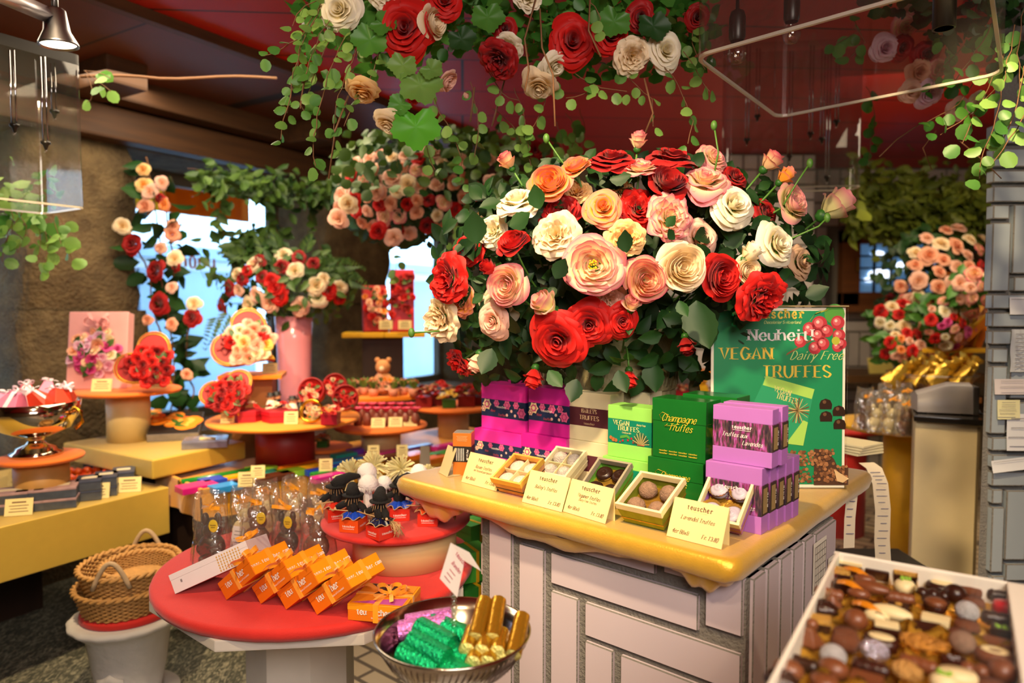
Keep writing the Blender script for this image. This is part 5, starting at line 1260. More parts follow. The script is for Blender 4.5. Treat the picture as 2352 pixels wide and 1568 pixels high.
# ---------------------------------------------------------------- small witch dolls on red boxes on the tier
M_rb=mat('red_carton','#d6301c',.35,var=.04,coat=.3);M_ob=mat('orange_red_carton','#e0541c',.35,var=.04);M_felt=mat('black_felt','#141313',.9,var=.3,vscale=80,bump=.3,bscale=250);M_jute=mat('jute','#c9a572',.9,var=.2,vscale=90)
M_blue=mat('blue_satin','#1d49c4',.3,var=.25,vscale=30);M_dkblue=mat('navy_satin','#10163f',.3,var=.2);M_osat=mat('orange_satin','#f0541c',.35,var=.1);M_pale=mat('pale_bead','#d9b98a',.6)
def witch(px,py,label,yaw,cloth,box=M_rb,S=.047,doll=True,hat=(0.2,.3),stars=True,broom=True):
    p=PZ(px,py,TIZ+.0005);t=thing('witch_doll_box',label,'gift box',M=T(*p)@RZ(yaw));h=S*.62
    m=MB();m.box((0,0,h/2),(S,S,h));part('box_body',m,box,t,.0008)
    l=MB();text_into(l,BRAND,T(0,-S/2-.0006,h*.42)@FRONT,.0052,0,mono=True,weight=1.2,thin=.6);l.box((0,-S/2-.0006,h*.3),(S*.6,.0002,.0008));text_into(l,BRAND,T(S/2+.0006,0,h*.42)@RZ(PI/2)@FRONT,.0052,0,mono=True,weight=1.2,thin=.6);part('lettering',l,M_whiteink,t)
    c=MB();r_=random.Random(px)
    c.grid(lambda u,v:(S*.62*v**.7*math.cos(2*PI*u)*(1+.16*math.sin(2*PI*u*6)),S*.62*v**.7*math.sin(2*PI*u)*(1+.16*math.sin(2*PI*u*6)),h+.016*(1-v)+.004*math.sin(2*PI*u*7)*v+.003),42,5,closeu=True)
    part('cloth_skirt',c,cloth,t)
    c=MB();c.tube([(S*.62*(1+.16*math.sin(6*a))*math.cos(a),S*.62*(1+.16*math.sin(6*a))*math.sin(a),h+.004+.004*math.sin(7*a))for a in[2*PI*k/42 for k in range(43)]],.0011,4);part('lace_trim',c,M_jute,t)
    if stars:
        c=MB()
        for k in range(16):
            a=r_.uniform(0,6.28);q=r_.uniform(.2,.6)*S;c.box((q*math.cos(a),q*math.sin(a),h+.0185-.010*q/(.62*S)),(.0018,.0018,.001))
        part('gold_stars',c,M_goldink,t)
    if doll:
        c=MB();c.ball((0,0,h+.026),.016,0,12,8,sc=(1,.9,1.25));c.ball((.002,-.002,h+.046),.0125,0,12,8);
        for s in(-1,1):c.tube([(s*.01,0,h+.034),(s*.026,-.006,h+.028),(s*.036,-.012,h+.022)],[.007,.008,.0065],8)
        part('doll_body',c,M_felt,t)
        c=MB();c.tube([(0,0,h+.05),(hat[0]*.01,0,h+.062),(hat[0]*.035,hat[1]*.015,h+.07),(hat[0]*.065,hat[1]*.03,h+.068)],[.0175,.0155,.011,.004],12);c.lathe([(.0,h+.052),(.024,h+.050),(.025,h+.053),(.0,h+.056)],20,cap=False);part('felt_hat',c,M_felt,t)
        c=MB();[c.tube([(s*.036,-.012,h+.022),(s*.04,-.014,h+.020)],.0032,6)for s in(-1,1)];part('hand',c,M_pale,t)
        c=MB();[c.tube([(.012*math.cos(a),.012*math.sin(a)-.003,h+.05),(.017*math.cos(a),.017*math.sin(a)-.004,h+.036+.004*math.sin(a*5))],.0007,3)for a in[k*.42 for k in range(15)]];part('straw_hair',c,M_jute,t)
    if broom:
        c=MB();c.tube([(-.05,-.02,h+.02),(.03,.0,h+.014)],.0014,5)
        for k in range(24):c.tube([(.03,0,h+.014),(.05+r_.uniform(0,.01),r_.uniform(-.01,.01),h+.008+r_.uniform(-.012,.006)),(.064,r_.uniform(-.016,.016),h-r_.uniform(0,.018))],.0007,3)
        part('broom',c,M_jute,t)
    return t
witch(875,1232,'front witch doll in navy starred cloth on a red box with the shop name',R(-42),M_dkblue,hat=(-.4,.8))
witch(812,1216,'witch doll in bright blue satin on an orange box, left of the navy one',R(-15),M_blue,M_ob,hat=(-.2,.6),stars=True)
witch(772,1192,'witch doll with a bent hat at the left rim of the red tier',R(25),M_rb,hat=(1.0,.3),stars=False)
witch(985,1202,'red box filled with crumpled orange satin at the right of the tier',R(0),M_osat,doll=False,stars=False)
witch(918,1190,'witch doll with a blue skirt half hidden by the counter tip',R(10),M_blue,hat=(.6,.6),broom=False)
M_straw=mat('pale_straw','#f7e9b0',.8,var=.15,vscale=60);M_wh=mat('white_wool','#f1ebe6',.9,var=.03,bump=.3,bscale=200)
def straw(px,py,z,label,s=.05):
    t=thing('straw_flower',label,'decoration',P(px,py,z));m=MB();r_=random.Random(px)
    for k in range(110):
        a=r_.uniform(0,2*PI);q=math.sqrt(r_.random());d=Vector((math.cos(a)*q,-.55+.3*r_.random(),math.sin(a)*q+.3)).normalized();L=s*r_.uniform(.8,1.05)
        m.ribbon([d*s*.12,d*L*.6,d*L+Vector((0,0,-.003))],.0042,d.cross(Vector((r_.uniform(-1,1),1,r_.uniform(-1,1)))).normalized())
    part('straw_rays',m,M_straw,t);m=MB();m.tube([(0,.0,0),(.0,.0,-.07)],.004,6);part('stalk',m,M_straw,t);return t
for(px,py,Y,lab)in((808,1088,1.76,'fringed straw flower behind the hat of the leftmost witch'),(858,1072,1.78,'tallest fringed straw flower over the white mushrooms'),(922,1078,1.79,'fringed straw flower standing apart before the grey card'),(985,1090,1.80,'fringed straw flower partly behind the counter tip')):straw(px,py,Y,lab,.048 if px<950 else .035)
def mushroom(px,py,Y,r_,label):
    p=P(px,py,Y);h=p.z-TIZ;t=thing('mushroom_ornament',label,'decoration',(p.x,Y,TIZ))
    m=MB();m.lathe([(0,h+r_*.9),(r_*.5,h+r_*.75),(r_*.9,h+r_*.3),(r_,h-r_*.1),(r_*.85,h-r_*.4),(r_*.4,h-r_*.3),(0,h-r_*.3)],24,cap=False);part('cap',m,M_wh,t)
    m=MB();[m.tube([(r_*.9*math.cos(a),r_*.9*math.sin(a),h-r_*.2),(r_*.93*math.cos(a),r_*.93*math.sin(a),h-r_*(.75+.15*math.sin(a*9)))],.0012,3)for a in[2*PI*k/40 for k in range(40)]];part('fringe',m,M_wh,t)
    m=MB();m.lathe([(r_*.42,.0),(r_*.4,h*.4),(r_*.33,h-r_*.3)],14);part('stalk',m,M_wh,t)
for(px,py,Y,r_,lab)in((843,1082,1.70,.0245,'upper white fringed mushroom ornament behind the front one'),(846,1110,1.655,.025,'front white fringed mushroom ornament between the witch hats'),(882,1108,1.70,.02,'small white mushroom ornament right of the front one'),(962,1082,1.76,.022,'white mushroom ornament next to the counter tip'),(938,1096,1.745,.017,'low white mushroom ornament left of the one by the counter tip')):mushroom(px,py,Y,r_,lab)
M_gb=mat('green_gift_carton','#4fae3c',.45,var=.08);M_gb2=mat('dark_green_gift_carton','#2c7a2a',.45,var=.08)
for k,(px,py,Y,s,mt,lab)in enumerate(((1082,1290,1.72,.075,M_gb,'light green gift box under the counter overhang'),(1080,1372,1.70,.085,M_gb2,'dark green gift box below the light green one beside the brick counter'),(1084,1225,1.85,.07,M_gb,'top green gift box with a yellow ribbon under the counter overhang'))):
    p=P(px,py,Y);t=thing('gift_box',lab,'box',M=T(p.x,p.y,p.z-s/2)@RZ(.5+k*.15));m=MB();m.box((0,0,s*.35),(s,s,s*.7));part('box_body',m,mt,t,.001);m=MB();m.box((0,0,s*.85),(s+.002,s+.002,s*.3));part('lid',m,mt,t,.001)
    m=MB();m.box((0,0,s/2),(.008,s+.004,s+.003));part('ribbon',m,M_yellow,t)
p=P(1084,1410,1.74);t=thing('green_plinth','dark green plinth carrying the stack of green gift boxes','plinth',(p.x-.01,1.79,0));zt=P(1080,1372,1.70).z-.0425
m=MB();m.box((0,0,zt/2),(.17,.26,zt));part('plinth_body',m,M_gb2,t,.004);m=MB();m.box((0,0,.02),(.18,.27,.04));part('foot',m,M_gb2,t)
# ================================================================ silver bowl of foil-wrapped chocolate rolls
BX,BY,BZ=-.086,.985,1.030
M_silver=mat('old_silver','#b9b2a6',.16,metal=1.0,var=.12,vscale=18)
t=thing('silver_bowl','shallow footed silver bowl full of foil-wrapped rolls','bowl',(BX,BY,BZ-.145))
m=MB();m.lathe([(.0,.075),(.05,.078),(.085,.1),(.104,.13),(.1125,.144),(.1135,.147),(.110,.147),(.1,.131),(.08,.104),(.045,.084),(0,.082)],72,cap=False);part('basin',m,M_silver,t)
m=MB()
for k in range(72):
    a=2*PI*k/72;c,s=math.cos(a),math.sin(a);c2,s2=math.cos(a+.08),math.sin(a+.08);m.tube([(.0915*c,.0915*s,.107),(.109*c2,.109*s2,.137)],.0007,3)
part('engraved_band',m,flat('engraving','#6b5a4c',.4,metal=.8),t)
m=MB();m.lathe([(.0,.0),(.05,.0),(.052,.005),(.02,.018),(.014,.045),(.022,.07),(.03,.076)],32,cap=False);part('foot',m,M_silver,t)
q=thing('bowl_pedestal','slim white pedestal holding the silver bowl','pedestal',(BX,BY,0));m=MB();m.lathe([(.0,.0),(.1,0),(.1,.03),(.05,.06),(.045,.8),(.07,.84),(.08,BZ-.1455),(0,BZ-.1455)],24,cap=False);part('shaft',m,M_white,q);m=MB();m.box((0,0,.012),(.26,.26,.024));part('foot',m,M_white,q)
M_fg=foil('green_foil','#14c47e',.22,.5,260);M_fgold=foil('gold_foil','#c9982a',.25,.12,120);M_fpink=foil('pink_foil','#e08ad6',.22,.5,200);M_fend=foil('pale_gold_foil','#eeea8c',.25,.5,300,.5)
def roll(c,d,L,r_,fo_,en,label,name='foil_roll',group=None,wave=True):
    M_=look(c,d);t=thing(name,label,'chocolate',M=M_,group=group);m=MB()
    rr=random.Random(hash(label)%1000 if False else len(label)*7)
    m.lathe([(r_*.97,-L/2),(r_,-L/2+.004),(r_*1.0,-L/4),(r_*1.01,0),(r_,L/4),(r_,L/2-.004),(r_*.97,L/2)],20,cap=False,fl=lambda a,z:1+.02*math.sin(a*7+z*400))
    if wave:
        pts=[(r_*1.03*math.cos(1.9+.18*(k%2)),r_*1.03*math.sin(1.9+.18*(k%2)),-L/2+L*k/22)for k in range(23)];m.tube(pts,.0011,4)
    part('wrapper',m,fo_,t)
    for s in(-1,1):
        e=MB();e.lathe([(0,s*L/2+s*.001),(r_*.4,s*L/2+s*.002),(r_*.8,s*L/2),(r_*.98,s*(L/2-.001))],14,cap=False,fl=lambda a,z:1+.04*math.sin(a*9));part('folded_end',e,en,t)
gd=Vector((.80,-.55,-.12))
for k,(px,py,Y,lab)in enumerate(((965,1518,.95,'lowest green foil roll at the front rim of the bowl'),(985,1492,.955,'long green foil roll lying in front of the stack'),(1000,1462,.985,'green foil roll resting on two others, zigzag seam up'),(1035,1448,1.015,'topmost green foil roll by the glass stem'),(1060,1510,.955,'short green foil roll end next to the gold ones'),(1035,1535,.935,'crumpled green foil roll under the front ones'))):
    roll(P(px,py,Y),gd+Vector((.05*math.sin(k*3),.1*math.cos(k*2),0)),.068,.0165,M_fg,M_fg,lab,group='green foil rolls')
g2=Vector((-.16,-.86,-.42)).normalized()
for k,(px,py,Y,lab)in enumerate(((1092,1464,.955,'gold foil roll leaning up left in the back row'),(1131,1465,.955,'gold foil roll standing up in the middle of the back row'),(1179,1504,.93,'longest gold foil roll leaning on the right rim'),(1106,1496,.935,'gold foil roll below the left leaning one'),(1142,1498,.935,'gold foil roll below the middle leaning one'),(1119,1522,.925,'lower gold foil roll at the front'),(1150,1514,.935,'gold foil roll at the front right of the bowl'),(1072,1492,.94,'gold foil roll touching the green ones'),(1086,1522,.925,'gold foil roll lowest against the front rim'))):
    d_=(g2+Vector((.05*math.sin(k*2),0,.3 if k>2 else 0))).normalized();L_r=.066 if k<3 else .045
    roll(P(px,py,Y)-d_*L_r/2,d_,L_r,.0115,M_fgold,M_fend,lab,group='gold foil rolls',wave=False)
for k,(px,py,Y,lab)in enumerate(((985,1425,1.035,'pink foil roll at the back of the bowl'),(970,1440,1.02,'pink foil roll lying before the other pink one'))):
    roll(P(px,py,Y),Vector((.9,.1,.1)),.07,.015,M_fpink,M_fpink,lab,group='pink foil rolls')
sb=P(1043,1440,1.0);sT=P(1047,1345,1.0)
t=thing('card_stand','twisted glass stem holding a small white tent card over the bowl','card holder',(sb.x,1.0,sb.z-.03))
m=MB()
for k in range(10):m.ball((0,0,.012+k*.0095),.0055 if k%2 else .0042,0,10,6)
part('glass_stem',m,clear('glass_stem',(.93,.95,.9),.15,.02),t)
hz=sT.z-t.location.z;r_,u,f=screen_axes(1300)
def Lc(px,py,Y):return P(px,py,Y)-t.location
m=MB();A0,A1,A2,A3=Lc(1035,1246,.985),Lc(1067,1288,1.0),Lc(1050,1372,.985),Lc(1010,1328,.968)
m.add([A0,A1,A2,A3],[(0,1,2,3)],0,False);B2=Lc(1106,1312,1.03);B3=Lc(1078,1268,1.015);part('card',m,flat('white_card','#ece4da',.6),t)
m=MB();m.add([A0,A1,B2,B3],[(0,1,2,3)],0,False);part('back_flap',m,flat('white_card','#ece4da',.6),t)
MX=frame(A3+(A0-A3)*.5+(A2-A3)*.5,A1-A0,A0-A3);l=MB();MX=MX@T(0,0,.0006)
text_into(l,BRAND,MX@T(0,.016,0),.0055,0,mono=True,weight=1.2,thin=.6);text_into(l,'Branches',MX@T(0,.003,0),.005,0,slant=.3);[l.box((0,-.004-.006*k,0),(.016,.0009,.0002),0,MX)for k in range(3)];part('lettering',l,M_redink,t)
# ================================================================ open tray of assorted chocolates
TZc=1.165;A=PZ(1926,1266,TZc);B=PZ(1736,1560,TZc);C=PZ(2352,1341,TZc)
XA=(C-A).normalized();YA=(A-B).normalized()
TM=frame(A,XA,YA)
TL_=(A-B).length+.09;TWd=(PZ(2312,1334,TZc)-A).length
t=thing('chocolate_tray_box','large white card box with a gold tray of assorted chocolates','box',M=TM)
e=.0045;hh=.042
m=MB();m.box((TWd/2,-TL_/2,-hh-.002),(TWd+.03,TL_,.004));m.box((-e/2+.002,-TL_/2,-hh/2),(e,TL_,hh));m.box((TWd/2+.01,-.002,-hh/2),(TWd+.03,e,hh));m.box((TWd/2,-TL_+.002,-hh/2),(TWd+.03,e,hh));m.box((TWd+.013,-TL_/2,-hh/2),(.026,TL_,hh));part('card_rim',m,mat('white_card_rim','#ece5d4',.55,var=.02),t,.0016)
M_gtray=foil('gold_plastic','#d9a53a',.25,.3,70,.5)
m=MB();m.grid(lambda u,v:(.003+(TWd-.006)*u,-.004-(TL_-.008)*v,-.030+.003*math.sin(u*40)*math.sin(v*60)),36,60);part('tray',m,M_gtray,t)
NCX,NCY=6,9
for q in range(1,NCX):
    m=MB();x=TWd*q/NCX;hgt=.022 if q==3 else .014
    m.grid(lambda u,v:(x+(.0022 if v in(0,1)else 0)*(1 if v==0 else-1),-.004-(TL_-.008)*u,-.029+hgt*math.sin(PI*v)*(.75+.25*math.cos(u*NCY*2*PI))),60,4);part('divider',m,M_gtray,t)
for q in range(1,NCY):
    m=MB();y=TL_*q/NCY;hgt=.022 if q%3==0 else .012
    m.grid(lambda u,v:(.003+(TWd-.006)*u,-y+(.0022 if v==0 else(-.0022 if v==1 else 0)),-.029+hgt*math.sin(PI*v)*(.75+.25*math.cos(u*NCX*2*PI))),40,4);part('divider',m,M_gtray,t)
m=MB();m.grid(lambda u,v:(.001+(TWd-.002)*u,-.002-(TL_-.004)*v,-.002+.0006*math.sin(u*9+v*7)),12,16);part('clear_film',m,clear('film',(1,1,1),.015,.06),t)
M_mch=mat('milk_praline','#7a4628',.36,var=.12,vscale=60);M_dch=mat('dark_praline','#32190f',.3,var=.15,vscale=60);M_coc=mat('cocoa_praline','#6a3a1c',.9,var=.25,vscale=150,bump=.3,bscale=500);M_ivo=mat('white_praline','#efdca6',.45,var=.03);M_peel=mat('candied_peel','#e08a1a',.25,var=.2,vscale=60,coat=.5);M_grn=flat('pistachio','#8fbf3a',.8);M_flo=mat('florentine','#c98a34',.5,var=.5,vscale=90,bump=1.0,bscale=160);M_nut=mat('nut_slab','#c9983f',.6,var=.4,vscale=70,bump=.5,bscale=200);M_sug=mat('icing_crust','#e6e0da',.9,var=.45,vscale=140,bump=.9,bscale=420);M_rcap=mat('red_foil_disc','#c8131f',.3);M_silv=foil('silver_foil','#c9c6d6',.15,.8,160);M_wal=mat('walnut','#c4924a',.6,var=.4,vscale=90,bump=1.0,bscale=130)
def praline(zx,zy,kind,label):
    p=PZ(1700+zx/3.607,1230+zy/3.607,TZc-.014);loc=TM.inverted()@p
    t=thing('chocolate',label,'chocolate',M=TM@T(loc.x,loc.y,-.026)@Matrix.Scale(.87,4),group='chocolates in the open tray');m=MB();s=.0145;rr=random.Random(int(zx*7+zy));yw=rr.uniform(-.15,.15)
    R_=RZ(yw)
    def blk(x,y,z,w_,d_,h_,mi=0):m.box((x,y,z+h_/2),(w_,d_,h_),mi,R_,.92)
    def log(mt,L=.034,r_=.0085):
        m.grid(lambda u,v:((v-.5)*L,r_*math.cos(2*PI*u)*(1 if 0.02<v<.98 else .8),r_+r_*math.sin(2*PI*u)*(1 if 0.02<v<.98 else .8)+.0008*math.sin(v*22)),14,10,M=R_,closeu=True);m.ball((-L/2,0,r_),r_*.82,0,10,6,M=R_,sc=(.3,1,1));m.ball((L/2,0,r_),r_*.82,0,10,6,M=R_,sc=(.3,1,1));part('shell',m,mt,t)
    if kind in('mlog','dlog'):log(M_mch if kind[0]=='m' else M_dch)
    elif kind in('mblk','dblk','nut','wslab','slab2','stripe','dots','dgreen','crystal'):
        mt={'mblk':M_mch,'dblk':M_dch,'nut':M_dch,'wslab':M_ivo,'slab2':M_dch,'stripe':M_dch,'dots':M_dch,'dgreen':M_dch,'crystal':M_dch}[kind]
        blk(0,0,0,.032 if kind not in('dgreen','crystal','dots')else .025,.021,.014);part('shell',m,mt,t,.002)
        q=MB()
        if kind=='nut':q.box((0,0,.0165),(.031,.02,.006),0,R_);part('topping',q,M_nut,t,.001)
        if kind=='slab2':q.box((0,0,.0158),(.027,.017,.004),0,R_);part('topping',q,M_ivo,t,.001)
        if kind=='stripe':
            q.box((0,-.004,.0158),(.032,.006,.004),0,R_);q.box((0,.005,.0158),(.032,.005,.004),1,R_);part('topping',q,[M_ivo,M_mch],t)
        if kind=='dots':[q.ball((rr.uniform(-.006,.006),rr.uniform(-.005,.005),.0145),.0012,0,6,4)for _ in range(8)];part('topping',q,M_sug,t)
        if kind=='dgreen':[q.ball((rr.uniform(-.006,.006),rr.uniform(-.004,.004),.0145),.0018,0,6,4)for _ in range(14)];part('topping',q,M_grn,t)
        if kind=='crystal':q.ball((0,0,.0145),.005,0,6,4,sc=(1,.8,.5));part('topping',q,M_nut,t)
    elif kind in('cocoa','mdisc','reddisc','woval'):
        a={'cocoa':(M_coc,1,.009),'mdisc':(M_mch,1,.012),'reddisc':(M_rcap,1,.014),'woval':(M_ivo,1.35,.014)}[kind];m.lathe([(0,0),(s*.8,0),(s,.003),(s,a[2]),(s*.88,a[2]+.004),(0,a[2]+.005)],24,M=R_@Matrix.Diagonal((a[1],.95,1,1)),cap=False);part('shell',m,a[0],t)
    elif kind in('doval','ring'):
        m.lathe([(0,0),(s*1.25,0),(s*1.3,.008),(s*1.15,.013),(0,.014)],24,M=R_@Matrix.Diagonal((1.1,.8,1,1)),cap=False);part('shell',m,M_dch if kind=='doval' else M_mch,t)
        q=MB();q.lathe([(0 if kind=='doval' else s*.4,.014),(s*.8,.0155),(s*.9,.014)],24,M=R_@Matrix.Diagonal((1.1,.7,1,1)),cap=False);part('topping',q,M_ivo,t)
    elif kind in('sugar','snow','egg','mball','dball','mdome','wgreen','almond'):
        mt={'sugar':M_sug,'snow':M_snow,'egg':M_silv,'mball':M_mch,'dball':M_dch,'mdome':M_mch,'wgreen':M_ivo,'almond':M_coc}[kind];sc3={'egg':(1.15,.9,.9),'mdome':(1.15,.9,.8),'almond':(1.25,.8,.75),'wgreen':(1,1,.8)}.get(kind,(1,1,.9))
        m.ball((0,0,s*sc3[2]),s,0,18,12,M=R_,sc=sc3);part('shell',m,mt,t)
        if kind=='wgreen':q=MB();[q.ball((rr.uniform(-.006,.006),rr.uniform(-.005,.005),.0235),.002,0,6,4)for _ in range(18)];part('topping',q,M_grn,t)
    elif kind=='peel':
        m.grid(lambda u,v:((v-.5)*.04,(u-.5)*.014*math.sin(PI*(.12+.88*v)),.018+.006*math.sin(PI*v)+.003*math.cos((u-.5)*5)),6,10,M=RZ(-.5));part('peel',m,M_peel,t)
        q=MB();q.ball((.012,-.006,.013),.014,0,14,8,sc=(1.1,.75,.6));part('dipped_end',q,M_mch if zx<1000 else M_ivo,t)
    elif kind in('moon','wmoon'):
        m.grid(lambda u,v:((v-.5)*.048,.012*math.cos(2*PI*u)*math.sin(PI*(.06+.88*v))**.6,.018+.009*math.sin(2*PI*u)*math.sin(PI*(.06+.88*v))**.6),14,12,M=RZ(-.12),closeu=True);part('shell',m,M_mch if kind=='moon' else M_ivo,t)
    elif kind=='beads':
        [m.ball(((k-1)*.013,0,.008),.0085,0,12,8,M=R_)for k in range(3)];part('shell',m,M_dch if zy<700 else M_mch,t)
    elif kind in('swirl','flower'):
        m.lathe([(0,0),(.015,0),(.016,.006),(.012,.010),(.0125,.012),(.007,.016),(.0075,.018),(.002,.023),(0,.0235)],26,cap=False,fl=lambda a,z:1+(.1*math.cos(a*6)if kind=='flower' else .04*math.sin(a+z*600)));part('shell',m,M_mch,t)
        if kind=='flower':q=MB();q.ball((.002,.004,.024),.0075,0,12,8);part('topping',q,M_mch,t)
    elif kind=='cupr':
        m.lathe([(.011,0),(.0165,.016),(.0155,.016),(.010,.004),(0,.004)],48,cap=False,fl=lambda a,z:1+.05*math.cos(a*24));part('shell',m,M_dch,t);q=MB();q.ball((0,-.004,.014),.013,0,14,8,sc=(1.1,1,.5));part('topping',q,M_mch,t)
    elif kind in('florentine','walnut','bark'):
        w3={'florentine':.026,'walnut':.016,'bark':.018}[kind];mt={'florentine':M_flo,'walnut':M_wal,'bark':M_dch}[kind]
        m.grid(lambda u,v:(w3*math.sin(PI*v)*math.cos(2*PI*u)*(1+.12*math.sin(u*37+v*9)),w3*.78*math.sin(PI*v)*math.sin(2*PI*u)*(1+.12*math.sin(u*29)),.014-(.005 if kind=='florentine' else .01)*math.cos(PI*v)*(1+.25*math.sin(u*44+v*21))),30,14,M=R_,closeu=True);part('shell',m,mt,t)
PR=[
 [(920,235,'stripe','dark bar with white and brown strips'),(1140,275,'dblk','smooth dark rectangular block'),(1375,315,'nut','dark bar with a golden nut slab'),(1670,390,'doval','dark oval with a white leaf on top'),(1910,420,'cocoa','cocoa-dusted round'),(2180,470,'dlog','dark ribbed log')],
 [(820,300,'nut','thin almond slab'),(960,330,'peel','candied orange slice with a dipped end'),(870,385,'dblk','dark block under the orange slice'),(1365,410,'wgreen','white cube with green pistachio crumbs'),(1600,455,'beads','row of three dark beads'),(1780,475,'dball','dark glossy ball')],
 [(735,450,'mlog','milk chocolate log by the white rim'),(910,445,'peel','lower candied orange slice'),(1080,450,'moon','milk chocolate half-moon'),(1320,485,'mlog','wavy milk chocolate log'),(1620,545,'cupr','frilled dark cup with a milk dome'),(1930,515,'cocoa','flat cocoa-dusted round'),(2195,575,'reddisc','bright red foil round')],
 [(760,535,'swirl','milk chocolate swirl'),(690,605,'bark','dark nutty cluster'),(1065,550,'dblk','dark block beneath the half-moon'),(1310,570,'crystal','dark square with a sugar crystal'),(1880,620,'sugar','white crackled sugar ball'),(2140,655,'dlog','smooth dark log')],
 [(960,690,'mball','milk chocolate ball'),(1050,625,'peel','bright orange slice dipped in white'),(1250,660,'wmoon','white chocolate half-moon'),(1215,745,'slab2','dark bar with a white top'),(1620,670,'wslab','plain white slab'),(1550,735,'dblk','dark block with wavy ridges'),(1880,710,'cocoa','upper cocoa disc'),(2170,760,'dgreen','dark cube sprinkled with pistachio')],
 [(640,705,'nut','bar with a pale nut slab'),(575,810,'flower','milk chocolate flower with a ball heart'),(870,775,'cocoa','cocoa round'),(1170,835,'doval','dark block with a white oval'),(1830,785,'cocoa','lower cocoa disc'),(2140,865,'mblk','milk chocolate block')],
 [(880,865,'almond','cocoa-dusted almond'),(1110,945,'egg','silver foil egg'),(1520,880,'florentine','large golden florentine'),(1840,875,'snow','brown sugar-dusted dome'),(2110,950,'ring','milk oval with a white ring')],
 [(500,1020,'dlog','dark stick beside the white rim'),(770,990,'sugar','white crackled sugar dome'),(1080,1060,'dlog','long dark stick'),(1480,1030,'mlog','long milk chocolate log'),(1770,1015,'dots','dark cube with white crumbs'),(2000,1085,'beads','milk chocolate beads')],
 [(400,1095,'mdome','smooth milk chocolate dome'),(770,1085,'mdome','oval milk chocolate dome'),(1050,1160,'mblk','milk block near the lower frame'),(1380,1125,'walnut','walnut-topped piece'),(1800,1150,'woval','large white oval'),(2170,1115,'mball','milk chocolate truffle ball'),(340,1200,'bark','dark rough cluster at the near corner'),(695,1180,'mdisc','round milk disc'),(1690,1205,'wgreen','piece with green crumbs'),(2080,1205,'cocoa','cocoa round near the lower frame')],
]
for r_i,row in enumerate(PR):
    for(zx,zy,kd,lb)in row:
        nb='' if r_i else ', back row'
        praline(zx,zy,kd,'%s in the %s row of the chocolate tray%s'%(lb,['back','second','third','fourth','fifth','sixth','seventh','eighth','nearest'][r_i],''))
t=thing('display_stand','red draped stand under the open tray of chocolates','stand',M=T(*(TM@Vector((0,0,0))))@TM.to_3x3().to_4x4())
zs=TZc-hh-.0055
m=MB();m.box((TWd/2+.02,-TL_/2-.01,-hh-.0255),(TWd+.02,TL_+.0,.04));part('stand_top',m,M_red,t,.006)
m=MB();m.grid(lambda u,v:(lambda a:((TWd/2+.02)+(TWd/2+.004)*a[0],(-TL_/2-.01)+(TL_/2-.002)*a[1],-hh-.04-(1.165-hh-.041)*v))((lambda q:((1-8*q if q<.25 else(-1 if q<.5 else(-1+8*(q-.5)if q<.75 else 1))),(1 if q<.25 else(1-8*(q-.25)if q<.5 else(-1 if q<.75 else-1+8*(q-.75))))))(u%1.0)),48,4,closeu=True);part('drape',m,M_red,t)
# ================================================================ displays along the window wall
WY=math.atan2(WD.y,WD.x)
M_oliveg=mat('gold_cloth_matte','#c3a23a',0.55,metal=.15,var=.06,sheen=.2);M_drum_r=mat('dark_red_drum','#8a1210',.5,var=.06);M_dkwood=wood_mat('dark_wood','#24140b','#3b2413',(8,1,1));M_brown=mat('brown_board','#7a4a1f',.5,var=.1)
M_mcard=mat('small_price_card','#ead693',.7,var=.03)
def mini_card(px,py,Y=None,z=None,w_=.055,h_=.04,yaw=.1,label='',tilt=.3):
    p=PZ(px,py,z)if z is not None else P(px,py,Y)
    t=thing('price_card',label,'price card',M=T(*p)@RZ(yaw)@RX(-tilt));m=MB();m.box((0,0,h_/2),(w_,.0016,h_));part('card',m,M_mcard,t,.0004)
    l=MB();l.box((0,-.0014,h_*.78),(w_*.5,.0003,h_*.07));[l.box((0,-.0014,h_*(.58-.17*k)),(w_*(.7-.1*(k%2)),.0003,h_*.035))for k in range(3)];part('writing',l,M_ink,t)
    return t
def wbox(name,label,cat,c,sx,sy,sz,m,bev=.01,partname='body',yaw=WY):
    t=thing(name,label,cat,M=T(*c)@RZ(yaw));b=MB();b.box((sx/2,sy/2,-sz/2),(sx,sy,sz));part(partname,b,m,t,bev,3);return t
def legs(t,sx,sy,top,m,inset=.06):
    b=MB();b.box((sx/2,sy/2,(top-.005)/2-0),(sx-2*inset,sy-2*inset,top-.005));return b
c=P(388,1118,2.45);LZ=c.z
t=wbox('gold_table','long low table covered in matte gold cloth at the left','table',c-WD*2.3,2.3,.8,.166,M_oliveg,.006,'tabletop')
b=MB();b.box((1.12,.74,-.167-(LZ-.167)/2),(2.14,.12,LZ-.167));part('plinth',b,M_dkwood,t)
c2=P(350,1056,2.42);PZt=c2.z;ex=(PZ(606,1024,PZt)-c2).length;ey=min(.6,(PZ(164,1002,PZt)-c2).length)
t=wbox('gold_platform','raised platform in olive gold cloth carrying the orange boxes','platform',c2,ex,ey,.07,M_oliveg,.012,'platform_top')
b=MB();b.box((ex*.5+.02,ey*.7,-.0705-(PZt-.0705)/2),(ex*.8,ey*.5,PZt-.0705));part('plinth',b,M_dkwood,t)
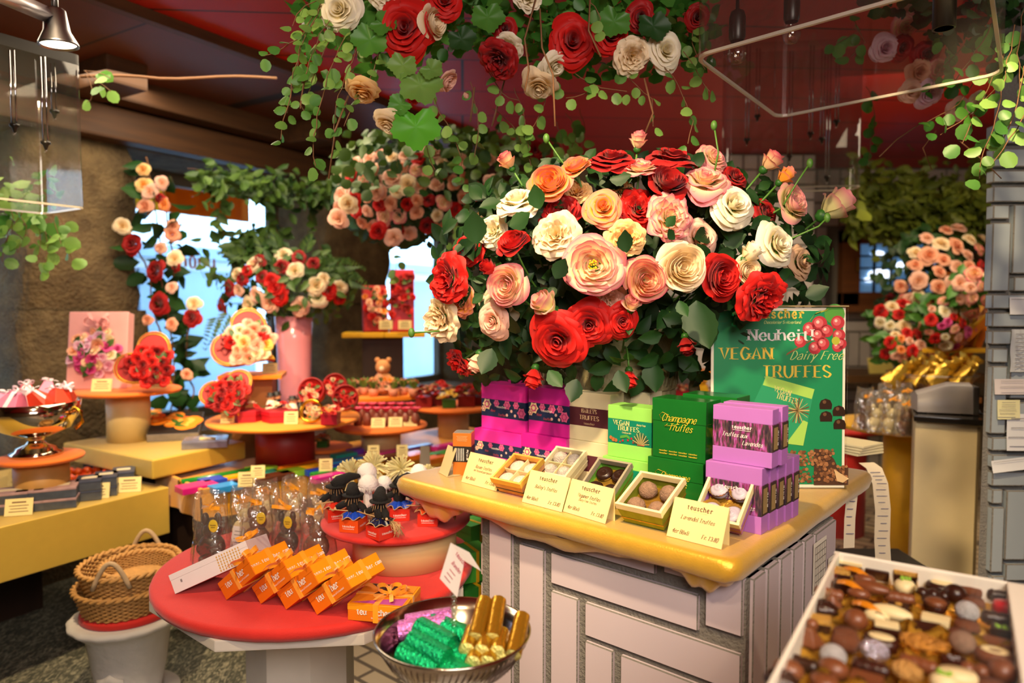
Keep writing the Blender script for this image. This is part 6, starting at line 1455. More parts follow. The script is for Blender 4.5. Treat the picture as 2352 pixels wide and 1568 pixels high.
def tier(name,label,px,Yc,half_px,front_py,top_m,drum_m,drum_half_px,zbase,th=.016,dz_name='drum',drum_off=(0,0),square=False,dn=48):
    r_=half_px/FPX*Yc;dF=Yc-r_;z=P(px,front_py,dF).z;cx=P(px,700,Yc).x
    t=thing(name,label,'stand',(cx,Yc,zbase));h=z-zbase
    m=MB();m.lathe(disc_prof(r_,h,th),64,cap=False);part('tier_top',m,top_m,t)
    m=MB();rd=drum_half_px/FPX*Yc;m.lathe([(0,.0005),(rd,.0005),(rd,h-th),(0,h-th)],dn,cap=False);o=part(dz_name,m,drum_m,t);o.location=(drum_off[0],drum_off[1],0)
    return t,z,cx,Yc,r_
t,z1,cx1,y1,r1=tier('pedestal_stand','round orange top on a cream column standing on the gold platform',288,2.78,113,906,M_orange,M_cream,46,PZt)
def flowers_on(t,M,spots,dia,kind='tiny',jit=.2,leafs=6,r_=None):
    rr=r_ or random.Random(len(spots))
    for k,(x,y,z,c_)in enumerate(spots):
        d=Vector((rr.uniform(-jit,jit),rr.uniform(-jit,jit),1));obj('rose',bloom_mesh(kind,c_,k),t,M=M@look(Vector((x,y,z)),d,rr.uniform(0,6))@Matrix.Scale(dia/2*rr.uniform(.85,1.15),4))
    if leafs:
        lf=MB()
        for k in range(leafs):
            x,y,z,c_=spots[k%len(spots)];a=rr.uniform(0,6.28);d=Vector((math.cos(a),math.sin(a),.25));leaf_into(lf,M@frame((x,y,z),d.cross(Vector((0,0,1))),d),dia*.85,.3,0,3)
        part('foliage',lf,M_leaff,t,kind='stuff')
def cluster(rng,n,rad,cols,zbase=0.0,dome=.3,sq=1.0):
    out=[]
    for k in range(n):
        q=math.sqrt((k+.5)/n);a=k*2.39996;out.append((rad*q*math.cos(a),rad*q*math.sin(a)*sq,zbase+rad*dome*(1-q*q),rng.choice(cols)))
    return out
def heart_pts(s,n=48):
    o=[]
    for k in range(n):
        a=2*PI*k/n;o.append((s*16*math.sin(a)**3/17,s*(13*math.cos(a)-5*math.cos(2*a)-2*math.cos(3*a)-math.cos(4*a))/17+.12*s))
    return o
def heart_box(M,s,th,label,cols,n=14,name='heart_box',dia=None,seed=1,spread=.62,bowit=True):
    """heart lying in local XY, lid towards +z"""
    t=thing(name,label,'gift box',M=M);rr=random.Random(seed)
    def solid(z0,z1,k):
        p=heart_pts(s*k);n_=len(p);m=MB();m.add([(x,y,z0)for x,y in p]+[(x,y,z1)for x,y in p],[tuple(range(n_))[::-1],tuple(range(n_,2*n_))]+[(i,(i+1)%n_,n_+(i+1)%n_,n_+i)for i in range(n_)],0,False);return m
    part('box_body',solid(0,th*.6,.97),M_hred,t);part('lid',solid(th*.45,th,1.0),M_hred,t)
    m=MB();p=heart_pts(s*.93);m.tube([(x,y,th+.001)for x,y in p+p[:1]],.0022,4);p=heart_pts(s*1.005);m.tube([(x,y,th*.98)for x,y in p+p[:1]],.0018,4);part('gold_trim',m,M_goldink,t)
    flowers_on(t,T(.0,-.05*s,th),cluster(rr,n,s*spread,cols,.012,.25),dia or s*.42,'mini' if s>.06 else 'tiny',.35,n//2)
    if bowit:bow(t,T(-.35*s,.4*s,th)@RZ(.4),s*.3,M_hred)
    return t
M_hred=mat('red_satin_box','#9c0c0c',.55,var=.06)
def facing(px,py,Y,yaw=0.0,lean=.25):
    """frame whose +z looks at the viewer, leaning back, +y up"""
    p=P(px,py,Y);return T(*p)@RZ(yaw)@RX(PI/2-lean)
yk=2.76;p0=P(222,893,yk);W_=128/FPX*yk;H_=P(222,716,yk+.06).z-p0.z
t=thing('gift_box','tall pink satin gift box with a posy, leaning on the orange pedestal','gift box',M=T(p0.x,yk,z1+.002)@RZ(.12)@RX(-.16));M_psat=mat('pink_satin','#eda6a2',.45,var=.06,sheen=.3)
m=MB();m.box((0,.03,H_/2),(W_,.05,H_));part('box_body',m,M_psat,t,.004);m=MB();m.box((0,.001,H_/2),(W_+.004,.014,H_+.004));part('lid',m,M_psat,t,.004)
FM=T(0,-.006,H_*.47)@RX(PI/2);rr=random.Random(12)
flowers_on(t,FM,cluster(rr,26,.092,['magenta','lilac','lilac','pink','peach','magenta','white'],.012,.4),.05,'tiny',.5,16,rr)
bow(t,T(0,-.01,H_*.82)@RX(PI/2),.05,M_psat)
heart_box(facing(352,840,2.70,.25,.2)@RZ(.8),.122,.04,'red heart box with red roses leaning beside the pink box',['red','red','dred'],16,seed=3)
mini_card(232,899,z=z1+.001,w_=.075,h_=.05,yaw=.1,label='price card at the foot of the tall pink gift box');mini_card(360,892,z=z1+.001,w_=.07,h_=.045,yaw=.15,label='price card before the heart box on the pedestal')
M_opr=mat('orange_fruit_print','#d9801a',.35,var=.3,vscale=20,coat=.4);M_tin=mat('silver_blue_tin','#8d8c9c',.25,metal=.5,var=.4,vscale=25)
def fruit_box(px,py,label,w_,d_,h_,lean=0,yaw=.35,z=None,fruit=True,mt=None,name='chocolate_box'):
    p=PZ(px,py,(z if z is not None else PZt)+.001);t=thing(name,label,'box',M=T(*p)@RZ(yaw)@RX(lean));m=MB();m.box((0,d_/2,h_*.45),(w_,d_,h_*.9));part('box_body',m,M_tin,t,.002)
    m=MB();m.box((0,d_/2,h_*.93),(w_*.98,d_*.98,h_*.16));part('lid',m,mt or flat('black_print','#1b1410',.65),t,.002)
    if fruit:
        m=MB();rr=random.Random(int(px));z_=h_*1.01+.0005
        for k in range(14):x,y=rr.uniform(-.4,.4)*w_,d_*rr.uniform(.15,.9);m.lathe([(0,z_+.0004+.00002*k),(rr.uniform(.13,.19)*d_,z_+.0003+.00002*k)],18,0 if k%5 else 2,M=T(x,y,0),cap=False);m.lathe([(0,z_+.0006+.00002*k),(.06*d_,z_+.0006+.00002*k)],10,1,M=T(x-.01,y+.005,0),cap=False)
        for k in range(4):leaf_into(m,T(rr.uniform(-.3,.3)*w_,d_*rr.uniform(.3,.8),z_+.001)@RZ(rr.uniform(0,6)),.06,.2,3,3,0,0)
        part('fruit_print',m,[flat('print_orange','#ef8a12',.7),flat('print_orange_lit','#f8b24a',.7),flat('print_orange_cut','#e8641a',.7),flat('print_leaf_dark','#3f6a20',.7)],t)
    return t
fruit_box(398,1012,'large black box printed with oranges propped on the gold platform',.19,.19,.035,.3,.3)
fruit_box(345,985,'upright edge of a second orange printed box left of the large one',.05,.16,.05,.1,.38,fruit=True)
t=fruit_box(470,1030,'open silver tin wrapped in clear film at the front of the gold platform',.16,.1,.03,0,.32,fruit=False,mt=M_tin)
m=MB();m.grid(lambda u,v:((u-.5)*.15,.005+.09*v,.034+.003*math.sin(u*13)*math.sin(v*11)),14,10);part('clear_wrap',m,clear('cellophane',(.97,.96,.93),.05,.12),t)
mini_card(475,1028,z=PZt+.001,w_=.06,h_=.04,yaw=.1,label='price card before the silver tin on the gold platform')
t,z2,cx2,y2,r2=tier('cup_stand','small orange round top on a wooden drum under the silver cup',82,2.24,88,1064,M_orange,mat('wood_drum','#b98a48',.5,var=.2,vscale=20),56,LZ)
zr=P(75,922,2.24).z;hb=zr-z2
t=thing('champagne_bowl','polished silver footed cup heaped with pink and red pyramid boxes','bowl',(cx2-.015,2.24,z2+.0005));M_mir=flat('mirror_silver','#d6c9b4',.08,metal=1.0)
m=MB();m.lathe([(.0,hb*.34),(.05,hb*.36),(.1,hb*.5),(.125,hb*.75),(.13,hb),(.127,hb),(.12,hb*.75),(.09,hb*.53),(0,hb*.42)],48,cap=False);part('cup',m,M_mir,t);m=MB();m.lathe([(0,0),(.075,0),(.075,.01),(.06,.016),(.056,.026),(.03,.036),(.022,.05),(.03,hb*.34)],40,cap=False);part('foot',m,M_mir,t)
m=MB();m.tube([(.128,.0,hb*.9),(.15,0,hb*.8),(.152,0,hb*.62),(.13,0,hb*.5)],.006,8);part('handle',m,flat('gilt','#d2a632',.15,metal=1.0),t)
M_pk2=mat('pink_paper','#f08ab0',.5,var=.05);M_rd2=mat('vermilion_paper','#e2401f',.5,var=.05);M_wrib=flat('white_ribbon','#f3e6ee',.4)
for k,(px,py,Y,s,mt,cn)in enumerate(((30,925,2.19,.085,M_pk2,'large pale pink pyramid box at the left of the silver cup'),(62,905,2.29,.075,M_rd2,'vermilion pyramid box behind the large pink one in the silver cup'),(88,918,2.22,.07,M_rd2,'vermilion pyramid box with a white ribbon at the middle of the silver cup'),(108,898,2.29,.07,M_pk2,'pink pyramid box with a ribbon at the back of the silver cup'),(130,915,2.23,.07,M_rd2,'red pyramid box leaning out of the silver cup'),(150,905,2.29,.065,M_rd2,'rightmost orange-red pyramid box over the cup handle'),(0,930,2.25,.08,M_pk2,'pink pyramid box cut by the left edge of the view'))):
    p=P(px,py,Y);t=thing('pyramid_box',cn,'gift box',M=T(*p)@RZ(k*.7)@RX(.5*math.sin(k*2.2))@RY(.4*math.cos(k*1.7)),group='pyramid boxes');m=MB();m.box((0,0,.0),(s,s,s*.9),0,None,1);m.v=[(x*(1 if z<0 else .35),y*(1 if z<0 else .35),z)for x,y,z in m.v];part('box_body',m,mt,t,.002);m=MB();m.ribbon([(0,-s*.5,-s*.44),(0,-s*.2,s*.46),(0,s*.2,s*.46)],.012,(1,0,0));part('ribbon',m,M_wrib,t);bow(t,T(0,0,s*.45),.025,M_wrib)
M_bt=mat('blue_silver_tin','#5d6470',.3,metal=.5,var=.5,vscale=30);M_lid1=mat('dusky_lid','#a98a8a',.35,var=.5,vscale=40);M_lid2=mat('navy_lid','#3b4254',.35,var=.5,vscale=40)
k=0
for(px,py,w_,d_,n,mt,lab)in((20,1182,.1,.09,2,M_lid1,'leftmost pair of small tins on the low gold table'),(68,1176,.075,.085,2,M_lid1,'tin stack second from the left on the low gold table'),(127,1170,.115,.11,2,M_lid1,'broad mauve tin stack in the middle of the low gold table'),(203,1150,.075,.1,2,M_lid2,'dark blue tin stack right of the mauve stack'),(242,1140,.07,.1,2,M_lid2,'dark blue tin stack second from the right end'),(283,1128,.07,.1,2,M_lid2,'rightmost dark blue tin stack on the low gold table')):
    for q in range(n):
        p=PZ(px,py,LZ+.001);t=thing('tin_box',('upper tin of the ' if q else 'lower tin of the ')+lab.replace('pair of small tins','stack of small tins'),'tin',M=T(p.x,p.y,p.z+q*.034)@RZ(.42+.03*q));m=MB();m.box((0,d_/2,.014),(w_,d_,.028));part('box_body',m,M_bt,t,.002);m=MB();m.box((0,d_/2,.029),(w_+.002,d_+.002,.008));part('lid',m,mt,t,.002);m=MB();m.box((.0,d_*.5,.0336),(w_*.6,d_*.3,.0008));part('pale_label',m,flat('tin_label','#cfc3a4',.5),t)
for(px,py,yaw,lab)in((42,1184,.3,'price card before the second tin stack on the low gold table'),(140,1163,.3,'price card before the mauve tin stack'),(222,1145,.25,'price card before the first dark blue tin stack'),(296,1130,.25,'price card at the right end of the low gold table'),(44,1114,.2,'price card standing behind the left tins of the low gold table')):mini_card(px,py,z=LZ+.001,w_=.075,h_=.052,yaw=yaw,label=lab)
M_cand=mat('orange_candy_wrap','#e05a14',.35,var=.4,vscale=60)
for k in range(14):
    px,py=112+(k%7)*22,1108-(k//7)*16-(k%7)*3
    p=PZ(px,py,LZ+.016);t=thing('candy','%s orange wrapped candy from the left in the %s row behind the tins'%(ORD[k%7],['front','rear'][k//7]),'candy',M=T(*p)@RZ(k*.9),group='orange wrapped candies');m=MB();m.ball((0,0,0),.016,0,10,6,sc=(1.2,1,.9));part('wrapper',m,M_cand,t);
    for s in(-1,1):m=MB();m.lathe([(.004,0),(.013,.014)],10,M=T(s*.018,0,0)@RY(s*PI/2),cap=False,fl=lambda a,z:1+.2*math.cos(a*4));part('twisted_end',m,M_osat,t)
M_wick=mat('wicker','#b88a4c',.7,var=.35,vscale=70);M_rope=mat('grey_rope','#b39a78',.9,var=.2,vscale=80)
bz=P(294,1387,2.1).z;bx=P(294,1387,2.1).x
M_plast=mat('white_plaster','#cfccc6',.8,var=.06,bump=.2,bscale=50)
t=thing('plaster_pedestal','white plaster urn pedestal with a rosette holding the baskets','pedestal',(bx,2.1,0))
m=MB();zz=bz-.03
m.lathe([(0,0),(.14,0),(.14,.05),(.1,.08),(.085,.2),(.1,zz-.16),(.118,zz-.05),(.15,zz-.02),(.162,zz-.01),(.163,zz),(.15,zz+.006),(0,zz+.006)],56,cap=False,fl=lambda a,z:1+(.035*math.sin(a*5)if .22<z<zz-.06 else(.012*math.cos(a*40)if z>zz-.025 else 0)));part('column',m,M_plast,t)
m=MB();m.lathe([(.045,0),(.05,.01),(.035,.016),(.0,.012)],24,M=T(.0,-.098,zz-.19)@RX(PI/2),cap=False,fl=lambda a,z:1+.1*math.cos(a*8));part('rosette',m,M_plast,t)
t=thing('red_pad','red cloth disc under the baskets on the plaster pedestal','cushion',(bx+.005,2.1,zz+.007));m=MB();m.lathe(disc_prof(.135,.022,.022),48,cap=False);part('cloth',m,M_red,t)
m=MB();m.lathe([(.132,.0),(.136,.004),(.136,.012)],48,cap=False);part('hem',m,M_red,t)
def basket(cx,cy,z,rx,ry,h,yaw,label,handles=True,tilt=0):
    t=thing('wicker_basket',label,'basket',M=T(cx,cy,z)@RZ(yaw)@RX(tilt))
    m=MB();N=60
    for r_i in range(12):
        zz_=.004+h*r_i/11;k=.86+.14*(r_i/11)
        m.tube([((rx*k+.004*(1 if(i+r_i)%2 else-1))*math.cos(2*PI*i/N),(ry*k+.004*(1 if(i+r_i)%2 else-1))*math.sin(2*PI*i/N),zz_)for i in range(N+1)],h/19,5)
    part('woven_wall',m,M_wick,t)
    m=MB();m.lathe([(0,.004),(.85,.004)],40,M=Matrix.Diagonal((rx,ry,1,1)),cap=False);part('base',m,M_wick,t)
    m=MB()
    for o_ in(0,PI):m.tube([((rx+.002+.005*math.cos(i*1.3+o_))*math.cos(2*PI*i/90),(ry+.002+.005*math.cos(i*1.3+o_))*math.sin(2*PI*i/90),h+.004+.005*math.sin(i*1.3+o_))for i in range(91)],.0055,5)
    part('braided_rim',m,M_wick,t)
    if handles:
        for s in(-1,1):m=MB();m.tube([(s*(rx+.002),-.05+.1*k/12,h-.02+.075*math.sin(PI*k/12))for k in range(13)],.007,7);part('rope_handle',m,M_rope,t)
    return t
bzz=zz+.0295
basket(bx+.0,2.1,bzz,.15,.138,.068,R(100),'lower wicker basket, outer one of the nested pair',False);
basket(bx+.01,2.1,bzz+.058,.147,.134,.07,R(100),'upper wicker basket with rope handles nested in the lower one')
basket(bx+.025,2.115,bzz+.078,.105,.09,.04,R(60),'smaller wicker basket lying inside the upper basket',False,.1)
# ---------------------------------------------------------------- candy table with yellow cloth
YZ=.865;c3=PZ(462,1136,YZ);xd=(PZ(765,1078,YZ)-c3);xd.z=0;yawY=math.atan2(xd.y,xd.x);Lx=1.5
M_ycl=mat('yellow_satin','#e09a14',.45,var=.15,vscale=8,sheen=.3)
t=thing('candy_table','table in draped yellow satin covered with bright candy boxes','table',M=T(*c3)@RZ(yawY));DY=.42
m=MB();m.box((Lx/2,DY/2,-.005),(Lx,DY,.01));m.grid(lambda u,v:(-.004-.006*math.sin(u*22)*v,u*DY,-.0-.09*v),30,4);m.grid(lambda u,v:(u*Lx,-.004-.006*math.sin(u*40)*v-.01*v,-.0-(.075+.02*math.sin(u*9))*v),60,4);part('satin_cloth',m,M_ycl,t)
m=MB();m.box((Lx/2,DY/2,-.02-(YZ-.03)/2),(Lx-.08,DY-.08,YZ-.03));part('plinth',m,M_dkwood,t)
m=MB();m.box((Lx/2,.006,.008),(Lx,.012,.02));m.box((.006,DY/2,.008),(.012,DY,.02));part('raised_edge',m,M_ycl,t,.005)
CC={'magenta':'#d0187e','blue':'#1f46c4','sky':'#2a8fd8','brown':'#5a2f1c','green':'#2f9a36','lime':'#8fc832','orange':'#ee7a14','yellow':'#f0b41a','teal':'#179a8c','violet':'#7a3ab8','pinkc':'#e0309a'}
def candybox(px,py,col,w_,d_,h_,label,yaw=None,z=YZ+.001):
    p=PZ(px,py,z);t=thing('candy_box',label,'box',M=T(*p)@RZ(yaw if yaw is not None else yawY));m=MB();m.box((0,0,h_/2),(w_,d_,h_));part('box_body',m,mat('candy_'+col,CC[col],.35,var=.15,vscale=30,coat=.3),t,.003);return t
NAMEC={'magenta':'magenta','blue':'dark blue','sky':'sky blue','brown':'chocolate brown','green':'green','lime':'lime green','orange':'orange','yellow':'yellow','teal':'teal','violet':'violet','pinkc':'hot pink'}
CB_=[(452,1126,'magenta',.12,.075,'near the left corner of the candy table'),(488,1112,'blue',.08,.07,'behind the sky blue one on the candy table'),(518,1126,'sky',.1,.06,'beside the magenta one on the candy table'),(575,1112,'brown',.13,.07,'in the front row of the candy table, under the cards'),(640,1100,'brown',.1,.06,'in the front row, right of the cards'),(560,1100,'yellow',.16,.03,'as a thin strip behind the brown row'),(600,1084,'lime',.1,.07,'behind the two cards'),(620,1094,'teal',.06,.05,'small, between the lime ones'),(668,1092,'lime',.1,.07,'in the middle of the candy table'),(700,1076,'orange',.2,.05,'long, in front of the dark red drum'),(680,1084,'yellow',.18,.03,'thin, next to the long orange one'),(745,1085,'blue',.15,.03,'thin, ahead of the straw flowers'),(755,1092,'green',.14,.03,'thin, between the blue and hot pink ones'),(758,1102,'pinkc',.14,.04,'in front of the green strip'),(790,1066,'sky',.15,.05,'left behind the straw flowers'),(790,1052,'teal',.1,.05,'far left behind the straw flowers'),(880,1046,'pinkc',.14,.08,'behind the card with the dark base'),(905,1054,'brown',.12,.05,'beneath the hot pink one behind the straw flowers'),(950,1052,'orange',.1,.08,'beside the grey card'),(1000,1060,'orange',.1,.06,'right of the grey card'),(1018,1050,'green',.12,.07,'beside the copper carton'),(830,1040,'violet',.12,.05,'in the last row left'),(960,1034,'violet',.14,.04,'in the last row below the pale drum'),(1020,1032,'pinkc',.12,.05,'in the last row at the counter'),(640,1075,'lime',.09,.05,'by the foot of the dark red drum')]
for(px,py,col,w_,d_,wh)in CB_:candybox(px,py,col,w_,d_,.022,NAMEC[col]+' candy box '+wh)
p=PZ(500,1094,YZ+.014);t=thing('candy_tube','long shiny green candy tube at the back left of the candy table','tube',M=T(*p)@RZ(yawY));m=MB();m.tube([(-.13,0,0),(.16,0,0)],.013,14);part('wrapper',m,mat('green_tube','#1f7a2a',.2,var=.1,coat=.5),t);m=MB();m.tube([(-.134,0,0),(-.13,0,0)],.0135,14);m.tube([(.16,0,0),(.164,0,0)],.0135,14);part('end_cap',m,flat('gilt','#d2a632'),t)
for(px,py,w_,h_,lab)in((566,1118,.055,.05,'front card standing on the brown candy boxes'),(592,1098,.048,.045,'card standing right behind the front card on the candy table'),(748,1082,.048,.046,'card standing left of the straw flowers'),(858,1056,.045,.058,'tall card behind the tallest straw flower'),(924,1050,.045,.05,'card on the brown base behind the straw flowers')):mini_card(px,py,z=YZ+.022,w_=w_,h_=h_,yaw=.15,label=lab,tilt=.2)
p=PZ(976,1070,YZ+.02);t=thing('card_holder','plain grey card standing beside the copper carton','card holder',M=T(*p)@RX(-.1));m=MB();m.box((0,0,.038),(.034,.003,.076),taper=1.2);part('card',m,flat('grey_card','#a89a86',.6),t);m=MB();m.box((0,.008,.002),(.04,.03,.004));part('foot',m,flat('grey_card','#a89a86'),t)
# ---------------------------------------------------------------- the round orange tiers
t,z3,cx3,y3,r3=tier('round_tier','largest orange round tier on a dark red drum behind the candy table',650,2.75,170,987,M_orange2,M_drum_r,66,YZ)
t,z4,cx4,y4,r4=tier('round_tier','lower orange round tier with pink treat bags right of the largest one',872,3.0,107,992,M_orange,M_cream,45,YZ+.0)
t,z5,cx5,y5,r5=tier('round_tier','orange round tier with flower cubes on a pale drum by the blue window',1040,3.35,92,944,M_orange,mat('pale_drum','#d8c3a8',.5),36,YZ)
t,z5b,cx5b,y5b,r5b=tier('round_tier','low peach round tier with a small flower figure beside the dark red drum',742,3.0,62,1036,M_orange,M_cream,30,YZ)
zt=z3+.001
heart_box(facing(535,918,2.66,.1,.5)@RZ(.5),.105,.05,'red heart box heaped with roses at the left of the largest tier',['red','dred','dred'],18,seed=4,dia=.055)
M_hex=mat('crimson_box','#b0142a',.45,var=.06)
def hexbox(px,py,label,r_,h_,seed,n=7):
    p=PZ(px,py,zt);t=thing('gift_box',label,'gift box',M=T(*p)@RZ(.3));m=MB();m.lathe([(0,0),(r_,0),(r_,h_*.6),(0,h_*.6)],6,cap=False,smooth=False);part('box_body',m,M_hex,t,.001);m=MB();m.lathe([(0,h_*.6),(r_*1.04,h_*.6),(r_*1.04,h_),(0,h_)],6,cap=False,smooth=False);part('lid',m,M_hex,t,.001)
    flowers_on(t,T(0,0,h_),cluster(random.Random(seed),n,r_*.7,['red','peach','pink','white'],.008,.4),.034,'tiny',.5,5);return t
hexbox(569,965,'crimson six-sided box with small flowers beside the heart box',.062,.042,5);hexbox(642,966,'crimson six-sided box under the little wedding couples',.064,.042,6)
M_skin=flat('wood_doll_skin','#e0b184',.5);M_hatb=flat('top_hat_black','#0e0d0d',.5);M_dress=flat('doll_white','#f0e6d6',.6)
for k,(px,py,Y,lab)in enumerate(((622,908,2.78,'wedding doll with a top hat, left of the first couple'),(636,905,2.8,'wedding doll with a top hat, right of the first couple'),(672,915,2.72,'wedding doll with a top hat, left of the second couple'),(690,912,2.74,'wedding doll with a top hat, right of the second couple'))):
    p=P(px,py,Y);h=p.z-z3;t=thing('wedding_doll',lab,'doll',(p.x,Y,zt));m=MB();m.lathe([(0,0),(.024,0),(.02,h*.5),(.012,h*.78),(0,h*.8)],14,cap=False);part('body',m,M_dress if k%2==0 else M_hatb,t);m=MB();m.ball((0,0,h*.88),.0155,0,12,8);part('head',m,M_skin,t);m=MB();m.lathe([(0,h*.96),(.02,h*.96),(.02,h*.975),(.013,h*.975),(.0135,h*1.12),(0,h*1.12)],16,cap=False);part('top_hat',m,M_hatb,t);m=MB();[m.ball((s*.005,-.0145,h*.89),.0022,0,6,4)for s in(-1,1)];part('eyes',m,M_hatb,t)
for k,(px,py,Y,r_,lab)in enumerate(((720,900,2.72,.052,'round red box of roses standing on edge behind the gold ring box'),(772,887,2.85,.048,'round red box of roses standing farthest back on the largest tier'),(795,915,2.74,.05,'round red box of roses standing at the right rim of the largest tier'))):
    M_=facing(px,py,Y,-.1+.1*k,.35);t=thing('round_box',lab,'gift box',M=M_);m=MB();m.lathe([(0,0),(r_,0),(r_,.03),(r_*.92,.03),(r_*.92,.022),(0,.022)],40,cap=False);part('box_body',m,M_hred,t);flowers_on(t,T(0,-.1*r_,.02),cluster(random.Random(k),10,r_*.68,['red','dred','red','coral'],.006,.2),.03,'tiny',.5,6)
M_=facing(718,945,2.6,0,.3);t=thing('ring_box','gold ring-shaped box with flowers at the front of the largest tier','gift box',M=M_);m=MB();m.lathe([(.038,0),(.044,.004),(.045,.02),(.04,.026),(.036,.02),(.036,.004)],40,cap=False);part('gold_ring',m,flat('gilt','#d2a632',.15,metal=1.0),t);flowers_on(t,T(0,0,.004),cluster(random.Random(3),7,.024,['cream','pink','peach'],.004,.2),.022,'tiny',.5,3)
def flower_cube(px,py,Y,z,s,cols,label,n=12,bm=None,seed=1,name='flower_box',dia=.03,top=.5,rad=.75):
    p=P(px,py,Y);t=thing(name,label,'gift box',(p.x,Y,z));m=MB();m.box((0,0,s*.32),(s,s,s*.64));part('box_body',m,bm or M_hex,t,.002);rr=random.Random(seed);m=MB();m.box((0,0,s*.6),(s*1.04,s*1.04,s*.12));part('lid',m,bm or M_hex,t,.001)
    flowers_on(t,T(0,0,s*.64),cluster(rr,n,s*rad,cols,.004,top),dia,'tiny',.6,n//2,rr);return t
flower_cube(760,960,2.58,zt,.06,['red','coral','pink','white'],'small crimson cube with red flowers beside the gold ring box',12,seed=7)
for(px,py,lab)in((522,972,'price card leaning on the left crimson box'),(668,974,'price card leaning on the right crimson box'),(730,967,'price card in front of the gold ring box')):mini_card(px,py,z=zt,w_=.05,h_=.048,yaw=.1,label=lab,tilt=.25)
rr=random.Random(5)
M_pbag=mat('pink_tissue','#e0486e',.5,var=.2);M_bagbody=clear('bag_clear',(.93,.85,.8),.08,.15,.25)
for k in range(13):
    px=822+(k%7)*22+(k//7)*10;py=976-(k//7)*12
    p=PZ(px,py,z4+.001)
    if(p-Vector((cx4,y4,p.z))).length>r4-.015:p=Vector((cx4,y4,p.z))+(p-Vector((cx4,y4,p.z))).normalized()*(r4-.02)
    t=thing('treat_bag','pink ruffled treat bag, %s from the left in the %s row of the lower tier'%(ORD[k%7],['front','back'][k//7]),'bag',M=T(*p)@RZ(k),group='pink treat bags');m=MB();m.lathe([(0,0),(.018,0),(.02,.03),(.012,.05),(.006,.056)],14,cap=False,fl=lambda a,z:1+.08*math.sin(a*5));part('bag_body',m,mat('bag_brown','#8a4a3a',.4,var=.5,vscale=60),t);m=MB();m.lathe([(.004,.055),(.012,.066),(.024,.076)],22,cap=False,fl=lambda a,z:1+.22*math.sin(a*7));part('ruffle',m,M_pbag,t)
for(px,lab)in((868,'left price card at the rim of the pink treat bags'),(908,'middle price card at the rim of the pink treat bags'),(942,'right price card at the rim of the pink treat bags')):mini_card(px,982-(px-868)*.05,z=z4+.001,w_=.058,h_=.045,yaw=.1,label=lab,tilt=.6)
flower_cube(742,1000,2.97,z5b+.001,.045,['yellow','peach','white'],'small flower figure with a yellow bloom beside the dark red drum',8,M_leafg,seed=11,name='flower_box')
zq=P(880,912,3.25).z;cq=P(880,905,3.35)
t=thing('square_shelf','square orange shelf with tulip pots in front of the brown column','shelf',M=T(cq.x,3.35,0)@RZ(.45));m=MB();m.box((0,0,zq-.01),(.3,.22,.02));part('shelf_board',m,M_orange2,t,.004);m=MB();m.box((0,.06,(zq-.02)/2),(.1,.1,zq-.02));part('post',m,M_dkwood,t)
ys=3.75;zy=P(880,762,ys).z;cy_=P(880,757,ys)
t=thing('tall_shelf','high yellow shelf on a dark brown column carrying two red gift boxes','shelf',M=T(cy_.x,ys,0)@RZ(.12));m=MB();m.box((-.095,-.02,zy-.0125),(.215,.24,.025));m.box((.12,-.02,zy-.0125),(.21,.24,.025));part('shelf_board',m,M_yellow,t,.004);m=MB();m.box((0,0,(zy-.026)/2),(.21,.14,zy-.026));part('column',m,M_dkwood,t,.004)
t=thing('plush_bear','small flower-covered bear figure above the tulip pots','figure',(P(880,850,3.33).x,3.33,zq+.001));m=MB();m.ball((0,0,.055),.05,0,14,10,sc=(1,.9,1.15));m.ball((0,-.004,.135),.036,0,14,10);[m.ball((s*.027,0,.168),.013,0,8,6)for s in(-1,1)];[m.ball((s*.048,-.02,.06),.018,0,8,6,sc=(1,1,1.6))for s in(-1,1)];part('body',m,mat('bear_plush','#c98a55',.9,var=.15),t);m=MB();m.ball((0,-.034,.128),.014,0,10,6);part('muzzle',m,mat('bear_muzzle','#e8c9a0',.9),t);flowers_on(t,T(0,-.045,.06)@RX(PI/2),cluster(random.Random(2),9,.045,['peach','orange','pink'],.002,.2),.03,'tiny',.5,5)
for k in range(7):
    p=P(812+k*23,892+(k%2)*6,3.28+(.05 if k%2 else 0));t=thing('tulip_pot','%s pot of tiny pink tulips from the left on the square orange shelf'%ORD[k],'flower pot',(p.x,p.y,zq+.001),group='tulip pots');m=MB();m.lathe([(0,0),(.02,0),(.026,.035),(0,.035)],14,cap=False);part('pot',m,mat('pot_pink','#d98a6a',.6),t);lf=MB();rr=random.Random(k)
    for q in range(10):a=rr.uniform(0,6.28);d=Vector((math.cos(a)*.5,math.sin(a)*.5,1));leaf_into(lf,frame((0,0,.03),d.cross(Vector((0,1,.1))),d),.06,.12,0,3)
    part('foliage',lf,M_leafp,t,kind='stuff');flowers_on(t,T(0,0,.062),cluster(rr,6,.028,['pink','coral','red'],0,.5),.02,'tiny',.5,0)
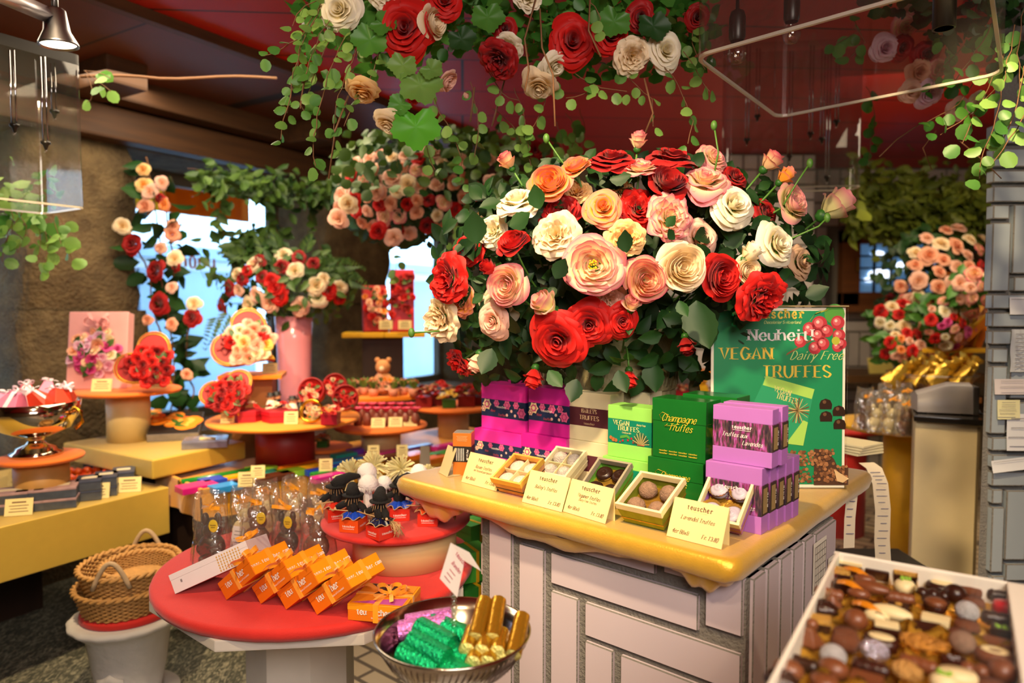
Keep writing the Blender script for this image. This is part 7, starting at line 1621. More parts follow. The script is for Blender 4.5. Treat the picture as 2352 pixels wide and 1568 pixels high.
for k,(px0,px1,py0,py1,yaw,lean,cols,lab)in enumerate(((832,895,655,755,.1,-.12,['orange','red','pink','red','peach'],'flat red gift box with orange and red flowers on the high yellow shelf'),(893,955,618,755,-.1,-.12,['dred','dred','red'],'tall dark red gift box with a cascade of red roses on the high yellow shelf'))):
    Y=3.68+.03*k;a,b_=P(px0,py1,Y),P(px1,py1,Y);W_=(b_-a).length*.9;H_=P(px0,py0,Y+.03).z-zy
    t=thing('gift_box',lab,'gift box',M=T((a.x+b_.x)/2,Y,zy+.001)@RZ(yaw+.25)@RX(lean));m=MB();m.box((0,.015,H_/2),(W_,.03,H_));part('box_body',m,M_hred if k==0 else M_hex,t,.003);m=MB();m.box((0,-.003,H_/2),(W_*.92,.008,H_*.94));part('lid',m,M_hred if k==0 else M_hex,t,.002)
    flowers_on(t,T(.0,-.008,H_*.55)@RX(PI/2),[(rr.uniform(-.45,.45)*W_,rr.uniform(-.36,.36)*H_,.01,rr.choice(cols))for _ in range(22)],.042,'tiny',.5,14)
for(px,lab)in((886,'price card between the two red boxes on the high yellow shelf'),(930,'price card before the tall dark red box on the high yellow shelf')):mini_card(px,756,Y=3.62,w_=.068,h_=.046,yaw=.1,label=lab,tilt=.1)
for k,(px,py,Y,s,cols,lab,n)in enumerate(((975,900,3.3,.075,['red','dred','peach'],'flower cube with red and peach roses at the left of the far tier',16),(1010,895,3.36,.085,['red','coral','pink','dred'],'tall flower cube in the middle of the far tier',18),(1032,915,3.27,.06,['yellow','coral','white'],'flower cube on a green box with a yellow bloom, front of the far tier',10),(1072,900,3.32,.08,['red','red','dred'],'flower cube full of red roses at the right of the far tier',16),(1100,905,3.36,.06,['dred','coral'],'flower cube half hidden by the large bouquet',12))):flower_cube(px,py,Y,z5+.001,s,cols,lab,n,M_leafg if k==2 else M_drum_r,seed=k+30,dia=.038,top=.7,rad=.8)
mini_card(1078,922,z=z5+.001,w_=.06,h_=.045,yaw=0,label='price card at the right of the flower cubes on the far tier',tilt=.2)
zs_=P(582,862,2.95).z;cs=P(582,860,3.05)
t=thing('small_shelf','small orange shelf on a brown block under the flowered heart box','shelf',M=T(cs.x,3.05,0)@RZ(.2));m=MB();m.box((0,0,zs_-.009),(.26,.2,.018));part('shelf_board',m,M_orange2,t,.003);m=MB();m.box((0,.02,(zs_-.018)/2),(.17,.13,zs_-.018));part('block',m,M_brown,t,.003)
heart_box(facing(572,795,2.98,.35,.32)@RZ(.95),.145,.055,'large red heart box crowned with peach and yellow flowers on the small shelf',['cream','peach','apricot','blush','white','red','yellow'],20,seed=8,dia=.062,spread=.6)
mini_card(620,857,z=zs_+.001,w_=.065,h_=.045,yaw=.2,label='price card at the right of the large flowered heart box',tilt=.15)
vb=P(677,870,3.4);t=thing('pink_vase','tall shiny pink vase holding a bouquet before the second stone pier','vase',(vb.x,3.4,YZ));hv=P(677,728,3.4).z-YZ;M_vase=mat('pink_glaze','#e9949f',.2,var=.04,coat=.5)
m=MB();m.lathe([(0,0),(.07,0),(.068,.02),(.075,hv*.3),(.083,hv*.8),(.09,hv),(.085,hv),(.07,hv*.8),(0,hv*.75)],40,cap=False);part('vase_body',m,M_vase,t);m=MB();m.lathe([(.088,hv-.004),(.093,hv),(.088,hv+.004)],40,cap=False);part('rim',m,M_vase,t)
t=thing('vase_plinth','dark plinth under the pink vase','plinth',(vb.x,3.4,0));m=MB();m.box((0,0,(YZ-.001)/2),(.24,.24,YZ-.001));part('plinth_body',m,M_dkwood,t,.004);m=MB();m.box((0,0,.03),(.27,.27,.06));part('foot',m,M_dkwood,t)
VB=[(523,662,40,'dred'),(552,640,34,'dred'),(540,628,30,'cream'),(580,605,40,'cream'),(592,598,34,'dred'),(650,582,36,'cream'),(686,588,34,'dred'),(645,612,38,'dred'),(676,620,38,'cream'),(720,603,30,'dred'),(632,660,44,'red'),(622,645,38,'red'),(585,678,34,'blush'),(568,702,40,'cream'),(616,698,44,'blush'),(640,680,44,'red'),(728,655,44,'cream'),(732,685,42,'white'),(757,668,40,'red'),(782,682,34,'red'),(783,660,36,'cream'),(690,707,44,'blush'),(545,665,30,'blush'),(505,705,40,'red'),(598,635,30,'dred'),(745,640,30,'cream'),(565,620,30,'red')]
order=sorted(range(len(VB)),key=lambda k:VB[k][0]);cnt={}
for k in order:
    px,py,d_,c_=VB[k];cnt[c_]=cnt.get(c_,0)+1
    p,d=bouquet_point(px,py,650,650,165,100,.26,3.42)
    rose_thing('%s rose in the pink vase, %s %s one from the window side'%('Dark red' if c_=='dred' else c_.capitalize(),ORD[cnt[c_]-1],'dark red' if c_=='dred' else c_),'mini',c_,p,d,d_*1.1*p.y/FPX,k,Vector((vb.x,3.4,YZ+hv*.9)),1,k+300,'roses in the pink vase')
fo=MB();rr=random.Random(44)
for k in range(330):
    a=rr.uniform(0,6.28);q=math.sqrt(rr.random());p,d=bouquet_point(652+160*q*math.cos(a),652+90*q*math.sin(a),650,650,165,100,.26,3.42);d.normalize();p.y+=rr.uniform(.0,.2);s=(d.cross(Vector((rr.uniform(-1,1),rr.uniform(-1,1),rr.uniform(-1,1)))).normalized()+d*.5).normalized();leaf_into(fo,frame(p,s.cross(d),s),rr.uniform(.035,.07),.25,0,3)
for(x,y,dx,dy)in((760,630,1,-.25),(780,610,1,-.1),(525,720,-.6,1),(500,730,-.5,1),(700,580,.3,-1),(640,570,-.3,-1),(800,640,1,.3),(560,590,-1,-.4),(610,580,-.5,-1),(740,620,.8,-.7)):
    for q in range(9):
        for s in(-1,1):c_=P(x+dx*q*7,y+dy*q*7+.3*q*q,3.3);d=(P(x+dx*(q+1)*7+s*dy*8,y+dy*(q+1)*7-s*dx*8,3.3)-c_).normalized();leaf_into(fo,frame(c_,d.cross(Vector((0,-1,.2)))*-1,d),.05*(1-q*.07),.14,0,3)
o=part('fern_foliage',fo,M_leaff);tag(o,'green leaves and fern fronds filling the bouquet in the pink vase','leaves',kind='stuff')
# ================================================================ displays at the back right
M_ycl2=mat('golden_yellow_cloth','#e3ac10',.55,var=.08,sheen=.2)
cx,cyy=P(2184,950,2.42),2.42
zc=P(2184,955,2.33).z;wl,wr=P(2110,1000,2.3).x,P(2256,1000,2.3).x
t=thing('till_cabinet','narrow cream cabinet with a black stone top between the yellow drum and the tiled pier','cabinet',M=T((wl+wr)/2,2.32,0)@RZ(-.5))
W_=(wr-wl)*.9
m=MB();m.box((0,.17,(zc-.02)/2),(W_*.97,.34,zc-.02));part('cabinet_body',m,mat('cream_laminate','#e2cf9f',.5,var=.03),t,.004)
m=MB();m.box((0,.16,zc-.01),(W_*1.03,.38,.02));part('stone_top',m,mat('black_stone','#17140f',.2,var=.3,vscale=60),t,.003)
m=MB();m.box((W_*.47,-.002,(zc-.02)/2),(.008,.006,zc-.04));part('edge_strip',m,flat('edge_strip','#6b5a3c'),t)
t=thing('label_printer','grey rounded label printer standing on the black cabinet top','printer',M=T((wl+wr)/2+.04,2.42,zc+.0005)@RZ(-.35));pw=.165;ph=P(2180,882,2.38).z-zc
m=MB();m.grid(lambda u,v:((v-.5)*pw,[-.06,-.06,-.052,.0,.06,.06,.06][int(u*6)],(.004+[0,.02,(ph-.012)*(.62+.38*min(1,v*1.7)),ph*(.66+.34*min(1,v*1.7)),ph*(.62+.38*min(1,v*1.7))-.01,.02,0][int(u*6)])),6,12,closeu=False);m.add([(-pw/2,y,z)for y,z in((-.06,.004),(-.06,.024),(-.052,ph*.6),(0,ph*.66),(.06,ph*.6),(.06,.004))],[(0,1,2,3,4,5)],0,False);part('housing',m,mat('grey_plastic','#a9a3a0',.4,var=.02),t)
m=MB();m.box((pw/2+.008,0,ph*.48),(.018,.125,ph*.96));part('side_cover',m,flat('dark_grey_plastic','#4a4744',.5),t,.006);m=MB();[m.box((x,y,.003),(.015,.015,.006))for x in(-.06,.06)for y in(-.045,.045)];part('rubber_foot',m,flat('rubber','#151515'),t)
m=MB();m.tube([(.09,.02,.02),(.115,.0,.008),(.105,-.05,.006),(.12,-.07,.006)],.004,6);part('cable',m,flat('rubber','#151515'),t)
YD=3.0;zt7=P(2035,1000,YD-.3).z;cx7=P(2070,700,YD).x
t=thing('round_table','round golden yellow table on a yellow drum behind the counter','table',(cx7,YD,0));m=MB();m.lathe(disc_prof(.255,zt7,.02),64,cap=False);part('tabletop',m,M_ycl2,t);m=MB();m.lathe([(0,0),(.105,0),(.105,zt7-.02),(0,zt7-.02)],48,cap=False);o=part('drum',m,M_ycl2,t);o.location=(.03,-.05,0)
for k,(px,py,H,W,mt,lab)in enumerate(((1985,985,.15,.09,M_choc,'leftmost wrapped figure with an orange bow on the yellow table'),(2010,990,.14,.085,M_wchoc,'white wrapped figure at the front left of the yellow table'),(2045,995,.15,.09,M_wchoc,'white wrapped figure in the middle of the yellow table'),(2078,1000,.14,.09,M_choc,'brown wrapped figure at the front of the yellow table'),(2105,1000,.15,.09,M_choc,'brown wrapped figure half hidden by the cream cabinet'),(2030,972,.15,.08,M_choc,'brown wrapped figure at the back of the yellow table'),(2075,975,.16,.09,M_wchoc,'pale wrapped figure farthest back on the yellow table'))):
    choc_bag(px,py,lab,H*1.15,W,mt,z=zt7+.001,seed=k+60,sticker=False,group='wrapped figures on the yellow table')
YR=3.3;zr7=P(1990,1022,YR-.2).z;t=thing('round_table','low red round table in shade behind the poster','table',(P(1975,700,YR+.15).x,YR+.35,0));m=MB();m.lathe(disc_prof(.24,zr7,.02),48,cap=False);part('tabletop',m,M_red,t);m=MB();m.lathe([(0,0),(.14,0),(.14,zr7-.02),(0,zr7-.02)],32,cap=False);part('drum',m,M_red,t)
YS=3.55;a,b_=P(2119,800,YS),P(2290,797,YS);zsR=a.z
M_orw=mat('orange_board','#dd7a14',.5,var=.1)
t=thing('corner_shelf','golden shelf on an orange upright beside the tiled pier','shelf',((a.x+b_.x)/2,YS,0));W_=b_.x-a.x
m=MB();m.box((0,.15,zsR-.012),(W_,.3,.024));part('shelf_board',m,M_ycl2,t,.008);m=MB();m.box((W_*.2,.2,(zsR-.024)/2),(.16,.14,zsR-.024));part('upright',m,M_orw,t,.003);m=MB();m.box((W_*.36,.26,zsR+.2),(.1,.1,.4));part('upright',m,M_orw,t,.003)
for k,(px,py,lean,lab)in enumerate(((2178,790,.75,'orange gift box leaning on edge on the golden shelf'),(2225,790,.35,'second orange gift box leaning behind the first on the golden shelf'))):
    p=P(px,py,YS+.08+.08*k);t=thing('gift_box',lab,'gift box',M=T(p.x,p.y,zsR+.001)@RZ(-.2)@RY(lean));m=MB();m.box((.0,0,.11),(.035,.2,.22));part('box_body',m,M_orw,t,.002);m=MB();m.box((-.02,0,.11),(.008,.204,.224));part('lid',m,M_ycl2,t,.002)
YG=3.25;pG=P(2140,880,YG)
t=thing('glass_bowl','glass bowl of gold foil sachets on the brown counter','bowl',(pG.x,YG,P(2140,905,YG).z));m=MB();m.lathe([(.0,0),(.09,0),(.15,.05),(.19,.1),(.188,.1),(.148,.054),(.09,.006),(0,.006)],40,cap=False);part('glass_body',m,clear('glass_bowl',(.96,.96,.93),.06,.03),t);m=MB();m.tube([(.19*math.cos(a),.19*math.sin(a),.1)for a in[2*PI*k/40 for k in range(41)]],.003,5);part('rim',m,clear('glass_rim',(.9,.9,.85),.35,.05),t)
zb7=P(2140,905,YG).z
M_gs=foil('gold_sachet','#d9b348',.3,.6,60)
for k in range(11):
    px=2058+k*16;p=P(px,866-(k%3)*10,YG+.05*((k%3)-1));t=thing('gold_sachet','%s gold foil sachet from the left in the glass bowl'%ORD[k],'sachet',M=T(*p)@RY(.75+.1*math.sin(k))@RZ(k*.5),group='gold foil sachets');m=MB();m.grid(lambda u,v:((.05+.006*math.sin(v*9+u*25))*math.cos(2*PI*u)*(1-.55*v),.026*math.sin(2*PI*u)*(1-.6*v)+.004*math.sin(9*u*2*PI)*v,-.05+.115*v+.006*math.sin(u*19)),20,8,closeu=True);part('wrapper',m,M_gs,t);m=MB();m.lathe([(.012,.06),(.03,.085)],12,cap=False,fl=lambda a,z:1+.25*math.cos(a*5));part('twisted_end',m,M_gs,t)
a,b_=P(1925,865,4.6),P(2300,868,4.6);t=thing('wall_ledge','brown ledge along the tiled back wall','ledge',((a.x+b_.x)/2,4.9,a.z));m=MB();m.box((0,0,-.02),(b_.x-a.x,.55,.05));part('board',m,wood_mat('ledge_wood','#4a3218','#6b4a22'),t,.004);m=MB();[m.box((x,.1,-.045-(a.z-.045)/2),(.06,.3,a.z-.045))for x in(-.4,.4)];part('bracket',m,wood_mat('ledge_wood','#4a3218','#6b4a22'),t)
p=P(2025,858,4.75);t=thing('sign_card','blank yellow card leaning on the brown ledge','card',M=T(p.x,p.y,a.z+.006)@RX(-.3));m=MB();m.box((0,0,.055),(.17,.004,.11));part('card',m,mat('yellow_card','#d3c46a',.6,var=.03),t);m=MB();m.box((0,.02,.004),(.1,.05,.006));part('foot',m,mat('yellow_card','#d3c46a',.6),t)
t=thing('glass_bowl_stand','stand under the glass bowl of gold sachets','stand',(pG.x,YG,0));m=MB();m.box((0,0,zb7-.0125),(.3,.26,.024));part('stand_top',m,M_brown,t,.003);m=MB();m.box((0,0,(zb7-.025)/2),(.2,.18,zb7-.025));part('post',m,M_orw,t,.003)
def wreath(name,label,cat,spots,Yc,amp,kind,dmul,foliage_n,mleaf,cx,cy,ax,ay,seed,leaf=(.05,.09)):
    t=thing(name,label,cat,P(cx,cy,Yc));rr=random.Random(seed);Ti=t.matrix_basis.inverted()
    for k,(px,py,d_,c_)in enumerate(spots):
        p,d=bouquet_point(px,py,cx,cy,ax,ay,amp,Yc);obj('rose',bloom_mesh(kind,c_,k),t,M=Ti@look(p,d+Vector((rr.uniform(-.25,.25),0,rr.uniform(-.2,.3))),rr.uniform(0,6))@Matrix.Scale(d_*dmul*p.y/FPX/2,4))
    fo=MB()
    for k in range(foliage_n):
        a=rr.uniform(0,6.28);q=math.sqrt(rr.random());p,d=bouquet_point(cx+ax*.97*q*math.cos(a),cy+ay*.97*q*math.sin(a),cx,cy,ax,ay,amp,Yc);d.normalize();p.y+=rr.uniform(.03,.16);s=(d.cross(Vector((rr.uniform(-1,1),rr.uniform(-1,1),rr.uniform(-1,1)))).normalized()+d*.4).normalized();leaf_into(fo,Ti@frame(p,s.cross(d),s),rr.uniform(*leaf),.32,0,3)
    o=part('foliage',fo,mleaf,t,kind='stuff');return t
def scatter(seed,n,cx,cy,ax,ay,dm,cols):
    rr=random.Random(seed);out=[];tries=0
    while len(out)<n and tries<n*60:
        tries+=1;a=rr.uniform(0,6.28);q=math.sqrt(rr.random());x,y=cx+ax*q*math.cos(a),cy+ay*q*math.sin(a);d_=rr.uniform(*dm)
        if all((x-o[0])**2+(y-o[1])**2>((d_+o[2])*.42)**2 for o in out):out.append((x,y,d_,rr.choice(cols)))
    return out
PKS=['blush','peach','peach','coral','peach','red','dred','blush','cream','peach']
wreath('rose_wreath','large hanging wreath of pink, peach and red roses beside the small back window','wreath',scatter(31,46,2190,640,105,115,(28,42),PKS)+scatter(36,9,2075,690,45,35,(26,36),PKS),4.0,.3,'mini',1.12,240,M_leafd,2170,650,135,130,5)
wreath('flower_arrangement','mixed arrangement of peach and cream roses hanging under the wreath','flowers',scatter(32,22,2085,740,75,45,(24,36),['cream','peach','red','cream','white']),3.85,.18,'mini',1.12,70,M_leafg,2085,740,80,50,6)
wreath('flower_arrangement','low pink and orange posy at the left end of the golden shelf','flowers',scatter(33,26,2085,800,55,38,(18,30),['peach','orange','red','blush','coral','cream']),3.7,.15,'mini',1.1,60,M_leafg,2085,800,58,42,7)
wreath('flower_arrangement','bright arrangement of magenta and white blossoms on the golden shelf','flowers',scatter(34,30,2185,742,62,55,(16,30),['red','coral','magenta','white','pink','blush']),3.6,.15,'mini',1.1,60,M_leafg,2185,742,66,60,8)
wreath('flower_arrangement','sunlit pink roses touching the tiled pier above the golden shelf','flowers',scatter(35,18,2240,665,42,55,(24,38),['pink','blush','coral','cream']),3.5,.15,'mini',1.12,40,M_leafg,2240,665,45,58,9)
t=thing('goods_shelf','orange shelf of red gifts seen between the urn and the poster','shelf',(P(1570,890,3.6).x,3.6,0));zg=P(1570,905,3.6).z;m=MB();m.box((0,0,zg-.012),(.5,.3,.024));m.box((0,.1,zg+.11),(.5,.14,.02));part('shelf_board',m,M_orange2,t,.003);m=MB();m.box((0,.1,(zg-.024)/2),(.3,.1,zg-.024));m.box((-.2,.13,zg+.05),(.02,.06,.1));m.box((.2,.13,zg+.05),(.02,.06,.1));part('upright',m,M_brown,t)
for k,(px,py,lab)in enumerate(((1612,872,'yellow plush chick seen left of the poster'),(1655,900,'yellow plush chick half behind the poster edge'))):
    p=P(px,py,3.48);t=thing('plush_chick',lab,'toy',(p.x,3.48,zg));m=MB();m.ball((0,0,.035),.036,0,14,10);m.ball((0,-.008,.088),.026,0,14,10);part('body',m,mat('chick_plush','#f0b81c',.9,var=.1),t);m=MB();m.lathe([(.007,0),(0,.012)],8,M=T(0,-.033,.085)@RX(PI/2));part('beak',m,M_orange,t);m=MB();[m.ball((s*.011,-.031,.095),.003,0,6,4)for s in(-1,1)];part('eyes',m,M_hatb,t)
for k in range(5):
    px=1528+k*22;flower_cube(px,885,3.5,zg+(.0),.05,['red','dred','coral'],'%s red flower cube from the left between the urn and the poster'%ORD[k],8,M_hex,seed=70+k,dia=.035)
# ================================================================ hanging things: acrylic boxes, garlands, trailing ivy
M_acr=clear('acrylic',(.84,.835,.80),.06,.05,.022);M_acre=clear('acrylic_edge',(.9,.86,.75),.35,.1,.55,(.8,.74,.6))  # wall haze and bright edges are put into the colour
M_sock=flat('black_socket','#17150f',.35);M_bulb=clear('bulb_glass',(.98,.97,.95),.08,.02)
def acrylic_box(name,label,c,ex,ey,h,bulbs,rad=.03,top=None,cap=None):
    """open-bottomed acrylic box: c = bottom centre, ex / ey = half edge vectors"""
    t=thing(name,label,'lamp',c);n=6;pts=[];ex=Vector(ex);ey=Vector(ey)
    for i,(sx_,sy_)in enumerate(((-1,-1),(1,-1),(1,1),(-1,1))):
        for k in range(n):
            a=PI+i*PI/2+(PI/2)*k/(n-1);cx_=sx_*(1-rad/ex.length);cy_=sy_*(1-rad/ey.length)
            pts.append(ex*cx_+ey*cy_+ex.normalized()*rad*math.cos(a)+ey.normalized()*rad*math.sin(a))
    N=len(pts)
    m=MB();th=.006
    for i in range(N):
        a,b_=pts[i],pts[(i+1)%N];m.add([a,b_,b_+Vector((0,0,h)),a+Vector((0,0,h))],[(0,1,2,3)],0,True)
    part('acrylic_wall',m,M_acr,t)
    m=MB()
    for i in range(N):
        a,b_=pts[i],pts[(i+1)%N];ai,bi=a*.975,b_*.975;m.add([a,b_,bi,ai,a+Vector((0,0,.006)),b_+Vector((0,0,.006)),bi+Vector((0,0,.006)),ai+Vector((0,0,.006))],[(0,1,2,3),(0,1,5,4),(4,5,6,7),(3,2,6,7)],0,False)
    part('acrylic_edge',m,M_acre,t)
    if cap:
        m=MB();m.add([p+Vector((0,0,h))for p in pts]+[p+Vector((0,0,h+cap))for p in pts],[tuple(range(N)),tuple(range(2*N-1,N-1,-1))]+[(i,(i+1)%N,N+(i+1)%N,N+i)for i in range(N)],0,False);part('canopy',m,M_blackm,t)
    for k,(q,kind)in enumerate(bulbs):
        q=Vector(q)-Vector(c)
        if kind=='bulb':
            m=MB();m.lathe([(0,.0),(.012,.003),(.019,.014),(.021,.024),(.016,.038),(.0115,.046),(.0115,.052)],20,M=T(*q),cap=False);part('bulb',m,M_bulb,t)
            m=MB();m.lathe([(.0145,.05),(.0175,.058),(.0175,.1),(.014,.112),(.004,.118),(.004,h+.2)],18,M=T(*q),cap=False);part('socket',m,M_sock,t)
            m=MB();m.tube([q+Vector((-.006,0,.03)),q+Vector((-.003,0,.018)),q+Vector((.003,0,.018)),q+Vector((.006,0,.03))],.0008,4);part('filament',m,flat('filament','#c0873a',.3,metal=1.0),t)
        elif kind=='tube':
            m=MB();m.lathe([(.017,0),(.021,.0),(.021,.45),(.004,.45),(.004,h+.2)],20,M=T(*q),cap=False);part('spot_tube',m,M_sock,t);m=MB();m.lathe([(.0,.012),(.017,.012)],16,M=T(*q),cap=False);part('lens',m,flat('dull_lens','#8a8270',.2),t)
        elif kind=='rod':
            m=MB();m.tube([q,Vector((q.x,q.y,h-.01))],.0022,5);m.tube([q+Vector((.012,0,0)),Vector((q.x+.012,q.y,h-.01))],.0022,5);part('rod',m,flat('chrome','#b9b9be',.1,metal=1.0),t);m=MB();m.lathe([(0,-.018),(.003,-.016),(.007,-.004),(.012,0),(.012,.006),(.0,.008)],12,M=T(*(q+Vector((.006,0,0)))),cap=False);part('halogen',m,M_sock,t)
            m=MB();m.ball(q+Vector((.006,0,-.02)),.004,0,8,6);part('halogen_glass',m,M_bulb,t)
    return t
zb=2.0
Aq,Bq,Cq=PZ(1592,133,zb),PZ(1785,273,zb),PZ(2306,172,zb)
cen=(Aq+Cq)/2;ex_=(Cq-Bq)/2;ey_=(Bq-Aq)/2
acrylic_box('acrylic_lamp','big clear acrylic lamp box hanging above the poster, bulbs inside',cen,ex_,ey_,.49,[(P(1692,148,1.55),'bulb'),(P(1817,102,1.62),'bulb'),(P(2168,66,1.42),'tube')],.035)
zb2=P(1810,436,2.75).z;c2_=P(1812,436,2.75);hw=(P(1966,436,2.75).x-P(1660,436,2.75).x)/2
acrylic_box('acrylic_lamp','farther acrylic lamp with chrome rods and halogen points behind the bouquet',c2_,(hw*.96,-hw*.1,0),(hw*.02,hw*.2,0),2.5-zb2,[(P(px,py,2.72+.03*(k%3)),'rod')for k,(px,py)in enumerate(((1712,322),(1736,268),(1810,360),(1858,308),(1884,320),(1896,408),(1918,280)))],.02)
zb3=1.78;Rq=PZ(196,480,zb3);Fq=PZ(97,494,zb3);Nq=PZ(0,452,zb3)
e1_=(Fq-Rq).normalized()*.24;e2_=Vector((-e1_.y,e1_.x,0)).normalized()*.36
if e2_.y>0:e2_=-e2_
cc=Rq+e1_/2+e2_/2
acrylic_box('acrylic_lamp','acrylic lamp box with a black canopy at the upper left edge',cc,e2_/2,e1_/2,.41,[(P(px,py,1.9+.05*k),'rod')for k,(px,py)in enumerate(((28,290),(100,330),(120,258)))],.015,cap=.03)
# ---------------------------------------------------------------- rose and ivy garland hanging over the bouquet
t=thing('hanging_garland','lush garland of ivy, white and red roses hanging from the ceiling above the large bouquet','garland',P(1150,60,1.75));GT=t;Gi=t.matrix_basis.inverted();rr=random.Random(21)
def strand(spec,leafm,size,root,Ti,rng,name='vine',step=.016,kind='round',sr=.0012,thin=False):
    pts=[Ti@P(x,y,Y)for x,y,Y in spec];lm,sm=MB(),MB();trail(lm,sm,pts,size,rng,step,kind,sr=sr)
    o=part('stem',sm,M_twig,root)
    if lm.v:q=part('vine_leaves',lm,leafm,root,kind=None);return q
for sp in([(800,-60,1.6),(735,20,1.58),(690,120,1.56),(665,220,1.55),(645,320,1.55)],[(790,-20,1.6),(720,60,1.57),(650,110,1.55),(605,128,1.54)],[(820,40,1.6),(770,130,1.55),(735,240,1.53),(722,330,1.52),(725,380,1.52)],[(850,60,1.62),(800,160,1.58),(770,260,1.57),(765,340,1.57)],[(770,-30,1.6),(700,70,1.6),(680,170,1.6),(660,260,1.6)],[(760,0,1.58),(700,10,1.57),(672,60,1.56)],[(880,100,1.6),(850,180,1.58),(810,240,1.57),(790,290,1.56)],[(780,60,1.62),(735,140,1.6),(700,240,1.6)],[(830,0,1.6),(745,60,1.57),(700,180,1.56),(690,250,1.55)]):
    strand(sp,M_leafp,.026,t,Gi,rr,step=.013)
for sp in([(980,180,1.65),(1010,260,1.66),(1050,330,1.68),(1060,420,1.68)],[(1080,190,1.65),(1100,280,1.66),(1090,360,1.67)],[(1120,160,1.65),(1150,210,1.64),(1190,230,1.63)],[(1180,200,1.65),(1200,260,1.66),(1215,340,1.67)],[(1270,160,1.62),(1250,240,1.63),(1215,300,1.65)],[(1400,150,1.6),(1460,190,1.6),(1495,230,1.6),(1500,290,1.6)],[(1520,150,1.58),(1560,200,1.58),(1590,280,1.58),(1580,330,1.58)],[(1570,120,1.56),(1605,170,1.56),(1630,210,1.56)],[(1600,20,1.6),(1590,100,1.58),(1620,160,1.57)],[(1320,170,1.6),(1380,200,1.6),(1440,210,1.6)],[(1130,250,1.7),(1180,290,1.7),(1220,380,1.7)],[(1020,260,1.68),(980,330,1.7),(1000,390,1.7)],[(1350,0,1.5),(1380,40,1.5),(1365,80,1.5)],[(1360,180,1.6),(1350,210,1.6),(1300,225,1.62)]):
    strand(sp,M_leafp,.027,t,Gi,rr,step=.016)
for sp in([(1230,0,1.5),(1205,90,1.5),(1215,160,1.5),(1205,210,1.5)],[(1240,20,1.5),(1245,110,1.5),(1270,170,1.5),(1275,290,1.5)],[(800,220,1.57),(770,300,1.56),(755,410,1.56)],[(700,180,1.57),(690,240,1.57),(708,270,1.57)],[(1355,0,1.48),(1352,70,1.48),(1380,130,1.48)],[(1480,180,1.58),(1500,260,1.58),(1480,310,1.6)],[(1090,200,1.64),(1080,280,1.64)],[(1160,180,1.66),(1130,290,1.66)]):
    sm=MB();sm.tube([Gi@P(x,y,Y)for x,y,Y in sp],.0022,5);part('twig',sm,M_twig,t)
lm=MB()
for k in range(1500):
    x=rr.uniform(690,1640);y=rr.uniform(-90,150)+25*math.sin(x*.01);Y=rr.uniform(1.62,2.0)
    if y>95 and rr.random()<.55:continue
    if x<820 and y>40 and rr.random()<.6:continue
    p=Gi@P(x,y,Y);d=Vector((rr.uniform(-1,1),rr.uniform(-.8,.1),rr.uniform(-1,.4))).normalized();n_=Vector((rr.uniform(-.5,.5),-1,rr.uniform(-.6,.6)))
    M_=frame(p,d.cross(n_)*-1,d)
    if k%3:leaf_into(lm,M_,rr.uniform(.03,.06),.36,0,3)
    else:round_leaf_into(lm,M_,rr.uniform(.022,.034))
part('ivy_leaves',lm,M_leafg,t,kind='stuff')
def big_leaf(px,py,Y,L,dx,dz,m_,root,Ti):
    mb=MB();vs=[(0,0,0)];n=40;rings=5
    for r_i in range(1,rings+1):
        for k in range(n):
            a=-PI/2+2*PI*k/n;lob=1+.09*math.cos(5*(a-PI/2))+(.045 if k%2 else-.045)*(r_i==rings);lob*=(1-.55*max(0,math.cos(a+PI/2))**6)
            q=L*.52*lob*r_i/rings;vs.append((q*math.cos(a),q*math.sin(a)*1.05,-L*.1*(r_i/rings)**2+L*.02*math.cos(5*(a-PI/2))*(r_i/rings)))
    fs=[(0,1+k,1+(k+1)%n)for k in range(n)]+[(1+r_i*n+k,1+(r_i+1)*n+k,1+(r_i+1)*n+(k+1)%n,1+r_i*n+(k+1)%n)for r_i in range(rings-1)for k in range(n)]
    mb.add(vs,fs,0,True);o=part('leaf',mb,m_,root);s=Vector((dx,-.2,dz)).normalized();o.matrix_local=Ti@frame(P(px,py,Y),s.cross(Vector((.1,-1,.25)))*-1,s)
for(px,py,L,dx,dz,m_)in((965,195,.09,.4,-1,M_leafp),(955,292,.10,.1,-1,M_leafb),(850,92,.075,-.3,-1,M_leafg),(925,150,.06,-.2,-1,M_leafp),(990,160,.05,1,-.6,M_leafp),(920,240,.05,-1,-.5,M_leafg),(880,55,.06,1,-.4,M_leafg),(1120,40,.07,.2,-1,M_leafg),(1410,50,.07,-.4,-1,M_leafg),(1060,90,.06,.6,-1,M_leafd),(1500,60,.07,.3,-1,M_leafd)):big_leaf(px,py,1.56,L,dx,dz,m_,t,Gi)
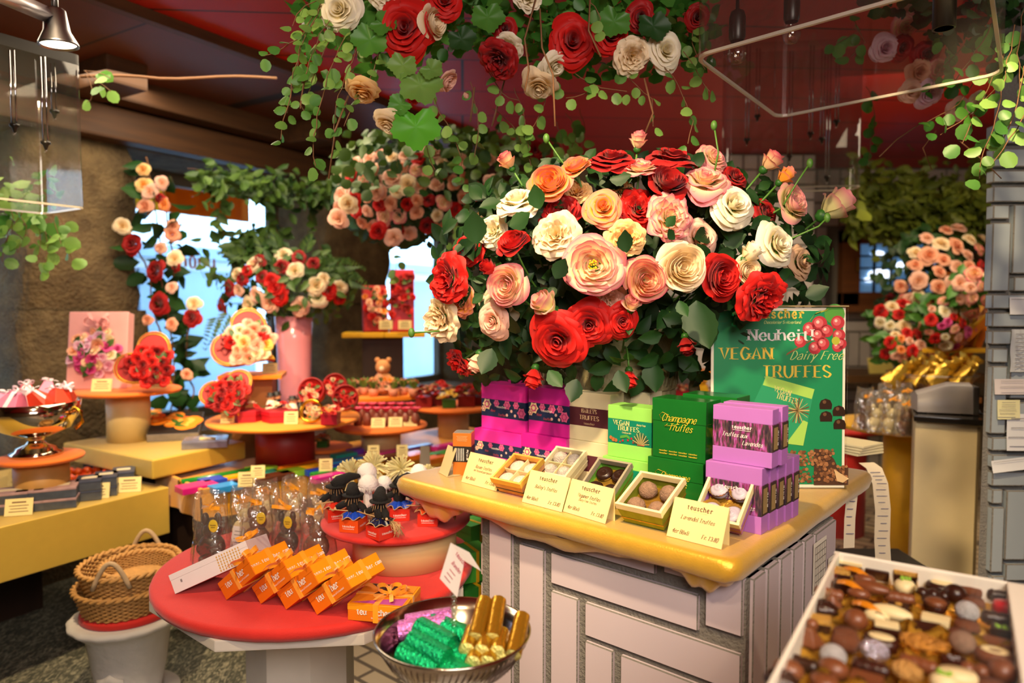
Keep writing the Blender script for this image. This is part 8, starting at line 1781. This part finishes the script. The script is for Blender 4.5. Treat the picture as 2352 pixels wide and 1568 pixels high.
GR=[(785,25,82,'white','tea',(-.2,-1,-.2)),(932,68,114,'red','tea',(.0,-1,-.15)),(985,52,72,'cream','cup',(.9,-.5,-.2)),(1020,8,72,'red','tea',(.2,-1,.1)),(1165,108,68,'white','ruf',(-.2,-.6,-.8)),(1312,98,98,'red','tea',(.1,-1,-.1)),(1397,85,78,'red','tea',(.3,-1,0)),(1450,128,78,'cream','ruf',(.1,-.9,-.4)),(1525,118,74,'white','tea',(.2,-1,-.1)),(1270,148,62,'white','tea',(.5,-.6,-.7)),(1240,192,74,'cream','tea',(-.1,-.4,-1)),(1148,135,86,'dred','ruf',(-.3,-.7,-.6)),(835,205,70,'apricot','tea',(-.1,-.3,-1)),(895,278,66,'cream','tea',(-.3,-.4,-1)),(1022,182,48,'blush','cup',(.8,-.3,-.6)),(1066,212,32,'blush','bud',(.5,-.1,-.8)),(950,215,50,'red','ruf',(0,-.2,-1)),(1212,-4,62,'white','ruf',(0,-1,0)),(1160,70,50,'dred','tea',(0,-1,0)),(1470,40,60,'dred','tea',(0,-1,-.3)),(880,-10,60,'white','ruf',(0,-1,-.2)),(1600,40,50,'dred','tea',(0,-1,-.3))]
for k,(px,py,d_,c_,kd,d)in enumerate(GR):rose_part(t,kd,c_,P(px,py,1.585 if kd!='bud' else 1.6),d,d_*1.585/FPX*(1.05 if kd!='bud' else .7),k,k*1.1,Gi)
# ---------------------------------------------------------------- garland of pink roses hanging further back, and greenery on the timber beam
t=wreath('hanging_garland','farther hanging garland of peach, pink and red roses before the stone pier','garland',scatter(41,62,930,440,165,95,(26,44),['blush','peach','blush','cream','peach','dred','red','blush','pink']),2.9,.3,'mini',1.15,420,M_leafd,930,430,185,125,61,(.04,.08))
Gi2=t.matrix_basis.inverted()
for(px,py,d_,c_)in((800,468,42,'cream'),(778,502,44,'blush'),(865,440,36,'blush'),(1100,450,48,'dred'),(1095,490,50,'cream'),(1130,420,36,'blush'),(1230,345,44,'dred'),(1060,370,32,'blush'),(870,530,40,'red'),(905,545,40,'blush'),(1120,360,36,'blush'),(1270,400,40,'blush')):rose_part(t,'mini',c_,P(px,py,2.6),(0,-1,-.2),d_*2.6/FPX*1.1,int(px),px,Gi2)
rr=random.Random(77);lm=MB()
for k in range(480):
    x=rr.uniform(770,1300);y=rr.uniform(290,470);Y=rr.uniform(2.4,3.1)
    if(x-1030)**2/280**2+(y-370)**2/100**2>1:continue
    d=Vector((rr.uniform(-1,1),rr.uniform(-.8,.2),rr.uniform(-1,.3))).normalized();M_=frame(Gi2@P(x,y,Y),d.cross(Vector((rr.uniform(-.5,.5),-1,rr.uniform(-.6,.6))))*-1,d);(leaf_into(lm,M_,rr.uniform(.04,.075),.3,0,3)if k%2 else round_leaf_into(lm,M_,rr.uniform(.03,.05)))
part('ivy_leaves',lm,M_leaff,t,kind='stuff')
for sp in([(1060,480,2.7),(1040,540,2.7),(1045,590,2.7)],[(1030,470,2.7),(1010,480,2.7),(1005,500,2.7)],[(1300,260,2.2),(1320,300,2.2),(1310,350,2.2)],[(1330,250,2.2),(1345,300,2.2),(1335,345,2.2)],[(1280,280,2.2),(1290,330,2.2),(1300,360,2.2)],[(905,560,2.8),(910,600,2.8),(905,640,2.8)]):strand(sp,M_leafp,.04,t,Gi2,rr,step=.02)
def greenery(name,label,strands,dens,leafm,size,seed,box=None,kind='leaf',Y0=2.6,cat='greenery'):
    t=thing(name,label,cat,P(strands[0][0][0],strands[0][0][1],strands[0][0][2]));Ti=t.matrix_basis.inverted();rg_=random.Random(seed)
    for sp in strands:strand(sp,leafm,size,t,Ti,rg_,step=dens,kind=kind)
    if box:
        x0,y0,x1,y1,n,Ya,Yb,slope=box;lm=MB()
        for k in range(n):
            x=rg_.uniform(x0,x1);y=rg_.gauss((y0+y1)/2,(y1-y0)/4)+slope*(x-x0);Y=Ya+(Yb-Ya)*(x-x0)/(x1-x0)+rg_.uniform(-.12,.05);d=Vector((rg_.uniform(-1,1),rg_.uniform(-.8,.2),rg_.uniform(-1,.3))).normalized();leaf_into(lm,Ti@frame(P(x,y,Y),d.cross(Vector((rg_.uniform(-.5,.5),-1,rg_.uniform(-.6,.6))))*-1,d),size*rg_.uniform(.7,1.5),.26,0,3)
        part('foliage',lm,leafm,t,kind='stuff')
    return t
greenery('trailing_ivy','olive greenery draped along the timber beam over the trellis window',[[(430,385,3.2),(490,400,3.3),(560,430,3.4)],[(520,420,3.3),(480,520,3.3),(455,590,3.3),(470,640,3.3)],[(500,440,3.3),(520,560,3.35),(550,650,3.35)],[(620,440,3.5),(640,520,3.5),(600,560,3.5)],[(700,440,3.6),(720,520,3.6),(745,600,3.6)],[(560,540,3.4),(560,620,3.4),(530,690,3.4)],[(470,600,3.3),(500,640,3.3),(520,660,3.3)]],.03,M_leaff,.055,8,(455,378,790,458,380,3.25,3.65,.07))
greenery('trailing_ivy','green fern tuft hanging in the middle pane over the pink vase bouquet',[[(600,520,3.5),(570,570,3.5),(545,600,3.5)],[(600,520,3.5),(600,580,3.5),(590,620,3.5)],[(620,510,3.5),(650,560,3.5),(660,600,3.5)]],.018,M_leaff,.07,9,(540,520,640,610,120,3.45,3.5,0))
greenery('trailing_ivy','round-leaved ivy hanging under the acrylic box at the left edge',[[(20,470,2.3),(60,520,2.3),(40,580,2.3)],[(90,480,2.3),(110,560,2.3),(100,615,2.3)],[(130,470,2.35),(150,540,2.35),(165,600,2.35)],[(60,470,2.3),(20,540,2.3),(5,600,2.3)],[(120,490,2.3),(140,560,2.3)],[(0,440,2.3),(30,500,2.3),(10,560,2.3)],[(30,420,2.4),(70,470,2.4),(90,520,2.4)],[(90,500,2.3),(90,560,2.3),(85,600,2.3)]],.02,M_leafp,.045,10,(0,400,130,540,60,2.35,2.4,0),kind='round')
greenery('trailing_ivy','small ivy sprig on the bare branch under the brown boards',[[(195,165,2.2),(230,190,2.2),(255,210,2.2)],[(195,170,2.2),(215,215,2.2),(200,235,2.2)],[(190,160,2.2),(220,165,2.2),(255,180,2.2)]],.025,M_leafp,.04,11,kind='round')
m=MB();a=P(185,182,2.2);pts=[P(185+45*k,180-3*math.sin(k)-(4 if k<4 else 2),2.2+.05*k)for k in range(11)];m.tube([p for p in pts],.005,7);o=part('bare_branch',m,M_twig);tag(o,'bare pale branch fixed along the brown ceiling boards','branch')
TRS=[(360,622,48,'dred'),(368,698,50,'dred'),(442,730,42,'dred'),(305,562,46,'dred'),(282,520,38,'cream'),(398,520,30,'peach'),(396,538,34,'peach'),(370,570,28,'blush'),(402,595,36,'cream'),(447,697,34,'cream'),(395,660,26,'blush'),(395,744,28,'peach'),(345,440,36,'blush'),(372,420,30,'blush'),(335,475,38,'peach'),(378,470,30,'orange'),(368,455,24,'dred'),(330,425,34,'apricot'),(430,860,26,'peach'),(340,735,26,'peach'),(405,612,24,'dred'),(330,390,30,'apricot')]
t=thing('climbing_roses','tall trellis of red, cream and peach roses climbing beside the stone pier','climbing plant',P(380,950,3.28));Ti=t.matrix_basis.inverted();rr=random.Random(66)
for k,(px,py,d_,c_)in enumerate(TRS):rose_part(t,'mini',c_,P(px,py,3.18),(rr.uniform(-.3,.3),-1,rr.uniform(-.1,.3)),d_*3.18/FPX*1.1,k,k*1.3,Ti)
for sp in([(390,960,3.28),(400,850,3.28),(390,740,3.25),(370,640,3.25),(365,540,3.25),(350,440,3.23),(335,360,3.21)],[(410,950,3.31),(420,860,3.29),(430,780,3.28),(440,710,3.26)],[(380,700,3.25),(400,620,3.25),(385,520,3.25),(375,430,3.25)],[(350,640,3.25),(320,580,3.23),(290,530,3.23)],[(400,900,3.29),(380,800,3.27),(350,700,3.26),(345,600,3.26)],[(415,940,3.29),(390,900,3.29),(380,850,3.29)],[(430,950,3.30),(445,900,3.30),(425,850,3.30)]):
    strand(sp,M_leafd,.085,t,Ti,rr,step=.035,kind='leaf',sr=.004)
t=thing('hanging_garland','garland of ivy and pink roses hanging at the upper right over the tiled pier','garland',P(2200,60,1.75));Ti=t.matrix_basis.inverted();rr=random.Random(88)
for sp in([(2330,60,1.6),(2310,160,1.58),(2290,270,1.56),(2260,350,1.56),(2250,410,1.56)],[(2350,150,1.58),(2330,260,1.57),(2300,330,1.57)],[(2240,180,1.75),(2200,240,1.75),(2130,280,1.75)],[(2290,200,1.65),(2230,260,1.65),(2160,310,1.66)],[(2320,100,1.6),(2270,200,1.6),(2230,280,1.6),(2210,330,1.6)],[(2352,260,1.56),(2320,320,1.56),(2275,380,1.56)],[(2150,40,1.9),(2180,130,1.9),(2200,200,1.85)],[(1990,200,2.3),(2010,260,2.3),(1995,370,2.3)],[(1940,20,1.9),(1970,70,1.9),(1920,100,1.9)],[(2240,80,1.9),(2170,150,1.9),(2130,220,1.9)],[(2352,20,1.6),(2340,120,1.6),(2345,220,1.6)],[(1960,60,1.9),(1985,100,1.9),(1955,130,1.9)],[(2300,20,1.7),(2240,120,1.7),(2190,190,1.7)]):
    strand(sp,M_leafg if sp[0][2]>1.6 else M_leafp,.032,t,Ti,rr,step=.016)
for sp in([(2120,280,1.9),(2060,320,1.9),(2020,360,1.9)],[(2150,300,1.9),(2120,340,1.9),(2140,390,1.9)],[(2200,320,1.8),(2260,370,1.7),(2300,410,1.7)]):
    sm=MB();sm.tube([Ti@P(x,y,Y)for x,y,Y in sp],.0016,4);part('twig',sm,M_twig,t)
for k,(px,py,d_,c_)in enumerate(((2030,110,60,'lilac'),(2075,60,55,'pink'),(2070,110,50,'dred'),(2125,125,56,'dred'),(2110,165,50,'peach'),(2075,30,40,'blush'),(2090,210,50,'blush'),(2130,215,55,'lilac'),(2150,160,44,'coral'),(2245,20,60,'red'),(2310,20,54,'coral'),(2330,0,60,'red'),(2200,250,50,'blush'),(2245,235,44,'cream'),(2150,90,44,'orange'),(2340,130,40,'red'))):rose_part(t,'tea',c_,P(px,py,1.98),(0,-1,-.3),d_*1.98/FPX,k,k,Ti)
lm=MB()
for k in range(700):
    x=rr.uniform(1950,2420);y=rr.uniform(-80,300);Y=rr.uniform(1.75,2.1)
    if y>-20+(x-1950)*.55:continue
    d=Vector((rr.uniform(-1,1),rr.uniform(-.8,.1),rr.uniform(-1,.4))).normalized();M_=frame(Ti@P(x,y,Y),d.cross(Vector((rr.uniform(-.5,.5),-1,rr.uniform(-.6,.6))))*-1,d);(leaf_into(lm,M_,rr.uniform(.035,.06),.34,0,3)if k%2 else round_leaf_into(lm,M_,rr.uniform(.024,.036)))
part('ivy_leaves',lm,M_leafd,t,kind='stuff')
greenery('trailing_ivy','dim olive ivy covering the wall above the small back window',[[(1990,360,4.4),(1985,440,4.4),(1975,520,4.4)],[(2010,400,4.4),(2040,520,4.4),(2080,590,4.4)],[(2200,420,4.4),(2220,500,4.4),(2240,560,4.4)],[(1960,380,3.6),(1970,430,3.6),(1965,480,3.6)]],.04,M_leafy,.075,12,(1950,385,2330,545,1300,4.3,4.0,.05))
# ---------------------------------------------------------------- everything that stands on the floor starts at floor level
bpy.context.view_layer.update()
for o in list(bpy.data.objects):
    if o.parent or o.get('kind')=='structure' or o.type not in('EMPTY','MESH')or not o.get('category'):continue
    if o.type=='EMPTY' and o.location.z<0.01:
        o.location.z+=FZ
        for c in o.children:c.location.z-=FZ
        bpy.context.view_layer.update()
        for c in o.children:
            zs=[(c.matrix_world@v.co).z for v in c.data.vertices]
            if max(zs)<FZ:c.location.z+=FZ
            elif min(zs)<FZ:
                inv=c.matrix_world.inverted()
                for v in c.data.vertices:
                    q=c.matrix_world@v.co
                    if q.z<FZ:q.z=FZ+(q.z*.02 if q.z>0 else 0);v.co=inv@q
    elif o.type=='EMPTY':
        for c in o.children:
            if c.type!='MESH':continue
            inv=c.matrix_world.inverted()
            for v in c.data.vertices:
                q=c.matrix_world@v.co
                if q.z<FZ:q.z=FZ;v.co=inv@q
